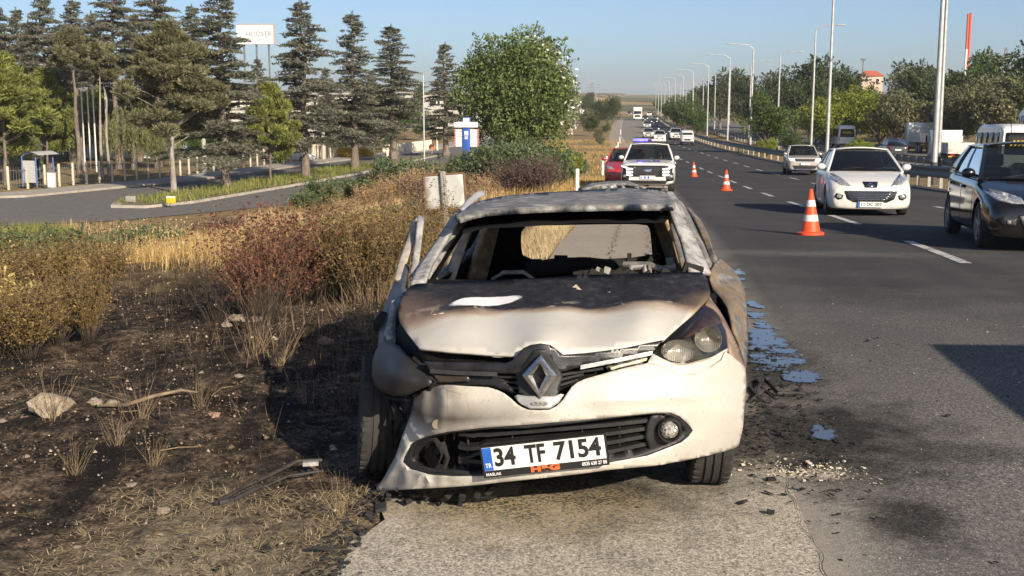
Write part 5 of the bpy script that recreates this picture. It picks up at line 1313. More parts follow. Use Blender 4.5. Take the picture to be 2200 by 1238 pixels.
def trunk_mesh(H, r, seed, limbs=(), m=bark):
    rd = random.Random(seed); mb = MB(); n = 8
    pts = [Vector((rd.uniform(-.03, .03) * i, rd.uniform(-.03, .03) * i, H * i / n - .1)) for i in range(n + 1)]
    mb.tube(pts, [r * (1.25 if i == 0 else 1) * (1 - .9 * i / n) + .01 for i in range(n + 1)], 9)
    for a, b, rr in limbs: mb.tube([a, (Vector(a) + Vector(b)) / 2 + Vector((0, 0, .08)), b], [rr, rr * .7, rr * .35], 5)
    o = mb.build('trunk', m); me = o.data; bpy.data.objects.remove(o); return me
def cedar(seed, H=12.5, Rb=3.0, h0=2.3, col=None, wh=24, droop=.26, trunk_r=.24):
    rg = np.random.default_rng(seed); C, D = [], []; limbs = []
    zz = h0
    k = 0
    while zz < H - .3:
        t = (zz - h0) / (H - h0); nb = 1
        for b in range(nb):
            a = rg.uniform(0, 2 * PI); L = Rb * 1.36 * (1 - t) ** .92 * (.72 + .28 * math.sin(zz * 7.5 + a) ) * rg.uniform(.6, 1.12) + .22
            if t < .12: L *= .8
            d = np.array([math.cos(a), math.sin(a), 0]); s = np.array([-d[1], d[0], 0])
            up = rg.uniform(.0, .22) + t * .35
            tip = np.array([0, 0, zz]) + d * L + np.array([0, 0, up * L - droop * L])
            if L > .9: limbs.append((Vector((0, 0, zz)), Vector(tip * [.85, .85, 1]), .035 + .02 * (1 - t)))
            ns = max(4, int(L / .17))
            for i in range(1, ns + 1):
                f = i / ns; p = np.array([0, 0, zz]) + d * L * f + np.array([0, 0, up * L * f - droop * L * f ** 2.2])
                tw = .42 * L * (1.12 - f) ** .8 * min(1, f * 3.0) + .10
                for sg in (-1, 1):
                    m = max(2, int(tw / .11))
                    q = np.linspace(.1, 1, m)[:, None]
                    dd = s * sg * .85 + d * .6; dd = dd / np.linalg.norm(dd)
                    pts = p + dd * tw * q + np.array([0, 0, -.16]) * tw * q ** 2
                    pts = np.repeat(pts, 2, 0) + rg.normal(size=(2 * m, 3)) * [.05, .05, .035]
                    C.append(pts); D.append(np.tile(dd * .8 + np.array([0, 0, .18]), (2 * m, 1)))
        zz += (.075 - .033 * t) * rg.uniform(.6, 1.4) * 24 / wh; k += 1
    # leader
    q = np.linspace(H - .9, H, 26); C.append(np.stack([rg.normal(size=26) * .04, rg.normal(size=26) * .04, q], 1)); D.append(np.tile([0, 0, 1.], (26, 1)))
    C = np.concatenate(C); D = np.concatenate(D)
    me = leafy('needles', C, .135, .26, col, rg, D, .55)
    return me, trunk_mesh(H * .97, trunk_r, seed, limbs)
def pine(seed, H=10, Rb=3, h0=3.2, col=None, trunk_r=.22, puff=.55, n=70, m=bark_pale):
    """long needled pine: rounded tufts at the ends of the branches"""
    rg = np.random.default_rng(seed); C, D, limbs = [], [], []
    for i in range(n):
        t = rg.uniform(0, 1) ** .9; z = h0 + (H - h0) * t; a = rg.uniform(0, 2 * PI)
        prof = math.sin(min(1, .25 + t * .8) * PI) ** .7 if t < .94 else .18
        L = Rb * prof * rg.uniform(.25, 1.05); c = np.array([math.cos(a) * L, math.sin(a) * L, z + .12 * L])
        limbs.append((Vector((0, 0, z - .35 * L)), Vector(c), .03 + .012 * L))
        pr = puff * rg.uniform(.7, 1.25)
        k = int(330 * (pr / .55) ** 2); u = rand_dirs(k, rg); r = pr * rg.uniform(.35, 1, (k, 1)) ** .6
        C.append(c + u * r * [1.15, 1.15, .62]); D.append(u * [1, 1, .7] + [0, 0, .45])
    C = np.concatenate(C); D = np.concatenate(D)
    return leafy('needles', C, .17, .20, col, rg, D, .35), trunk_mesh(H * .95, trunk_r, seed, [(a, b, r * .6) for a, b, r in limbs], m)
def broad(seed, H=8, Rx=4, h0=1.2, col=None, n=15000, lobes=26, leaf=.13, trunk_r=.22, shape=.9, bottom=.35, asp=.5):
    """broadleaved crown: leaf clusters on many uneven lobes, gaps between them"""
    rg = np.random.default_rng(seed); C, D, limbs = [], [], []; cz = h0 + (H - h0) * .52; hz = (H - h0) * .5
    L = []
    for i in range(lobes):
        u = rand_dirs(1, rg)[0]; u[2] = u[2] * .9 + .05; rr = rg.uniform(.35, .80)
        wsc = 1 - bottom * max(0, -u[2]); c = np.array([u[0] * Rx * rr * wsc, u[1] * Rx * rr * wsc, cz + u[2] * hz * (rr + .08)])
        L.append((c, Rx * rg.uniform(.24, .42))); limbs.append((Vector((0, 0, max(h0 * .8, c[2] - Rx * .7))), Vector(c), .035 + trunk_r * .15))
    tot = sum(r ** 2 for _, r in L)
    for c, r in L:
        k = int(n * r * r / tot); u = rand_dirs(k, rg); rad = r * rg.uniform(.25, 1.0, (k, 1)) ** .5
        dens = np.array([mnoise.noise(Vector(v * 2.2 + c)) for v in u]); keep = dens > -.22
        p = (c + u * rad * [1, 1, shape])[keep]
        C.append(p); D.append((u * .6 + [0, 0, .1])[keep])
        sp = rg.integers(2, 5)                                   # sprays that break the outline
        for q in range(sp):
            v = rand_dirs(1, rg)[0]; v[2] = abs(v[2]) * .9; ln = r * rg.uniform(.25, .6); kk = 22
            f = rg.uniform(0, 1, (kk, 1)); C.append(c + v * r * .85 + v * ln * f + rg.normal(size=(kk, 3)) * .09 * (1.3 - f)); D.append(np.tile(v, (kk, 1)))
    C = np.concatenate(C); D = np.concatenate(D)
    return leafy('leaves', C, leaf, asp, col, rg, D, 1.1), trunk_mesh(h0 + (H - h0) * .7, trunk_r, seed, limbs)
def willow(seed, H=7, Rx=3, col=None):
    rg = np.random.default_rng(seed); C, D, limbs = [], [], []
    for i in range(230):
        a = rg.uniform(0, 2 * PI); r = Rx * rg.uniform(.15, 1) ** .6; z0 = H * (1 - .38 * (r / Rx) ** 2) * rg.uniform(.86, 1); L = rg.uniform(.35, .8) * z0
        k = int(L / .075); f = np.linspace(0, 1, k)[:, None]
        base = np.array([math.cos(a) * r, math.sin(a) * r, z0]); out = np.array([math.cos(a), math.sin(a), 0]) * .35
        C.append(base + out * f * (1 - f * .3) + np.array([0, 0, -L]) * f ** 1.1 + rg.normal(size=(k, 3)) * .06); D.append(np.tile([0.2 * math.cos(a), .2 * math.sin(a), -1.], (k, 1)))
        if i % 6 == 0: limbs.append((Vector((0, 0, H * .45)), Vector(base), .05))
    return leafy('leaves', np.concatenate(C), .12, .2, col, rg, np.concatenate(D), .35), trunk_mesh(H * .7, .25, seed, limbs)
def shrub(seed, H=1.2, spread=.45, stems=36, col=None, stem_col=None, leaf=.022, per=40, lo=.35, base_r=.10, asp=.55, bend=.25, forks=2, sw=.004):
    """many thin stems rising from one stool, leaves on the upper part"""
    rg = np.random.default_rng(seed); V, Fq, C, D = [], [], [], []
    nv = 0
    def twig(p0, d, L, r):
        nonlocal nv
        m = 6; a = p0.copy(); pts = [a.copy()]; dd = d.copy()
        for i in range(m):
            dd = unit(dd + rg.normal(size=3) * .10 * np.array([1, 1, .5]) + np.array([0, 0, .03])); a = a + dd * L / m; pts.append(a.copy())
        pts = np.array(pts); s1 = unit(np.cross(dd, [.3, .8, .2])); s2 = unit(np.cross(dd, s1))
        for i, p in enumerate(pts):
            k = r * (1 - .8 * i / m)
            for q in range(3): V.append(p + (s1 * math.cos(q * 2.094) + s2 * math.sin(q * 2.094)) * k)
        for i in range(m):
            for q in range(3): Fq.append((nv + i * 3 + q, nv + i * 3 + (q + 1) % 3, nv + i * 3 + 3 + (q + 1) % 3, nv + i * 3 + 3 + q))
        nv += 3 * (m + 1); return pts
    for i in range(stems):
        a = rg.uniform(0, 2 * PI); b = base_r * rg.uniform(0, 1); p0 = np.array([math.cos(a) * b, math.sin(a) * b, -.03]); tilt = spread * rg.uniform(.1, 1.0); L = H * rg.uniform(.6, 1.12)
        d = unit(np.array([math.cos(a) * tilt, math.sin(a) * tilt, 1.0])); pts = twig(p0, d, L, sw)
        tw = [pts]
        for f in range(forks):
            j = rg.integers(2, 6); d2 = unit(d + rg.normal(size=3) * .45); tw.append(twig(pts[j], d2, L * rg.uniform(.25, .5), sw * .6))
        for T_ in tw:
            k = per if T_ is pts else per // 2; f = rg.uniform(lo if T_ is pts else .1, 1, k) * (len(T_) - 1); j = np.minimum(f.astype(int), len(T_) - 2); fr = (f - j)[:, None]
            C.append(T_[j] * (1 - fr) + T_[j + 1] * fr + rg.normal(size=(k, 3)) * leaf * 1.1); D.append(rand_dirs(k, rg) + [0, 0, .4])
    st = np_mesh('stems', np.array(V), np.array(Fq), stem_col)
    lf = leafy('leaves', np.concatenate(C), leaf, asp, col, rg, np.concatenate(D), .6) if per else None
    return lf, st
def plant(name, label, cat, loc, meshes, sc=1.0, rz=0.0, group=None, parts=('crown', 'trunk')):
    o = empty(name, loc, rz); o.scale = (sc, sc, sc) if not hasattr(sc, '__len__') else sc
    tag(o, label, cat, group)
    for me, pn in zip(meshes, parts):
        if me: wrap(pn, me, o)
    return o
def gp(px, Y, dz=0.0):
    """ground point in the direction of image column px, Y metres ahead"""
    X = bx(px, Y)
    return (X, Y, float(T(X, Y)) + dz)

cedar_col = leafmat('cedar_needles', (.036, .040, .028), (.112, .112, .080), (.20, .195, .145), .1)
pine_col = leafmat('pine_needles', (.045, .045, .024), (.125, .120, .062), (.22, .20, .115), .1)
pine_yel = leafmat('young_pine_needles', (.05, .065, .018), (.16, .175, .045), (.28, .28, .08), .15)
willow_col = leafmat('willow_leaves', (.06, .075, .028), (.17, .185, .075), (.27, .27, .12), .25)
green_col = leafmat('green_leaves', (.026, .045, .013), (.085, .125, .034), (.15, .19, .055), .25)
silver_col = leafmat('poplar_leaves', (.034, .052, .016), (.115, .150, .046), (.20, .225, .085), .22)
pale_col = leafmat('pale_leaf_undersides', (.55, .54, .46), (.70, .69, .60), None, .2)
dark_col = leafmat('dark_leaves', (.020, .030, .013), (.058, .076, .031), (.11, .125, .05), .2)
lime_col = leafmat('lime_leaves', (.06, .085, .015), (.20, .23, .03), (.36, .34, .05), .3)
olive_col = leafmat('olive_leaves', (.05, .055, .028), (.14, .14, .075), (.24, .22, .13), .2)
stem_tan = plain('stem_tan', (.30, .22, .13), .9, var=.4, scale=20)
stem_mix = NT('scorched_stems'); stem_mix.base(stem_mix.mix(stem_mix.rng(stem_mix.sep(stem_mix.co())[2], .10, .55), (.045, .032, .024), (.26, .19, .11))).rough(.95); stem_mix = stem_mix.m
stem_dark = plain('stem_dark', (.055, .040, .030), .95, var=.6, scale=9)

ce = [cedar(1, col=cedar_col), cedar(2, 12.8, 2.6, 2.6, cedar_col), cedar(3, 12.5, 2.4, 2.0, cedar_col, 22), cedar(4, 14.5, 2.9, 7.2, cedar_col, 24), cedar(5, 13.2, 3.2, 2.0, cedar_col)]
pi_ = [pine(21, 10.2, 3.1, 3.3, pine_col, n=150, puff=.6, trunk_r=.17), pine(22, 7.0, 2.4, 1.7, pine_yel, n=110, trunk_r=.11, m=bark)]
TG = 'conifers along the service road'
for px, by, lab, me, sc, rz in ((478, 405, 'broad cedar in front of the billboard on the island', ce[4], (1.15, 1.15, 1.0), 0), (652, 382, 'tall dark cedar right of the billboard', ce[0], (1.25, 1.25, 1.03), 1.2), (760, 362, 'slender cedar right of the tallest island cedar', ce[2], (1.35, 1.35, 1.03), 2.2), (843, 338, 'wide dark cedar left of the thin street lamp', ce[1], (1.6, 1.6, 1.02), 3.1), (957, 327, 'thin cedar left of the big poplar', ce[2], (1.3, 1.3, .96), 4.4)):
    Yb = (CAM_H + 3.75) * FPX / (by - 215); p = gp(px, Yb, .15); plant('cedar_tree', lab, 'tree', p, me, sc, rz, TG)
p = gp(365, 74, .15); plant('pine_tree', 'brownish round pine with bare pale trunk at the island tip', 'tree', p, pi_[0], 1.0, .4, TG)
plant('pine_tree', 'low bright pine between the two tall island cedars', 'tree', gp(577, 82, .15), pi_[1], (.75, .75, .95), .9, TG)
plant('pine_tree', 'bright green pine cut off by the left edge', 'tree', gp(2, 80), pi_[1], 1.25, 2.0, TG)
plant('pine_tree', 'yellow green pine behind the bus shelter', 'tree', gp(95, 92), pi_[1], (.8, .8, 1.15), 1.0, TG)
for px, Y, lab, me, sc in ((45, 104, 'leftmost high crowned cedar against the sky', ce[2], 1.12), (100, 94, 'high crowned cedar above the bus shelter', ce[3], 1.0), (168, 98, 'high crowned cedar right of the bus shelter', ce[3], .98), (248, 100, 'tall cedar behind the flag poles', ce[3], 1.14), (338, 104, 'tall cedar behind the round pine', ce[3], 1.17), (420, 112, 'cedar half hidden behind the broad island cedar', ce[3], 1.02), (5, 98, 'high crowned cedar at the left edge', ce[3], .95), (70, 112, 'cedar behind the gap left of the shelter', ce[1], 1.05), (135, 116, 'cedar filling the gap behind the shelter trees', ce[0], 1.08), (205, 118, 'cedar between the flag poles and the tall back cedar', ce[1], 1.15), (295, 112, 'cedar left of the round pine crown', ce[0], 1.12), (380, 120, 'cedar right behind the round pine', ce[1], 1.1), (555, 116, 'cedar in the gap below the billboard', ce[0], .80), (700, 122, 'cedar behind the gap right of the tallest island cedar', ce[1], .72), (800, 135, 'cedar behind the gap between the slender cedars', ce[0], .75)):
    plant('cedar_tree', lab, 'tree', gp(px, Y), me, sc, px * .7, TG)
plant('bare_trunk_pine', 'forked bare trunk tree left of the flag poles', 'tree', gp(163, 88), pine(25, 11, 1.8, 8.0, pine_col, n=22, m=bark), 1, 0, TG)
for k, px in enumerate((212, 226)): plant('bare_trunk_pine', 'thin reddish bare pine trunk, %s of the pair by the flag poles' % ('left' if k == 0 else 'right'), 'tree', gp(px, 90 + k), pine(26 + k, 10, 1.4, 7.5, pine_col, .12, n=16), 1, 0, TG)
wl = willow(31, 6.2, 2.7, willow_col)
for px, Y, sc, lab in ((90, 99, 1.15, 'large weeping willow behind the bus shelter'), (15, 88, .8, 'low weeping willow at the left edge'), (280, 100, .95, 'weeping willow behind the fence under the round pine'), (330, 102, .8, 'smaller weeping willow beside the island pine trunk')):
    plant('willow_tree', lab, 'tree', gp(px, Y), wl, sc, px, 'willows behind the fence')
bl_ = [broad(41, 8.8, 4.3, .9, silver_col, 52000, 60, .105, .25, 1.0, .15), broad(42, 7.5, 3.6, 1.3, green_col, 11000, 26), broad(43, 8.5, 4.2, 1.2, dark_col, 12000, 28), broad(44, 6.5, 3.6, 1.0, lime_col, 11000, 24), broad(45, 7.5, 3.4, 1.5, olive_col, 9000, 24)]
# the big poplar on the verge
pop = plant('poplar_tree', 'big round green poplar with pale flecks beside the verge', 'tree', gp(1118, 79, -.5), bl_[0], (1.03, 1.03, 1.08), 0.6)
rgp = np.random.default_rng(7); u = rand_dirs(700, rgp); u = u[(u[:, 2] > -.6) & (u[:, 0] + .35 * u[:, 2] > .25)]
Cp = u * [4.0, 4.0, 3.8] * rgp.uniform(.86, 1.0, (len(u), 1)) + [0, 0, 4.9]
wrap('pale_sprays', leafy('pale_sprays', np.repeat(Cp, 2, 0) + rgp.normal(size=(2 * len(Cp), 3)) * .12, .13, .4, pale_col, rgp), pop)
plant('broadleaf_tree', 'yellowish broadleaf behind the forked trunk', 'tree', gp(150, 112), bl_[3], 1.15, 1, 'trees behind the fence')
plant('broadleaf_tree', 'green broadleaf behind the fence under the broad cedar', 'tree', gp(450, 122), bl_[1], .8, 2, 'trees behind the fence')
plant('broadleaf_tree', 'dark clipped tree beside the far pavement', 'tree', gp(905, 178), bl_[1], .55, 2, 'trees behind the fence')
plant('broadleaf_tree', 'narrow dark cypress by the wooden power pole', 'tree', gp(895, 190), bl_[2], (.35, .35, 1.0), 2, 'trees behind the fence')
plant('broadleaf_tree', 'small round green tree by the yellow hedge', 'tree', gp(836, 150), bl_[1], .4, 2, 'trees behind the fence')
for k, (px, Y, me, sc, lab) in enumerate(((20, 118, 1, 1.0, 'green tree behind the leftmost pine'), (70, 125, 4, 1.05, 'olive tree above the willow at the left'), (205, 130, 1, 1.0, 'green tree behind the white office block top'), (255, 112, 4, .8, 'olive tree between the flag poles and the round pine'), (310, 126, 1, .95, 'green tree behind the round pine'), (385, 120, 4, .75, 'olive tree behind the round pine trunk'), (425, 105, 1, .5, 'low green tree beside the pale concrete pole'), (520, 118, 1, .62, 'low green tree between the broad cedar and the bright pine'), (560, 128, 4, .7, 'olive tree right of the broad cedar'), (615, 125, 2, .62, 'dark tree left of the tallest island cedar'), (720, 150, 2, .75, 'dark tree above the slatted fence'), (800, 170, 2, .8, 'dark tree between the two slender cedars'), (870, 185, 1, .75, 'green tree left of the thin street lamp'))):
    plant('broadleaf_tree', lab, 'tree', gp(px, Y), bl_[me], sc, k * 1.3, 'trees behind the fence')
# trees beyond the opposite carriageway and in the median
RT = 'trees beyond the opposite carriageway'
rows = [(1548, 255, 2, 1.12, 'dark tall tree left of the median tree, beyond the far road'), (1600, 235, 2, .95, 'dark tree directly behind the median tree'), (1690, 215, 2, .98, 'dark tree behind the arm light right of the median tree'), (1745, 200, 2, 1.15, 'tallest dark tree on the ridge left of the house'), (1712, 180, 2, .85, 'dark tree low between two light poles'), (1800, 185, 2, .98, 'dark round tree just left of the lone light pole crown'),
        (1775, 150, 3, .72, 'lime green bush behind the thin pole'), (1838, 160, 3, .9, 'bright lime tree above the white hatchback'), (1895, 150, 3, .86, 'lime and brown tree below the house'), (1875, 205, 2, .70, 'dark tree under the red roofed house'), (1960, 165, 4, 1.05, 'pale silvery tree left of the double light pole'), (1930, 140, 4, .75, 'greyish tree behind the tipper lorry'),
        (2005, 150, 2, .85, 'dark tree behind the double light pole'), (2085, 165, 1, 1.15, 'green tree in front of the red and white mast'), (2060, 128, 4, .75, 'dry grey brown tree right of the double light pole'), (2040, 150, 2, .8, 'dark green tree below the mast'), (2130, 135, 4, .88, 'olive tree above the chevron minibus'), (2190, 140, 2, 1.0, 'dark tree at the right edge'), (2165, 118, 4, .82, 'olive brown tree at the far right behind the tall vehicle'), (2140, 170, 1, 1.05, 'green crown behind the olive trees at the right'),
        (1512, 300, 2, .8, 'dark tree farthest up the road on the right'), (1655, 260, 2, .95, 'dark tree peeping over the median tree'), (1980, 200, 2, 1.0, 'dark tree far behind the silvery tree'), (2215, 120, 1, .95, 'green tree cut by the right edge')]
for px, Y, k, sc, lab in rows:
    X = bx(px, Y)
    plant('broadleaf_tree', lab, 'tree', (X, Y, float(T(X, Y)) - .6), bl_[k], (sc * 1.42, sc * 1.42, sc * 1.34), px * 1.3, RT)
for px, Y, k, sc, lab in ((1652, 122, 1, .82, 'full green tree standing in the median'), (1472, 215, 1, .95, 'nearer of the dense trees in the far median'), (1500, 195, 1, .75, 'low crowned tree right of the dense median trees'), (1452, 265, 1, .95, 'farthest tree in the median'), (1855, 92, 3, .33, 'lime bush between the guard rails above the white hatchback'), (1650, 112, 3, .30, 'lime bush at the foot of the median tree'), (1705, 118, 1, .34, 'small green bush right of the median tree')):
    X = bx(px, Y); plant('median_tree', lab, 'tree', (X, Y, float(T(X, Y)) - .3), bl_[k], sc, px, 'trees in the median')
# verge trees up the road on the left
for px, Y, k, sc, lab in ((1308, 265, 2, .80, 'round dark tree on the far left verge'), (1270, 200, 2, .42, 'dark low bush below the far verge tree'), (1288, 285, 2, .7, 'tree behind the round verge tree'), (1285, 165, 4, .30, 'pale scrub halfway up the verge'), (1262, 250, 4, .6, 'olive tree left of the round verge tree'), (1303, 215, 1, .28, 'small green bush at the shoulder edge'), (1290, 150, 4, .2, 'small dark bush near the delineators')):
    X = bx(px, Y); plant('verge_bush', lab, 'bush', (X, Y, float(T(X, Y)) - .2), bl_[k], sc, px, 'bushes up the verge')

for k in range(26):
    Y = 285 + k * 10; sd = (-1, 1, 1)[k % 3]; X = float(cx(Y)) + (14.5 if k % 3 == 1 else 35 + (k * 7) % 20 if sd > 0 else -7 - (k * 5) % 14); s_ = .45 + (k * 37 % 10) * .04
    plant('roadside_tree', ('tiny hazy tree on the left verge at the far end of the road', 'tiny hazy tree in the median at the far end of the road', 'tiny hazy tree beyond the opposite lanes at the far end of the road')[k % 3], 'tree', (X, Y, float(T(X, Y)) - .3), bl_[(2, 1, 2)[k % 3]], s_, k * 1.9, 'far roadside trees')
# --- shrubs on the slope
dryl = leafmat('dry_brown_leaves', (.042, .028, .011), (.175, .118, .042), (.40, .30, .12), .2)
redl = leafmat('reddish_leaves', (.045, .018, .014), (.145, .055, .036), (.24, .13, .06), .2)
crim = leafmat('crimson_leaves', (.10, .014, .025), (.24, .035, .06), (.25, .13, .06), .2)
purp = leafmat('purple_brown_leaves', (.05, .032, .030), (.13, .085, .075), (.20, .15, .11), .2)
tanl = leafmat('tan_seed_heads', (.22, .135, .07), (.42, .29, .16), (.55, .42, .27), .2)
forb = leafmat('forb_leaves', (.035, .055, .024), (.105, .135, .060), (.19, .215, .12), .2)
wilt = leafmat('wilted_leaves', (.20, .16, .055), (.42, .34, .13), (.52, .45, .22), .2)
sh_dry = shrub(51, 1.2, .46, 80, dryl, stem_mix, .021, 24, .45, forks=3)
sh_dry2 = shrub(52, 1.3, .44, 75, dryl, stem_mix, .020, 21, .5, forks=3)
sh_bare = shrub(53, 1.0, .6, 40, None, stem_dark, per=0, forks=4)
sh_red = shrub(54, 1.35, .50, 75, redl, stem_mix, .021, 20, .42, base_r=.18, forks=3)
sh_crim = shrub(55, 1.1, .46, 50, crim, stem_tan, .016, 26, .45, forks=3)
sh_purp = shrub(56, 1.2, .62, 90, purp, stem_dark, .018, 32, .3, base_r=.3, forks=3)
sh_tan = shrub(57, 1.3, .38, 80, tanl, stem_tan, .019, 30, .55, base_r=.38, forks=3)
sh_gold = shrub(58, 1.6, .42, 90, leafmat('gold_brown_leaves', (.050, .034, .012), (.18, .125, .046), (.36, .26, .10), .2), stem_tan, .0165, 34, .38, base_r=.3, forks=3)
sh_forb = shrub(59, 1.05, .6, 75, forb, plain('forb_stem', (.14, .15, .07), .9), .050, 60, .05, base_r=.5)
sh_wilt = shrub(60, .8, .55, 16, wilt, stem_tan, .055, 16, .3, asp=.35)
sh_straw = shrub(61, .55, .7, 22, None, stem_tan, per=0, forks=1, sw=.0035)
SG = 'dry shrubs on the slope'
def shr(px, py, me, sc, name, lab, rz=0.0, group=SG):
    kk = .66; sc = tuple(v * kk for v in sc) if hasattr(sc, '__len__') else sc * (kk if name != 'straw_tuft' else 1)
    if hasattr(sc, '__len__'): sc = (sc[0] * 1.2, sc[1] * 1.2, sc[2])
    p = gnd(px, py); return plant(name, lab, 'shrub', (p.x, p.y, float(T(p.x, p.y))), me, sc, rz, group, ('leaves', 'stems'))
for px, py, me, sc, nm, lab in (
    (60, 775, sh_dry, (.85, .85, .74), 'dry_shrub', 'yellow brown shrub at the left edge with a fan of stubby stalks'), (15, 765, sh_dry2, (.9, .9, .74), 'dry_shrub', 'yellow brown shrub cut by the left edge'), (118, 745, sh_dry2, (.8, .8, .70), 'dry_shrub', 'brown shrub just left of the tall narrow one'), (190, 740, sh_dry, (.55, .55, .82), 'dry_shrub', 'narrow fan shaped brown shrub standing alone'),
    (25, 680, sh_dry2, (1.2, 1.2, .9), 'dry_shrub', 'brown shrub behind the left edge shrubs'), (110, 660, sh_dry, (1.2, 1.2, .9), 'dry_shrub', 'golden brown shrub in the back row at the left'), (230, 640, sh_dry2, (.95, .95, .80), 'dry_shrub', 'golden brown shrub next to the open straw patch'),
    (462, 695, sh_bare, (.85, .85, 1.0), 'bare_shrub', 'dark bare twig shrub in front of the straw patch'), (405, 660, sh_bare, (.6, .6, .85), 'bare_shrub', 'thin bare twigs left of the dark bare shrub'), (560, 720, sh_bare, (.9, .9, .9), 'bare_shrub', 'charred twig base of the red shrub'), (565, 690, sh_red, (1.05, 1.05, 1.05), 'red_shrub', 'reddish brown shrub in the middle of the slope'), (635, 650, sh_red, (1.2, 1.2, 1.1), 'red_shrub', 'reddish shrub behind and right of the middle one'), (530, 655, sh_red, (.8, .8, .85), 'red_shrub', 'small reddish shrub behind the bare twigs'),
    (735, 625, sh_crim, (1.05, 1.05, .95), 'crimson_shrub', 'crimson leaved shrub between red and golden ones'), (700, 640, sh_red, (.9, .9, .9), 'red_shrub', 'dull red shrub beside the crimson one'), (800, 650, sh_gold, (1.1, 1.1, 1.0), 'golden_shrub', 'large golden brown shrub behind the open car door'), (860, 640, sh_gold, (1.0, 1.0, .95), 'golden_shrub', 'golden shrub directly left of the road sign'), (745, 640, sh_gold, (.8, .8, .85), 'golden_shrub', 'golden shrub behind the pale stones'), (905, 600, sh_gold, (1.0, 1.0, .8), 'golden_shrub', 'brown shrub behind the windscreen pillar'), (780, 720, sh_straw, (1.2, 1.2, 1.2), 'straw_tuft', 'arching straw stalks beside the open door'),
    (1120, 425, sh_purp, (2.3, 2.3, 1.75), 'purple_shrub', 'dark purple brown bush right of the road sign'), (1165, 420, sh_purp, (1.6, 1.6, 1.5), 'purple_shrub', 'purple brown bush at the edge of the mown verge'), (945, 520, sh_purp, (1.4, 1.4, 1.25), 'purple_shrub', 'dark brown bush under the road sign'), (1040, 430, sh_tan, (1.6, 1.6, 1.1), 'tan_weed', 'tan weeds right of the road sign plate'), (480, 500, sh_purp, (1.6, 1.6, .9), 'purple_shrub', 'mauve grey weed beside the service road'), (430, 510, sh_purp, (1.3, 1.3, .8), 'purple_shrub', 'pale mauve weed left of the service road bend'),
    (850, 440, sh_tan, (2.2, 2.2, 1.55), 'tan_weed', 'tall pinkish tan weeds left of the road sign'), (900, 430, sh_tan, (2.4, 2.4, 1.7), 'tan_weed', 'tan weeds directly behind the sign'), (800, 450, sh_tan, (2.0, 2.0, 1.3), 'tan_weed', 'straw coloured weeds beside the kerb'), (740, 470, sh_tan, (1.6, 1.6, 1.0), 'tan_weed', 'low straw weeds near the service road bend'), (690, 480, sh_dry, (1.8, 1.8, 1.0), 'dry_shrub', 'greenish brown weeds at the bend of the service road'), (980, 405, sh_tan, (2.2, 2.2, 1.4), 'tan_weed', 'pale tan weeds above the sign')):
    shr(px, py, me, sc, nm, lab, px * .37)
for k, (px, py, sc, lab) in enumerate(((300, 560, 1.5, 'dense green weeds in front of the service road'), (225, 570, 1.4, 'green weeds left of the dense clump'), (365, 545, 1.2, 'green weeds at the edge of the straw patch'), (140, 565, 1.5, 'grey green weeds behind the brown shrubs'), (60, 570, 1.5, 'grey green weeds at the left'), (5, 575, 1.5, 'grey green weeds at the left edge'), (330, 530, 1.2, 'green weeds topping the bank'), (700, 440, 1.9, 'low green rose bush at the bend'), (650, 455, 1.4, 'low green bush beside the asphalt bend'), (760, 425, 1.5, 'green weeds below the kerb'))):
    shr(px, py, sh_forb, sc, 'green_weeds', lab, k * 1.1, 'green weeds on the slope')
shr(10, 705, sh_wilt, 1.0, 'wilted_plant', 'pale wilted broad leaved plant at the left edge')
jun = broad(71, 2.4, 2.2, .1, leafmat('juniper_leaves', (.035, .05, .022), (.10, .13, .06), (.17, .20, .10), .2), 9000, 30, .075, .05, .8, 0)
yg = broad(72, 2.4, 1.8, .1, lime_col, 5000, 20, .085, .05, .9, 0)
for px, Y, me, sc, lab in ((850, 66, jun, .95, 'low juniper at the end of the kerb'), (900, 70, jun, .8, 'low juniper right of the kerb end'), (800, 68, jun, .6, 'small juniper over the kerb'), (1090, 52, jun, .95, 'broad green bush below the poplar'), (1150, 50, jun, .85, 'green bush right of the road sign below the poplar'), (1040, 56, jun, .9, 'green bush left below the poplar'), (1205, 52, yg, .62, 'yellow green bush on the edge of the verge'), (1185, 56, jun, .7, 'green bush behind the yellow green one'), (1232, 66, jun, .5, 'pale bush beside the white post'), (970, 64, jun, .6, 'green bush under the totem sign')):
    plant('low_bush', lab, 'bush', gp(px, Y, -.1), me, sc, px, 'low bushes at the foot of the trees')

# --- grasses
gold_g = leafmat('golden_grass', (.24, .155, .055), (.48, .33, .13), (.62, .47, .23), .3)
straw_g = leafmat('straw', (.26, .19, .10), (.46, .36, .21), (.62, .53, .36), .2)
green_g = leafmat('green_grass', (.07, .085, .02), (.20, .21, .055), (.34, .33, .10), .3)
char_g = leafmat('charred_stalks', (.012, .010, .009), (.045, .032, .022), (.20, .15, .09), .05)
def field(n, x0, x1, y0, y1, pw=1.0, keep=None, seed=1):
    rg = np.random.default_rng(seed); Y = y0 + (y1 - y0) * rg.uniform(0, 1, n) ** pw; X = rg.uniform(x0, x1, n)
    if callable(keep): k = keep(X, Y, rg); X, Y = X[k], Y[k]
    return np.stack([X, Y, T(X, Y)], 1)
def stuff(name, label, me, kind='stuff', cat=None):
    o = wrap(name, me); tag(o, label, cat, kind=kind); return o
def patchy(f, thr): return lambda X, Y, rg: (np.sin(X * f + 1) * np.sin(Y * f * .8 + 2) + .5 * np.sin(X * f * 2.3 + Y * f) + rg.normal(size=len(X)) * .35) > thr
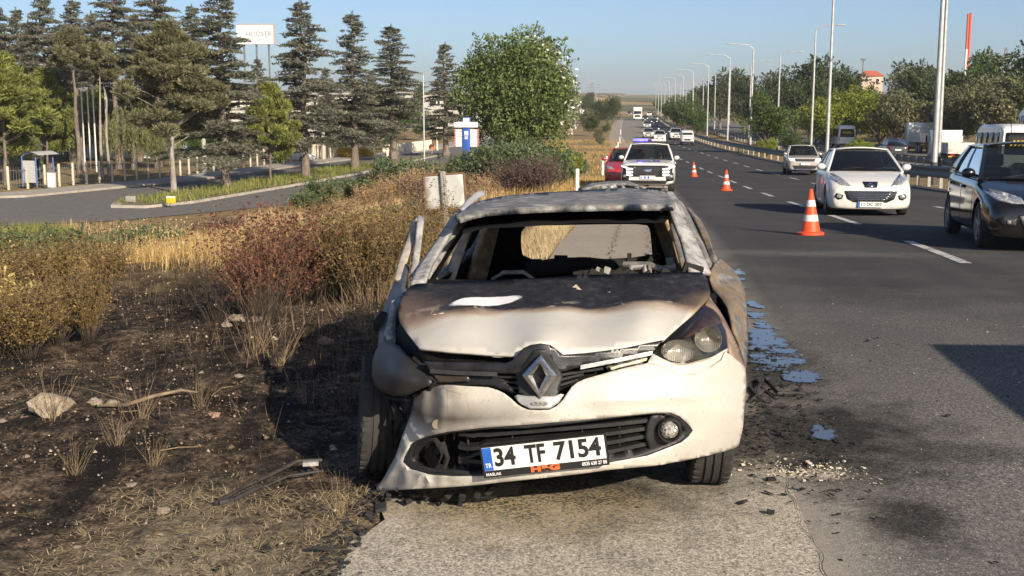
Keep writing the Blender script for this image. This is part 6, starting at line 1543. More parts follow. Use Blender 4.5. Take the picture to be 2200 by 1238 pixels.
stuff('golden_grass', 'golden dry grass on the open slope', blades('golden_grass', np.concatenate([field(26000, -10, -3.6, 14.5, 28, 1, patchy(.5, -.5), 2), field(30000, -20, -2.6, 26, 60, 1, patchy(.35, -.2), 3)]), .42, .45, .007, gold_g))
stuff('verge_grass', 'mown straw coloured grass on the verge beside the shoulder', blades('verge_grass', np.concatenate([field(20000, -6, -1.35, 22, 60, 1, patchy(.8, -.6), 4), field(24000, -14, -1.4, 55, 180, 1, patchy(.3, -.3), 5)]), .16, .9, .02, gold_g))
stuff('road_edge_straw', 'straw along the edge of the pavement behind the wreck', blades('road_edge_straw', field(9000, -1.9, -1.2, 8.5, 30, 1, None, 6), .14, 1.0, .004, straw_g))
stuff('burnt_stubble', 'thin charred stalks on the burnt ground', blades('burnt_stubble', field(14000, -9, -1.4, 4.2, 15, .8, patchy(2.2, -.1), 7), .10, .8, .0018, char_g))
stuff('unburnt_stalks', 'thin tan stalks left standing on the burnt ground', blades('unburnt_stalks', np.concatenate([field(1500, -9, -1.5, 4.6, 15, .9, patchy(1.7, .45), 8), field(900, -2.6, -1.5, 7.0, 9.6, 1, patchy(2.5, -.2), 18)]), .20, .6, .0022, leafmat('brown_stalks', (.045, .032, .020), (.15, .105, .062), (.32, .24, .14), .1)))
def flat_bits(n, x0, x1, y0, y1, L, w, m, seed, keep=None):
    P = field(n, x0, x1, y0, y1, 1, keep, seed); rg = np.random.default_rng(seed); n = len(P); a = np.random.default_rng(seed + 991).uniform(0, 2 * PI, n); D = np.stack([np.cos(a), np.sin(a), np.random.default_rng(seed + 77).normal(size=n) * .2], 1); S_ = np.stack([-D[:, 1], D[:, 0], np.zeros(n)], 1); k = L * rg.uniform(.4, 1.5, (n, 1))
    return np_mesh('bits', *leaves(P + [0, 0, .012], D * k, S_ * w), m)
stuff('fallen_straw', 'straw bits lying on the ground at the pavement edge', flat_bits(2600, -2.6, -1.22, 4.3, 5.6, .035, .0016, straw_g, 9))
stuff('fallen_twigs', 'charred and tan twigs scattered over the burnt ground', flat_bits(6000, -8, -1.4, 4.2, 14, .05, .0018, char_g, 10))
stuff('fallen_stalks', 'pale broken stalks lying on the burnt ground', flat_bits(900, -8, -1.4, 4.4, 14, .05, .0016, straw_g, 11))
stuff('island_grass', 'green grass on the kerbed island', blades('island_grass', np.concatenate([field(9000, -29, -22.4, 63.5, 108, 1, lambda X, Y, rg: (X > -29.2 + (Y - 64) * .072) & (X < -25.4 + np.minimum((Y - 64) * .1, 2.6)), 12) + [0, 0, .18]]), .32, .5, .03, green_g))
stuff('green_ground_weeds', 'low green weeds on the slope below the service road', leafy('green_ground_weeds', (lambda P: P + np.stack([np.zeros(len(P)), np.zeros(len(P)), np.random.default_rng(46).uniform(.05, .45, len(P))], 1))(field(30000, -16, -4.5, 19, 34, 1, patchy(.42, .15), 47)), .045, .5, forb))
stuff('roadside_grass', 'bright green grass tuft by the service road at the left', blades('roadside_grass', field(7000, -27.5, -21.3, 43, 50.5, 1, lambda X, Y, rg: X < -.53 * Y + 2.0, 13), .55, .4, .02, green_g))
stuff('slope_weeds', 'mixed dry weeds covering the far slope', blades('slope_weeds', np.concatenate([field(16000, -19, -5, 40, 62, 1, patchy(.5, -.1), 14), field(16000, -26, -7, 30, 52, 1, patchy(.45, -.5), 15)]), .5, .4, .014, tanl))
stuff('standing_stalks', 'dry standing stalks between the shrubs', blades('standing_stalks', np.concatenate([field(2600, -9.5, -1.7, 11.5, 17, 1, patchy(1.1, .1), 41), field(800, -3.2, -1.5, 8.5, 15, 1, patchy(1.6, -.3), 42)]), .36, .65, .0024, leafmat('brown_stalks', (.045, .032, .020), (.15, .105, .062), (.32, .24, .14), .1)))
stuff('weed_seed_heads', 'pale seed heads of the dry weeds between the shrubs', leafy('weed_seed_heads', np.concatenate([field(9000, -9.5, -1.8, 12, 18, 1, patchy(1.0, .1), 43), field(9000, -13, -1.8, 18, 34, 1, patchy(.7, .0), 44)]) + np.stack([0 * np.arange(0), 0 * np.arange(0), 0 * np.arange(0)], 1) if False else (lambda P: P + np.stack([np.zeros(len(P)), np.zeros(len(P)), np.random.default_rng(45).uniform(.2, .62, len(P))], 1))(np.concatenate([field(9000, -9.5, -1.8, 12, 18, 1, patchy(1.0, .1), 43), field(9000, -13, -1.8, 18, 34, 1, patchy(.7, .0), 44)])), .014, .5, tanl))
# straw tufts in the foreground
for px, py, sc, lab in ((735, 1120, .42, 'cut straw stubble at the pavement edge under the bumper'), (160, 1020, .40, 'pair of straw stalks in the burnt ground at the left'), (330, 1010, .34, 'straw stalks beside the small pale stone'), (545, 770, .8, 'dry stalks beside the pinkish stone'), (600, 790, .7, 'sparse dry stalks left of the wreck'), (660, 870, .45, 'dry weed in the shadow of the wreck'), (300, 910, .55, 'dry twig clump below the long pale branch'), (110, 900, .6, 'dry twigs by the large boulder'), (430, 880, .4, 'low twigs on the char'), (250, 960, .4, 'charred twigs left of the small stone')):
    shr(px, py, sh_straw, sc, 'straw_tuft', lab, px, 'straw tufts on the burnt ground')

# ================================================================== STREET FURNITURE AND BUILDINGS
galv = plain('galvanised_steel', (.46, .46, .45), .5, .4, var=.2, scale=4)
galv_dark = plain('weathered_rail', (.15, .15, .148), .6, .3, var=.35, scale=3)
white_p = plain('white_post_paint', (.76, .74, .70), .6, var=.08)
ORD = ['nearest', 'second nearest', 'third nearest', 'fourth nearest', 'fifth nearest', 'sixth nearest', 'seventh nearest', 'eighth nearest', 'ninth nearest', 'tenth nearest', 'eleventh nearest', 'twelfth nearest', 'thirteenth nearest', 'fourteenth nearest']
# --- light poles
def make_pole(H=10.2, arm=-1):
    root = empty('light_pole', (0, 0, 0))
    MB().tube([(0, 0, 0), (0, 0, 1.2), (0, 0, H * .5), (0, 0, H)], [.14, .125, .10, .065], 10).build('pole', galv, root)
    MB().tube([(0, 0, 0), (0, 0, .9)], [.147, .14], 10).build('dark_base', plain('pole_base', (.06, .06, .06), .7), root)
    MB().box((0, 0, .02), (.4, .4, .04)).build('base_plate', galv_dark, root, False)
    a = MB().tube([(0, 0, H - .05), (arm * .5, 0, H + .32), (arm * 1.9, 0, H + .42)], [.05, .04, .035], 8).build('arm', galv, root)
    MB().box((arm * 2.2, 0, H + .42), (.75, .26, .10), bev=.04).build('lamp_head', plain('lamp_grey', (.38, .38, .38), .5), a)
    return root
for arm, xn, Yl, side in ((-1, 12.1, (52.5, 80, 122, 142, 168, 196, 226, 258, 292, 328, 366, 406, 448), 'near'), (1, 16.8, (71, 115, 136, 160, 186, 212, 242, 274, 308, 344, 384, 424), 'far')):
    proto = make_pole(arm=arm)
    for i, Y in enumerate(Yl):
        o = proto if i == 0 else copy_tree(proto)
        o.location = (xn + float(cx(Y)), Y, float(zr(Y)) - .05); o.rotation_euler = (0, R(.4 * math.sin(i * 7)), 0); o.scale = (1, 1, 1.12 if i < 2 else 1)
        tag(o, '%s light pole in the %s row of the median, arm over the %s carriageway' % (ORD[i], side, 'oncoming' if arm < 0 else 'opposite'), 'light pole', 'median light poles')
# --- guard rails
def guard(label, xn, y0, y1, face):
    root = empty('guard_rail', (xn, y0, float(zr(y0)))); tag(root, label, 'guard rail')
    prof = [(0, .84), (.035, .79), (.035, .74), (-.02, .66), (-.02, .58), (.035, .50), (.035, .44), (0, .39)]
    ys_ = list(seq((y0, min(y1, 120), 2), (min(y1, 120), y1, 6))); mb = MB(); n = len(prof)
    for y in ys_:
        for a, z in prof: mb.v.append((xn + float(cx(y)) + face * a - xn, y - y0, float(zr(y)) + z - float(zr(y0))))
    for j in range(len(ys_) - 1):
        for i in range(n - 1): mb.f.append((j * n + i, j * n + i + 1, (j + 1) * n + i + 1, (j + 1) * n + i))
    b = mb.build('beam', galv_dark, root, False); md = b.modifiers.new('t', 'SOLIDIFY'); md.thickness = .006
    pm_ = MB().box((0, 0, .38), (.12, .06, .80)).build('post', plain('rail_post', (.36, .345, .31), .7), root, False); me = pm_.data; first = True
    y = y0 + 1
    while y < y1:
        loc = (float(cx(y)) - face * .09, y - y0, float(zr(y)) - float(zr(y0)))
        if first: pm_.location = loc; first = False
        else: wrap('post', me, root, loc)
        y += 2.0 if y < 90 else 4.0 if y < 220 else 8.0
guard('long guard rail between the oncoming lanes and the median', 11.5, 24, 520, -1)
guard('guard rail on the far side of the median', 17.6, 40, 520, 1)
# --- traffic cones
def conemat():
    return plain('cone_orange', (.75, .085, .025), .5, var=.12, scale=20)
def make_cone(H=.74):
    root = empty('traffic_cone', (0, 0, 0)); r0, r1 = .155, .028
    rr = lambda z: r0 + (r1 - r0) * (z - .04) / (H - .04)
    MB().lathe([(r0 + .015, .035), (r0, .06), (rr(H * .5), H * .5), (r1, H - .01), (r1 * .6, H), (0, H)], (0, 0, 0), 'Z', 28).build('cone_body', conemat(), root)
    P = rounded([(-.21, -.21), (.21, -.21), (.21, .21), (-.21, .21)], 2); mb = MB(); n = len(P)
    mb.v = [(a, b, .0) for a, b in P] + [(a, b, .04) for a, b in P] + [(a * .75, b * .75, .055) for a, b in P]; mb.f = [(i, (i + 1) % n, n + (i + 1) % n, n + i) for i in range(n)] + [(n + i, n + (i + 1) % n, 2 * n + (i + 1) % n, 2 * n + i) for i in range(n)] + [tuple(2 * n + i for i in range(n))]
    mb.build('cone_base', conemat(), root)
    for a, b in ((.30, .44), (.62, .76)): MB().lathe([(rr(H * a) + .003, H * a), (rr(H * b) + .003, H * b)], (0, 0, 0), 'Z', 28).build('white_band', plain('cone_white', (.70, .69, .66), .5, var=.15, scale=25), root)
    return root
proto = make_cone()
for i, (px, py, lab) in enumerate(((1741, 509, 'nearest orange and white traffic cone in front of the white hatchback'), (1560, 412, 'middle traffic cone between the police car and the white hatchback'), (1491, 381, 'farthest traffic cone just right of the police car'))):
    o = proto if i == 0 else copy_tree(proto); p = gnd(px, py); o.location = (p.x, p.y, float(zr(p.y))); o.rotation_euler = (slope(p.y), R((-1, 3, 2)[i]), i); tag(o, lab, 'traffic cone', 'traffic cones')
# --- delineator posts
for i, (px, Y) in enumerate(((1242, 39), (1297, 64), (1305, 72), (1318, 90), (1325, 112), (1329, 132), (1333, 160), (1334, 210))):
    X = bx(px, Y); r_ = empty('delineator_post', (X, Y, float(T(X, Y)))); tag(r_, '%s white delineator post along the shoulder' % ORD[i], 'post', 'delineator posts')
    MB().box((0, 0, .42), (.11, .05, .92), bev=.012).build('post', white_p, r_); MB().box((0, -.027, .72), (.06, .006, .14)).build('reflector', plain('post_reflector', (.62, .60, .52), .3), r_, False)
# --- road sign seen from behind
p = at(967, 412, 15.0); gz = float(T(p.x, p.y)); r_ = empty('road_sign', (p.x, p.y, gz), R(8)); tag(r_, 'grey metal back of a rectangular road sign on a perforated post', 'road sign'); r_.rotation_euler = (0, R(-4), R(6))
zc = p.z - gz; k = 15.0 / FPX; w_, h_ = 88 * k / 2, 76 * k / 2
sg_ = soft([(-w_, -h_), (w_, -h_), (w_, h_), (-w_, h_)], .10)
sm = NT('sign_back'); sm.base(sm.mix(sm.rng(sm.noise(3, 4), .3, .7), (.50, .50, .46), (.40, .40, .365))).rough(.55); sm.set(Metallic=.2)
o = patch('sign_plate', sg_, lambda a, b: (a, 0, zc + b), sm.m, r_, (), .1, .008)
rim = MB(); rim.tube([(a, 0, zc + b) for a, b in sg_] + [(sg_[0][0], 0, zc + sg_[0][1])], .014, 6, False); rim.build('rusty_rim', plain('rust_edge', (.16, .085, .04), .8, var=.3), o)
MB().box((0, -.03, zc / 2 + .08), (.055, .035, zc + .36)).build('post', plain('post_tan', (.30, .285, .245), .6), r_, False)
mb = MB()
for j in range(34): mb.lathe([(0, -.0495), (.007, -.049)], (-.005, 0, zc + .24 - j * .024), 'Y', 8)
mb.build('post_holes', BLK, r_, False); r_.children[-1]['kind'] = 'stuff'
MB().box((-.034, -.03, zc / 2 + .08), (.014, .05, zc + .34)).build('post_flange', galv_dark, r_, False)

# --- bus shelter
def shelter(x, y):
    z = float(T(x, y)) + .15; r_ = empty('bus_shelter', (x, y, z), R(78)); tag(r_, 'small bus shelter with curved grey roof and blue frame', 'bus shelter')
    blue = plain('shelter_blue', (.10, .17, .40), .5)
    for sx in (-.85, .85):
        for sy in (-.5, .6): MB().tube([(sx, sy, 0), (sx, sy, 1.95)], .045, 8).build('post', blue, r_)
        MB().tube([(sx, .6, 1.95), (sx, .3, 2.18), (sx, -.2, 2.25), (sx, -.75, 2.1)], .04, 8).build('roof_rib', blue, r_)
    MB().grid(lambda u, v: ((u - .5) * 2.05, .72 - v * 1.6, 1.95 + .36 * math.sin((.12 + v * .75) * PI)), 8, 10).build('roof', plain('shelter_roof', (.44, .44, .43), .5), r_)
    MB().box((0, .62, 1.0), (1.7, .03, 1.5)).build('back_panel', GLD, r_, False); MB().box((-.87, .05, 1.0), (.03, .95, 1.45)).build('side_panel', plain('ad_panel', (.48, .48, .46), .5), r_, False)
    MB().box((0, .35, .48), (1.5, .38, .06)).build('bench_seat', plain('bench_wood', (.12, .09, .07), .7), r_, False)
    for sx in (-.6, .6): MB().box((sx, .35, .22), (.05, .3, .44)).build('bench_leg', BLK, r_, False)
    MB().box((.15, .59, 1.35), (.45, .03, .6)).build('timetable', plain('timetable_red', (.25, .10, .08), .6), r_, False)
shelter(gp(74, 77)[0], 77)
X = gp(101, 75.5)[0]; r_ = empty('utility_box', (X, 75.5, float(T(X, 75.5)) + .15)); tag(r_, 'white utility cabinet right of the bus shelter', 'cabinet'); MB().box((0, 0, .5), (.42, .4, .95), bev=.02).build('cabinet', white_p, r_); MB().box((0, 0, 1.0), (.48, .46, .05)).build('lid', galv, r_, False)
# --- railing with concrete posts
def fence(name, label, pts, step, ph, post_m, bars=True, pw=.13, rails=(.25, 1.25)):
    P = [Vector((a, b)) for a, b in pts]; p0 = P[0]; r_ = empty(name, (p0.x, p0.y, float(T(p0.x, p0.y)))); tag(r_, label, 'fence')
    z0 = float(T(p0.x, p0.y)); tot = [0]
    for a, b in zip(P[:-1], P[1:]): tot.append(tot[-1] + (b - a).length)
    def at_(s):
        i = max(j for j in range(len(tot) - 1) if tot[j] <= s + 1e-6); q = P[i] + (P[i + 1] - P[i]) * ((s - tot[i]) / (tot[i + 1] - tot[i])); return Vector((q.x - p0.x, q.y - p0.y, float(T(q.x, q.y)) - z0))
    me = None; s = 0; spots = []
    while s < tot[-1]: spots.append(at_(s)); s += step
    for q in spots:
        if me is None:
            o = MB().box((0, 0, ph / 2), (pw, pw, ph), bev=.015).build('post', post_m, r_); me = o.data; o.location = q
        else: wrap('post', me, r_, q)
    if bars:
        mb = MB(); m2 = MB()
        for a, b in zip(spots[:-1], spots[1:]):
            for z in rails: m2.tube([a + Vector((0, 0, z)), b + Vector((0, 0, z))], .022, 5)
            for k in range(1, 7):
                q = a + (b - a) * k / 7; mb.tube([q + Vector((0, 0, .15)), q + Vector((0, 0, ph - .08))], .014, 4, False)
        o = mb.build('bars', galv_dark, r_, False); o['kind'] = 'stuff'; m2.build('rails', galv_dark, r_, False)['kind'] = 'stuff'
    return r_
cream = plain('cream_post', (.62, .56, .42), .8, var=.12)
fence('railing', 'long railing with cream concrete posts behind the left pavement', [(-47, 66), (-40, 77), (-36.2, 91), (-33.8, 108), (-31.6, 122)], 1.35, 1.55, cream)
fence('slat_fence', 'tall white slatted fence behind the silver car', [(-33.8, 122), (-28.6, 127)], .30, 2.7, plain('slat_cream', (.70, .66, .53), .7, var=.08), False, .17)
fence('slat_fence', 'lower white slatted fence beyond the yellow hedge', [(-27.6, 128), (-26.6, 152)], 1.1, 1.3, plain('slat_cream', (.70, .66, .53), .7), False, .34)
# --- small signs on the island
p = gp(358, 63, .18); r_ = empty('small_sign', p); tag(r_, 'small yellow sign board at the island tip', 'sign'); MB().box((0, 0, .28), (.52, .04, .38), bev=.01).build('board', plain('sign_yellow', (.72, .46, .02), .5), r_); MB().box((0, -.022, .43), (.5, .01, .08)).build('white_strip', white_p, r_, False)
for sx in (-.18, .18): MB().box((sx, .03, .1), (.04, .03, .3)).build('leg', galv, r_, False)
p = gp(270, 64, .18); r_ = empty('small_board', p); tag(r_, 'low grey board left of the yellow sign', 'board'); MB().box((0, 0, .22), (.58, .04, .32), bev=.01).build('board', plain('board_grey', (.30, .28, .26), .7), r_)
for sx in (-.2, .2): MB().box((sx, .03, .08), (.04, .03, .25)).build('leg', galv, r_, False)
# --- totem sign
def totem():
    Y = 68; X = bx(1002, Y); g = float(T(X, Y)); r_ = empty('totem_sign', (X, Y, g)); tag(r_, 'blue totem sign with rows of white name boards', 'sign'); k = Y / FPX
    z = lambda py: at(1002, py, Y).z - g
    bl = plain('totem_blue', (.03, .09, .38), .45); wh = plain('totem_white', (.76, .76, .74), .5, var=.04); rd = plain('totem_red', (.5, .04, .04), .5)
    MB().box((0, 0, z(252) / 2), (17 * k, .25, z(252)), bev=.02).build('post', bl, r_)
    MB().box((0, -.14, z(258)), (13 * k, .03, 8 * k)).build('emblem_panel', wh, r_, False)
    MB().box((0, -.18, z(268)), (51 * k, .12, 11 * k)).build('header_board', wh, r_, False)
    for a_, w_ in ((-15, 7), (-6, 3), (6, 9), (17, 6)): MB().box((a_ * k, -.243, z(268)), (w_ * k, .006, 3.2 * k)).build('faded_mark', plain('faded_letter', (.58, .59, .61), .6), r_, False)
    o = MB().box((0, -.135, z(286.5)), (8.5 * k, .02, 9 * k), bev=.006).build('post_panel', wh, r_)
    for y_ in (284.6, 288.2): MB().box((0, -.148, z(y_)), (3 * k, .006, 1.0 * k)).build('grey_mark', plain('faded_letter', (.58, .59, .61), .6), o, False)
    MB().box((0, -.135, z(296)), (7 * k, .02, 7 * k)).build('lilac_panel', plain('lilac_panel', (.48, .50, .62), .5), r_, False)
    for sx in (-1, 1):
        for i in range(7):
            o = MB().box((sx * 17.5 * k, -.02, z(280.5 + i * 5.4)), (18 * k, .06, 4.5 * k)).build('name_board', wh, r_, False); MB().box((sx * 25 * k, -.055, z(280.5 + i * 5.4)), (3 * k, .01, 3.6 * k)).build('red_end', rd, o, False)
totem()
# --- poles on the left
def post(name, label, px, Y, top, r, m, cat='pole', taper=.6, ext=None):
    X = bx(px, Y); g = float(T(X, Y)); r_ = empty(name, (X, Y, g)); tag(r_, label, cat, 'poles on the left' if cat == 'pole' else None); H = at(px, top, Y).z - g
    MB().tube([(0, 0, -.1), (0, 0, H)], [r, r * taper], 8).build('shaft', m, r_); return r_, H
for px, top, lab in ((175, 200, 'leftmost'), (188, 200, 'second'), (200, 188, 'third and tallest'), (226, 203, 'rightmost')):
    r_, H = post('flag_pole', '%s white flag pole behind the railing' % lab, px, 96, top, .07, white_p, 'flag pole', .8); MB().lathe([(0, H), (.07, H + .03), (.07, H + .1), (0, H + .14)], (0, 0, 0), 'Z', 10).build('finial', white_p, r_)
r_, H = post('street_lamp', 'thin street lamp left of the big poplar', 910, 112, 160, .09, galv, 'street lamp'); a = MB().tube([(-.9, 0, H + .05), (0, 0, H), (.9, 0, H + .12)], .035, 6).build('arm', galv, r_); MB().box((1.1, 0, H + .13), (.55, .2, .09), bev=.03).build('lamp_head', galv_dark, a); MB().box((-1.0, 0, H + .04), (.45, .2, .09), bev=.03).build('lamp_head', galv_dark, a)
r_, H = post('power_pole', 'wooden power pole with cross arm left of the poplar', 938, 150, 186, .14, cream); MB().box((-.3, 0, H - .9), (1.8, .12, .12)).build('cross_arm', cream, r_, False)
for sx in (-.9, -.2, .4): MB().lathe([(0, 0), (.05, .03), (.03, .14), (0, .16)], (sx, 0, H - .84), 'Z', 8).build('insulator', white_p, r_)
r_, H = post('concrete_pole', 'pale concrete pole under the broad cedar', 434, 94, 285, .18, plain('pole_concrete', (.42, .39, .34), .9), taper=.9); MB().box((0, 0, H + .03), (.3, .3, .06)).build('cap', galv_dark, r_, False)
r_, H = post('concrete_pole', 'pale concrete pole beside the tall slatted fence', 692, 118, 285, .20, plain('pole_concrete', (.42, .39, .34), .9), taper=.9); MB().box((0, 0, H + .03), (.3, .3, .06)).build('cap', galv_dark, r_, False)
r_, H = post('round_sign', 'orange backed round sign on the far pavement', 927, 138, 316, .04, galv, 'road sign'); MB().lathe([(0, -.05), (.36, -.05), (.36, -.03), (0, -.03)], (0, 0, H), 'Y', 20).build('disc', plain('sign_orange', (.52, .20, .08), .6), r_)
# --- silver car, yellow hedge and gate
p = gp(716, 113); c = Car('silver_estate', 'silver car leaving the gate behind the cedar trunk', (p[0] - 2.0, p[1], p[2] + .05), R(90), Sf, SIL, detail=0); far_front(c)
hg = broad(81, 1.1, 1.6, .05, leafmat('yellow_hedge_leaves', (.25, .15, .02), (.55, .36, .04), (.65, .48, .10), .2), 3500, 18, .08, .04, .6, 0)
plant('yellow_hedge', 'golden yellow clipped hedge by the gate', 'hedge', gp(748, 124), hg, (1.1, .8, .9)); plant('yellow_hedge', 'smaller yellow hedge at the right end of the gate', 'hedge', gp(782, 126), hg, (.8, .7, .8), 1)
p = gp(775, 127); r_ = empty('yellow_gate', p); tag(r_, 'yellow painted gate railing above the hedge', 'gate'); yl = plain('gate_yellow', (.62, .44, .04), .6)
for k in range(9): MB().box((-1.4 + k * .35, 0, 1.05), (.06, .06, .9)).build('bar', yl, r_, False)
for z in (.7, 1.45): MB().box((0, 0, z), (2.9, .08, .08)).build('rail', yl, r_, False)
MB().box((-2.4, 0, 1.9), (.14, .14, 3.8)).build('gate_post', yl, r_, False)
# --- buildings on the left
def windows(root, wall_o, xs_, zs_, y, w, h, frame, name='window'):
    for x in xs_:
        for z in zs_:
            o = MB().box((x, y, z), (w, .10, h)).build(name, frame, root, False); MB().box((x, y - .06, z), (w - .16, .02, h - .16)).build('pane', plain('window_pane', (.03, .035, .045), .1), o, False)
def building(label, px, Y, W, D, H, wall, rz=0.0, cols=5, rowsn=2, roofm=None, ww=1.2, wh=1.1, frame=None, name='building'):
    X = bx(px, Y); g = float(T(X, Y)); r_ = empty(name, (X, Y, g), rz); tag(r_, label, 'building')
    w_ = MB().box((0, D / 2, H / 2 - .5), (W, D, H + 1)).build('wall', wall, r_, False); MB().box((0, D / 2, H + .15), (W + .5, D + .5, .3)).build('roof', roofm or plain('roof_grey', (.45, .43, .40), .8), r_, False)
    windows(r_, w_, [(-W / 2 + W * (i + .5) / cols) for i in range(cols)], [H * (j + .55) / rowsn for j in range(rowsn)], -.03, ww, wh, frame or white_p)
    return r_
wht = plain('rendered_white', (.74, .73, .69), .8, var=.06); shade_w = plain('shade_tinted_wall', (.42, .48, .55), .7, var=.1)  # the blue grey is wall shadow, put into the base colour
r_ = building('white office block with a tall stair strip behind the flag poles', 228, 122, 8.5, 9, 6.6, wht, R(6), 2, 2, ww=1.4)
MB().box((-.6, -.25, 4.4), (2.2, .5, 8.8)).build('stair_tower', wht, r_, False)
for k in range(4): o = MB().box((.1, -.52, 2.2 + k * 1.5), (.55, .06, 1.2)).build('tower_window', BLK, r_, False); MB().box((.42, -.54, 2.2 + k * 1.5), (.10, .05, .5)).build('yellow_frame', YEL, o, False)
building('shed with blue grey shade painted into its walls left of the white office block', 135, 130, 7, 8, 4.6, shade_w, R(4), 2, 1)
building('annexe with blue grey shade painted into its walls right of the white office block', 290, 132, 7, 8, 5.2, shade_w, R(4), 2, 1)
building('long white factory hall behind the cedars', 800, 230, 34, 20, 6.5, plain('dull_white_wall', (.50, .48, .44), .8), R(-6), 11, 2, ww=2.2, wh=1.4)
building('white workshop with pale roof behind the slatted fence', 600, 165, 16, 12, 4.8, plain('dull_white_wall', (.50, .48, .44), .8), R(-3), 6, 1)
building('cream warehouse behind the broad island cedar', 470, 175, 22, 12, 6.0, plain('cream_wall', (.62, .58, .48), .8), R(0), 6, 2)
building('far pale hall right of the thin street lamp', 960, 330, 30, 15, 6.5, plain('cream_wall', (.62, .58, .48), .8), 0, 7, 1)
# billboard
Y = 132; X0 = at(591, 74, Y); X1 = at(508, 74, Y); k = Y / FPX; c0 = (X0 + X1) / 2; g = float(T(c0.x, Y)); r_ = empty('billboard', (c0.x, Y, g)); tag(r_, 'white rooftop billboard with dark capital letters behind the cedar', 'billboard')
zc = c0.z - g; MB().box((0, 0, zc), (83 * k, .25, 42 * k)).build('panel', plain('billboard_white', (.80, .80, .79), .5, var=.02), r_, False); fr_ = plain('billboard_frame', (.45, .40, .34), .6)
for z in (zc + 21 * k, zc - 21 * k): MB().box((0, -.02, z), (84 * k, .34, .10)).build('frame', fr_, r_, False)
MB().box((41.5 * k, -.02, zc), (.10, .34, 42 * k)).build('frame', fr_, r_, False)
tv, tf = text_mesh('HOOVER', 1.1, 0, 1, .005); x0 = min(q[0] for q in tv); x1 = max(q[0] for q in tv); s_ = 56 * k / (x1 - x0)
mk('lettering', [((a - (x0 + x1) / 2) * s_ + 8 * k, -.14 - c, zc + b * .75) for a, b, c in tv], tf, plain('letter_grey', (.16, .16, .17), .6), r_, False)
for sx in (-1.4, 0, 1.4): MB().tube([(sx, .3, -.1), (sx, .15, zc - 20 * k)], .10, 6).build('support', galv_dark, r_)
# --- right background: house, mast, pylons
Y = 330; X = bx(1868, Y); g = float(T(X, Y)); zt = at(1868, 157, Y).z - g; r_ = empty('house', (X, Y, g)); tag(r_, 'house with red tiled hipped roof above the trees', 'house')
MB().box((0, 0, zt / 2 - .6), (5.4, 5, zt - .4)).build('wall', plain('pink_wall', (.58, .42, .34), .8), r_, False)
mk('roof', [(-3.1, -2.9, zt - .8), (3.1, -2.9, zt - .8), (3.1, 2.9, zt - .8), (-3.1, 2.9, zt - .8), (-1.3, 0, zt + .6), (1.3, 0, zt + .6)], [(0, 1, 5, 4), (1, 2, 5), (2, 3, 4, 5), (3, 0, 4)], plain('red_tiles', (.45, .12, .07), .8, scale=3), r_, False)
windows(r_, None, (-1.4, 1.4), (zt - 1.9,), -2.52, 1.0, .9, white_p)
Y = 420; X = bx(2073, Y); g = float(T(X, Y)); H = at(2073, 28, Y).z - g; r_ = empty('mast', (X, Y, g)); tag(r_, 'thin red and white mast above the trees at the right', 'mast')
MB().tube([(.35, 0, 0), (.35, 0, H)], .42, 10).build('red_column', plain('mast_red', (.52, .10, .06), .6), r_); MB().tube([(-.45, 0, 0), (-.45, 0, H * .64)], .40, 10).build('white_column', white_p, r_); MB().tube([(-.45, 0, H * .64), (-.45, 0, H * .99)], .38, 10).build('red_column', plain('mast_red', (.52, .10, .06), .6), r_)
def pylon(label, px, top, Y, W=5):
    X = bx(px, Y); g = float(T(X, Y)); H = at(px, top, Y).z - g; r_ = empty('pylon', (X, Y, g)); tag(r_, label, 'pylon', 'lattice pylons'); m = plain('pylon_steel', (.27, .28, .29), .7)
    lg = lambda sx, sy, t: Vector((sx * W / 2 * (1 - t) + sx * .3 * t, sy * W / 2 * (1 - t) + sy * .3 * t, H * t)); mb = MB()
    for sx in (-1, 1):
        for sy in (-1, 1): MB().tube([lg(sx, sy, 0), lg(sx, sy, 1)], .12, 4).build('leg', m, r_)
    n = 7
    for i in range(n):
        a, b = i / n, (i + 1) / n
        for q in (((-1, -1), (1, -1)), ((1, -1), (-1, -1)), ((-1, 1), (1, 1)), ((-1, -1), (-1, 1)), ((1, -1), (1, 1))): mb.tube([lg(*q[0], a), lg(*q[1], b)], .07, 4)
    mb.build('bracing', m, r_)['kind'] = 'stuff'
    for t in (.72, .86): MB().tube([(-W * .75, 0, H * t), (0, 0, H * t + .4), (W * .75, 0, H * t)], .12, 4).build('cross_arm', m, r_)
pylon('lattice pylon right of the red and white mast', 2155, 102, 520, 6); pylon('lattice pylon on the skyline right of the big poplar', 1273, 176, 620, 5); pylon('faint pylon above the dark trees on the right', 1708, 138, 560, 5)
r_, H = post('floodlight_mast', 'floodlight mast beside the red roofed house', 1851, 138, 0, .1, galv_dark, 'mast') if False else (None, 0)
Y = 330; X = bx(1851, Y); g = float(T(X, Y)); H = at(1851, 128, Y).z - g; r_ = empty('floodlight_mast', (X, Y, g)); tag(r_, 'floodlight mast left of the red roofed house', 'mast'); MB().tube([(0, 0, 0), (0, 0, H)], .14, 6).build('shaft', galv_dark, r_); MB().box((0, 0, H), (1.3, .4, .5), bev=.05).build('lamp_head', galv_dark, r_)

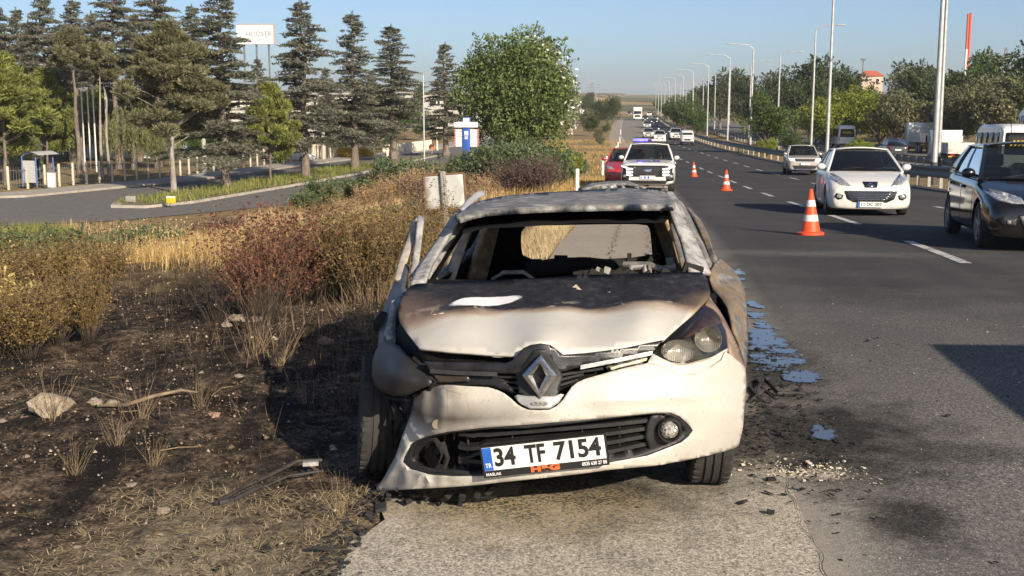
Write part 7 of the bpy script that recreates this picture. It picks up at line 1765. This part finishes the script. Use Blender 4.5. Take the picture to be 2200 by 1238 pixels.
# ================================================================== STONES AND DEBRIS
def rock_mesh(seed, m):
    bm = bmesh.new(); bmesh.ops.create_icosphere(bm, subdivisions=3, radius=1)
    for v in bm.verts:
        n = mnoise.noise(v.co * 1.3 + Vector((seed * 3.1, 0, 0))) * .45 + abs(mnoise.noise(v.co * 2.7 + Vector((0, seed, 0)))) * .35 + mnoise.noise(v.co * 7 + Vector((seed, 2, 0))) * .07 - .12; v.co *= 1 + n; v.co.z *= .62
    me = bpy.data.meshes.new('stone'); bm.to_mesh(me); bm.free(); me.shade_smooth(); me.set_sharp_from_angle(angle=R(28)); me.materials.append(m); return me
stm = NT('stone'); sn = stm.noise(4, 6, .65); stm.base(stm.ramp(sn, [(.3, (.20, .15, .105)), (.5, (.40, .32, .24)), (.7, (.56, .48, .38))])).rough(.95); stm.bump(stm.noise(14, 5), .6, .05)
stp = NT('pink_stone'); sn = stp.noise(4, 6, .65); stp.base(stp.ramp(sn, [(.3, (.26, .15, .10)), (.6, (.50, .34, .25))])).rough(.95); stp.bump(stp.noise(14, 5), .6, .05)
rk = [rock_mesh(k, stm.m) for k in range(4)] + [rock_mesh(7, stp.m)]
for i, (px, py, wpx, k, lab) in enumerate(((112, 885, 95, 0, 'large pale boulder half buried in the burnt ground'), (205, 872, 34, 1, 'pale stone right of the large boulder'), (240, 868, 26, 2, 'flat pale stone at the foot of the long branch'), (692, 628, 46, 1, 'pale white stone at the foot of the crimson shrub'), (668, 634, 30, 2, 'pinkish stone left of the white stone pair'), (700, 742, 36, 4, 'round pinkish stone left of the open car door'), (511, 812, 24, 0, 'small pale stone in the dry stalks'), (462, 898, 27, 4, 'small smooth pink stone on bare char'), (284, 1045, 27, 3, 'small pale stone beside the straw stalks'), (506, 690, 44, 3, 'grey brown stone under the red shrub'), (548, 690, 30, 1, 'pale stone right of the grey brown one'), (488, 702, 26, 2, 'white chip of stone below the bare twigs'), (5, 910, 26, 0, 'pale stone at the left edge'), (57, 985, 16, 2, 'tiny white stone in the char at the left'), (350, 1100, 30, 1, 'pale stone fragment at the bottom'), (168, 1180, 20, 2, 'pale pebble low at the left'), (345, 1155, 18, 3, 'small pale pebble on the sandy patch'), (815, 1045, 20, 3, 'dark rubble lump beside the drooping bumper'), (835, 700, 18, 0, 'pale stone near the melted door mirror'))):
    p = gnd(px, py); s_ = wpx / 2 * p.y / FPX; o = wrap('stone', rk[k], None, (p.x, p.y, float(T(p.x, p.y)) + s_ * .12)); o.scale = (s_, s_, s_ * (1.15 if i in (0, 5) else .9)); o.rotation_euler = (0, 0, i * 1.7); tag(o, lab, 'stone', 'stones on the burnt ground')
def pebbles(name, label, n, x0, x1, y0, y1, s, m, seed, keep=None):
    P = field(n, x0, x1, y0, y1, .85, keep, seed); rg = np.random.default_rng(seed); n = len(P)
    base = np.array([(1, 0, 0), (-.5, .8, 0), (-.6, -.8, 0), (.1, 0, .75), (.1, .1, -.6)]); f0 = np.array([(0, 1, 3), (1, 2, 3), (2, 0, 3), (1, 0, 4), (2, 1, 4), (0, 2, 4)])
    k = s * rg.lognormal(0, .5, (n, 1, 1)); a = rg.uniform(0, 6.28, n); Rm = np.stack([np.stack([np.cos(a), -np.sin(a), 0 * a], -1), np.stack([np.sin(a), np.cos(a), 0 * a], -1), np.stack([0 * a, 0 * a, 1 + 0 * a], -1)], 1)
    V = np.einsum('nij,kj->nki', Rm, base) * k + P[:, None]; Fp = (f0[None] + 5 * np.arange(n)[:, None, None]).reshape(-1, 3)
    return stuff(name, label, np_mesh(name, V.reshape(-1, 3), Fp, m))
pebbles('pebbles', 'pale pebbles scattered over the burnt ground', 2600, -9, -1.35, 4.2, 14, .0085, stm.m, 31)
pebbles('soil_crumbs', 'brown soil crumbs over the burnt ground', 16000, -8, -1.3, 4.0, 13, .006, plain('brown_soil', (.16, .115, .075), .95, var=.5, scale=2), 33, patchy(2.1, -.5))
pebbles('tan_crumbs', 'tan soil crumbs over the burnt ground', 5000, -8, -1.3, 4.0, 13, .0045, plain('tan_soil', (.36, .28, .19), .95, var=.4, scale=2), 34, patchy(1.6, -.2))
pebbles('char_crumbs', 'black crumbs of char over the burnt ground', 14000, -8, -1.25, 4.0, 13, .008, char, 32)
def crumbs(name, label, n, x0, x1, y0, y1, s, m, seed, cen=None):
    rg = np.random.default_rng(seed)
    if cen: X = rg.normal(cen[0], cen[2], n); Y = rg.normal(cen[1], cen[3], n)
    else: X = rg.uniform(x0, x1, n); Y = rg.uniform(y0, y1, n)
    mb = MB()
    for a, b in zip(X, Y):
        k = s * rg.lognormal(0, .5); mb.box((a, b, float(zr(b)) + k * .3 + .004), (k * rg.uniform(.6, 2), k, k * rg.uniform(.2, .5)), M=Matrix.Rotation(rg.uniform(0, 3), 3, 'Z') @ Matrix.Rotation(rg.uniform(-.5, .5), 3, 'X'))
    o = mb.build(name, m, None, False); tag(o, label, kind='stuff'); return o
crumbs('charred_crumbs', 'charred crumbs on the asphalt beside the front wheel', 700, 0, 0, 0, 0, .0075, char, 1, (.78, 6.7, .20, .55))
crumbs('wet_crumbs', 'black crumbs in the puddles beside the wreck', 500, 0, 0, 0, 0, .009, char, 5, (.85, 8.3, .16, .9))
crumbs('foam_crumbs', 'pale dried foam crumbs on the asphalt by the front wheel', 260, 0, 0, 0, 0, .0045, plain('foam', (.62, .55, .42), .9), 2, (.85, 6.05, .16, .10))
crumbs('road_chips', 'tiny pale chips scattered over the road', 260, .9, 4, 4.5, 12, .0035, plain('foam', (.62, .55, .42), .9), 3)
crumbs('road_flakes', 'black flakes scattered over the road', 60, .5, 3.2, 4.5, 10, .009, char, 4)
crumbs('edge_rubble', 'black rubble along the broken pavement edge', 500, -1.30, -1.16, 4.2, 6.0, .008, plain('tar_edge', (.025, .024, .023)), 6)
def lay(pts, dz=.02):
    out = []
    for px, py, h in pts:
        p = gnd(px, py); out.append(Vector((p.x, p.y, max(float(T(p.x, p.y)), p.z) + dz + h)))
    return out
scr = plain('charred_scrap', (.035, .030, .027), .6, var=.6, scale=20, bump=.4)
for i, (pts, r, lab) in enumerate((([(1612, 872, .01), (1640, 838, .05), (1672, 862, .03), (1730, 862, .02)], [.006, .012, .014, .006], 'curled charred strip nearest the puddles beside the front wheel'), ([(1606, 880, .01), (1640, 862, .05), (1670, 870, .0)], [.010, .012, .008], 'grey charred strip leaning on the curled one'), ([(1610, 850, .02), (1630, 872, .03), (1655, 880, .0)], [.014, .010, .008], 'short charred strip by the wheel arch'), ([(1640, 930, .0), (1680, 945, .01), (1700, 940, .0)], [.006, .010, .005], 'thin charred shred near the foam crumbs'))):
    o = MB().tube(lay(pts), r, 7).build('charred_scrap', scr); tag(o, lab, 'debris', 'charred scraps beside the front wheel')
r_ = empty('burnt_cable', gnd(570, 1050)); base = Vector(r_.location); tag(r_, 'charred bent cable and pipe lying left of the front wheel', 'debris')
for pts, r, nm in (([(462, 1092, 0), (520, 1068, .02), (580, 1045, .03), (640, 1025, .05), (692, 1018, .04)], .011, 'pipe'), ([(560, 1060, .0), (620, 1040, .01), (690, 1034, .02)], .007, 'cable'), ([(470, 1095, 0), (500, 1088, .0), (560, 1064, .01)], .016, 'melted_sheath')): MB().tube([q - base for q in lay(pts)], r, 7).build(nm, scr, r_)
MB().box(lay([(668, 1022, .04)])[0] - base, (.08, .03, .02), rz=.3).build('bracket', plain('bare_steel', (.33, .32, .30)), r_, False)
o = MB().tube(lay([(210, 878, .0), (270, 882, .01), (330, 868, .02), (390, 858, .03), (425, 858, .02)]), [.009, .012, .012, .009, .005], 7).build('dead_branch', plain('dead_wood', (.20, .15, .10), .95, var=.5, scale=12)); tag(o, 'thick pale dead branch right of the large boulder', 'branch')
for i, (a, b, lab) in enumerate((((135, 830), (270, 870), 'long thin straw stalk above the boulder'), ((455, 858), (500, 838), 'thin tan stick left of the pink stone'), ((345, 985), (425, 968), 'grey stick on the char'), ((265, 893), (325, 905), 'short tan stick below the dead branch'), ((235, 820), (280, 822), 'short pale stick high on the char'))):
    o = MB().tube(lay([(*a, .0), ((a[0] + b[0]) / 2, (a[1] + b[1]) / 2 - 2, .006), (*b, .0)]), [.0025, .003, .002], 5).build('stick', stem_tan); tag(o, lab, 'stick', 'sticks on the burnt ground')
# --- people seated in the cars
def person(label, car, x, y, shirt, z=.62):
    """head, neck, torso and arms as one continuous skinned surface"""
    J = [(0, .05, 0), (0, .02, .25), (0, .03, .46), (0, .0, .56), (0, -.02, .63), (0, -.03, .76), (.19, .02, .44), (.25, -.18, .22), (.17, -.42, .30), (-.19, .02, .44), (-.25, -.18, .22), (-.17, -.42, .30), (.10, -.30, .0), (-.10, -.30, .0)]
    E = [(0, 1), (1, 2), (2, 3), (3, 4), (4, 5), (2, 6), (6, 7), (7, 8), (2, 9), (9, 10), (10, 11), (0, 12), (0, 13)]
    rad = [.15, .15, .13, .058, .085, .08, .065, .05, .035, .065, .05, .035, .08, .08]
    me = bpy.data.meshes.new('body'); me.from_pydata([Vector(j) for j in J], E, []); o = bpy.data.objects.new('tmp', me); COL.objects.link(o)
    md = o.modifiers.new('s', 'SKIN'); md2 = o.modifiers.new('u', 'SUBSURF'); md2.levels = 1; md2.render_levels = 1
    for i, r in enumerate(rad): me.skin_vertices[0].data[i].radius = (r, r)
    me.skin_vertices[0].data[0].use_root = True
    m2 = bake(o); bpy.data.objects.remove(o)
    q = NT('clothed_' + shirt[0]); zz_ = q.sep(q.co())[2]; q.base(q.mix(q.rng(zz_, .54, .55), shirt[1], (.42, .26, .19))); q.rough(.8); m2.materials.clear(); m2.materials.append(q.m); m2.shade_smooth()
    M_ = Matrix.Translation(car.root.location) @ car.root.rotation_euler.to_matrix().to_4x4()
    p = wrap('person', m2); p.location = M_ @ Vector((x, y, z)); p.rotation_euler = car.root.rotation_euler; tag(p, label, 'person')
    mb = MB(); mb.grid(lambda u, v: (.098 * math.cos(u * 2 * PI) * math.sin(v * 1.7), -.02 + .105 * math.sin(u * 2 * PI) * math.sin(v * 1.7), .73 + .125 * math.cos(v * 1.7)), 12, 6); mb.build('hair', plain('dark_hair', (.02, .015, .012), .7), p)
person('person in dark uniform seated left in the police car', pol, -.38, 2.32, ('navy', (.02, .025, .04)))
person('person with tan clothing seated right in the police car', pol, .38, 2.32, ('tan', (.35, .25, .18)))
person('person driving the white hatchback, left in its dark windscreen', peu, -.36, 2.35, ('grey', (.12, .12, .13)), .58)

# --- the dusty air that pales the far hills and trees
o = MB().box((0, 1990, 15), (7000, 4160, 66)).build('haze', None, None, False); tag(o, 'thin dusty haze over the road and fields', kind='stuff')
hz = bpy.data.materials.new('haze_air'); hz.use_nodes = True; t_ = hz.node_tree; t_.nodes.remove(t_.nodes['Principled BSDF'])
pv = t_.nodes.new('ShaderNodeVolumePrincipled'); pv.inputs['Color'].default_value = (.85, .9, .95, 1); pv.inputs['Density'].default_value = .00017; pv.inputs['Anisotropy'].default_value = .0
t_.links.new(pv.outputs[0], t_.nodes['Material Output'].inputs['Volume']); o.data.materials.append(hz)
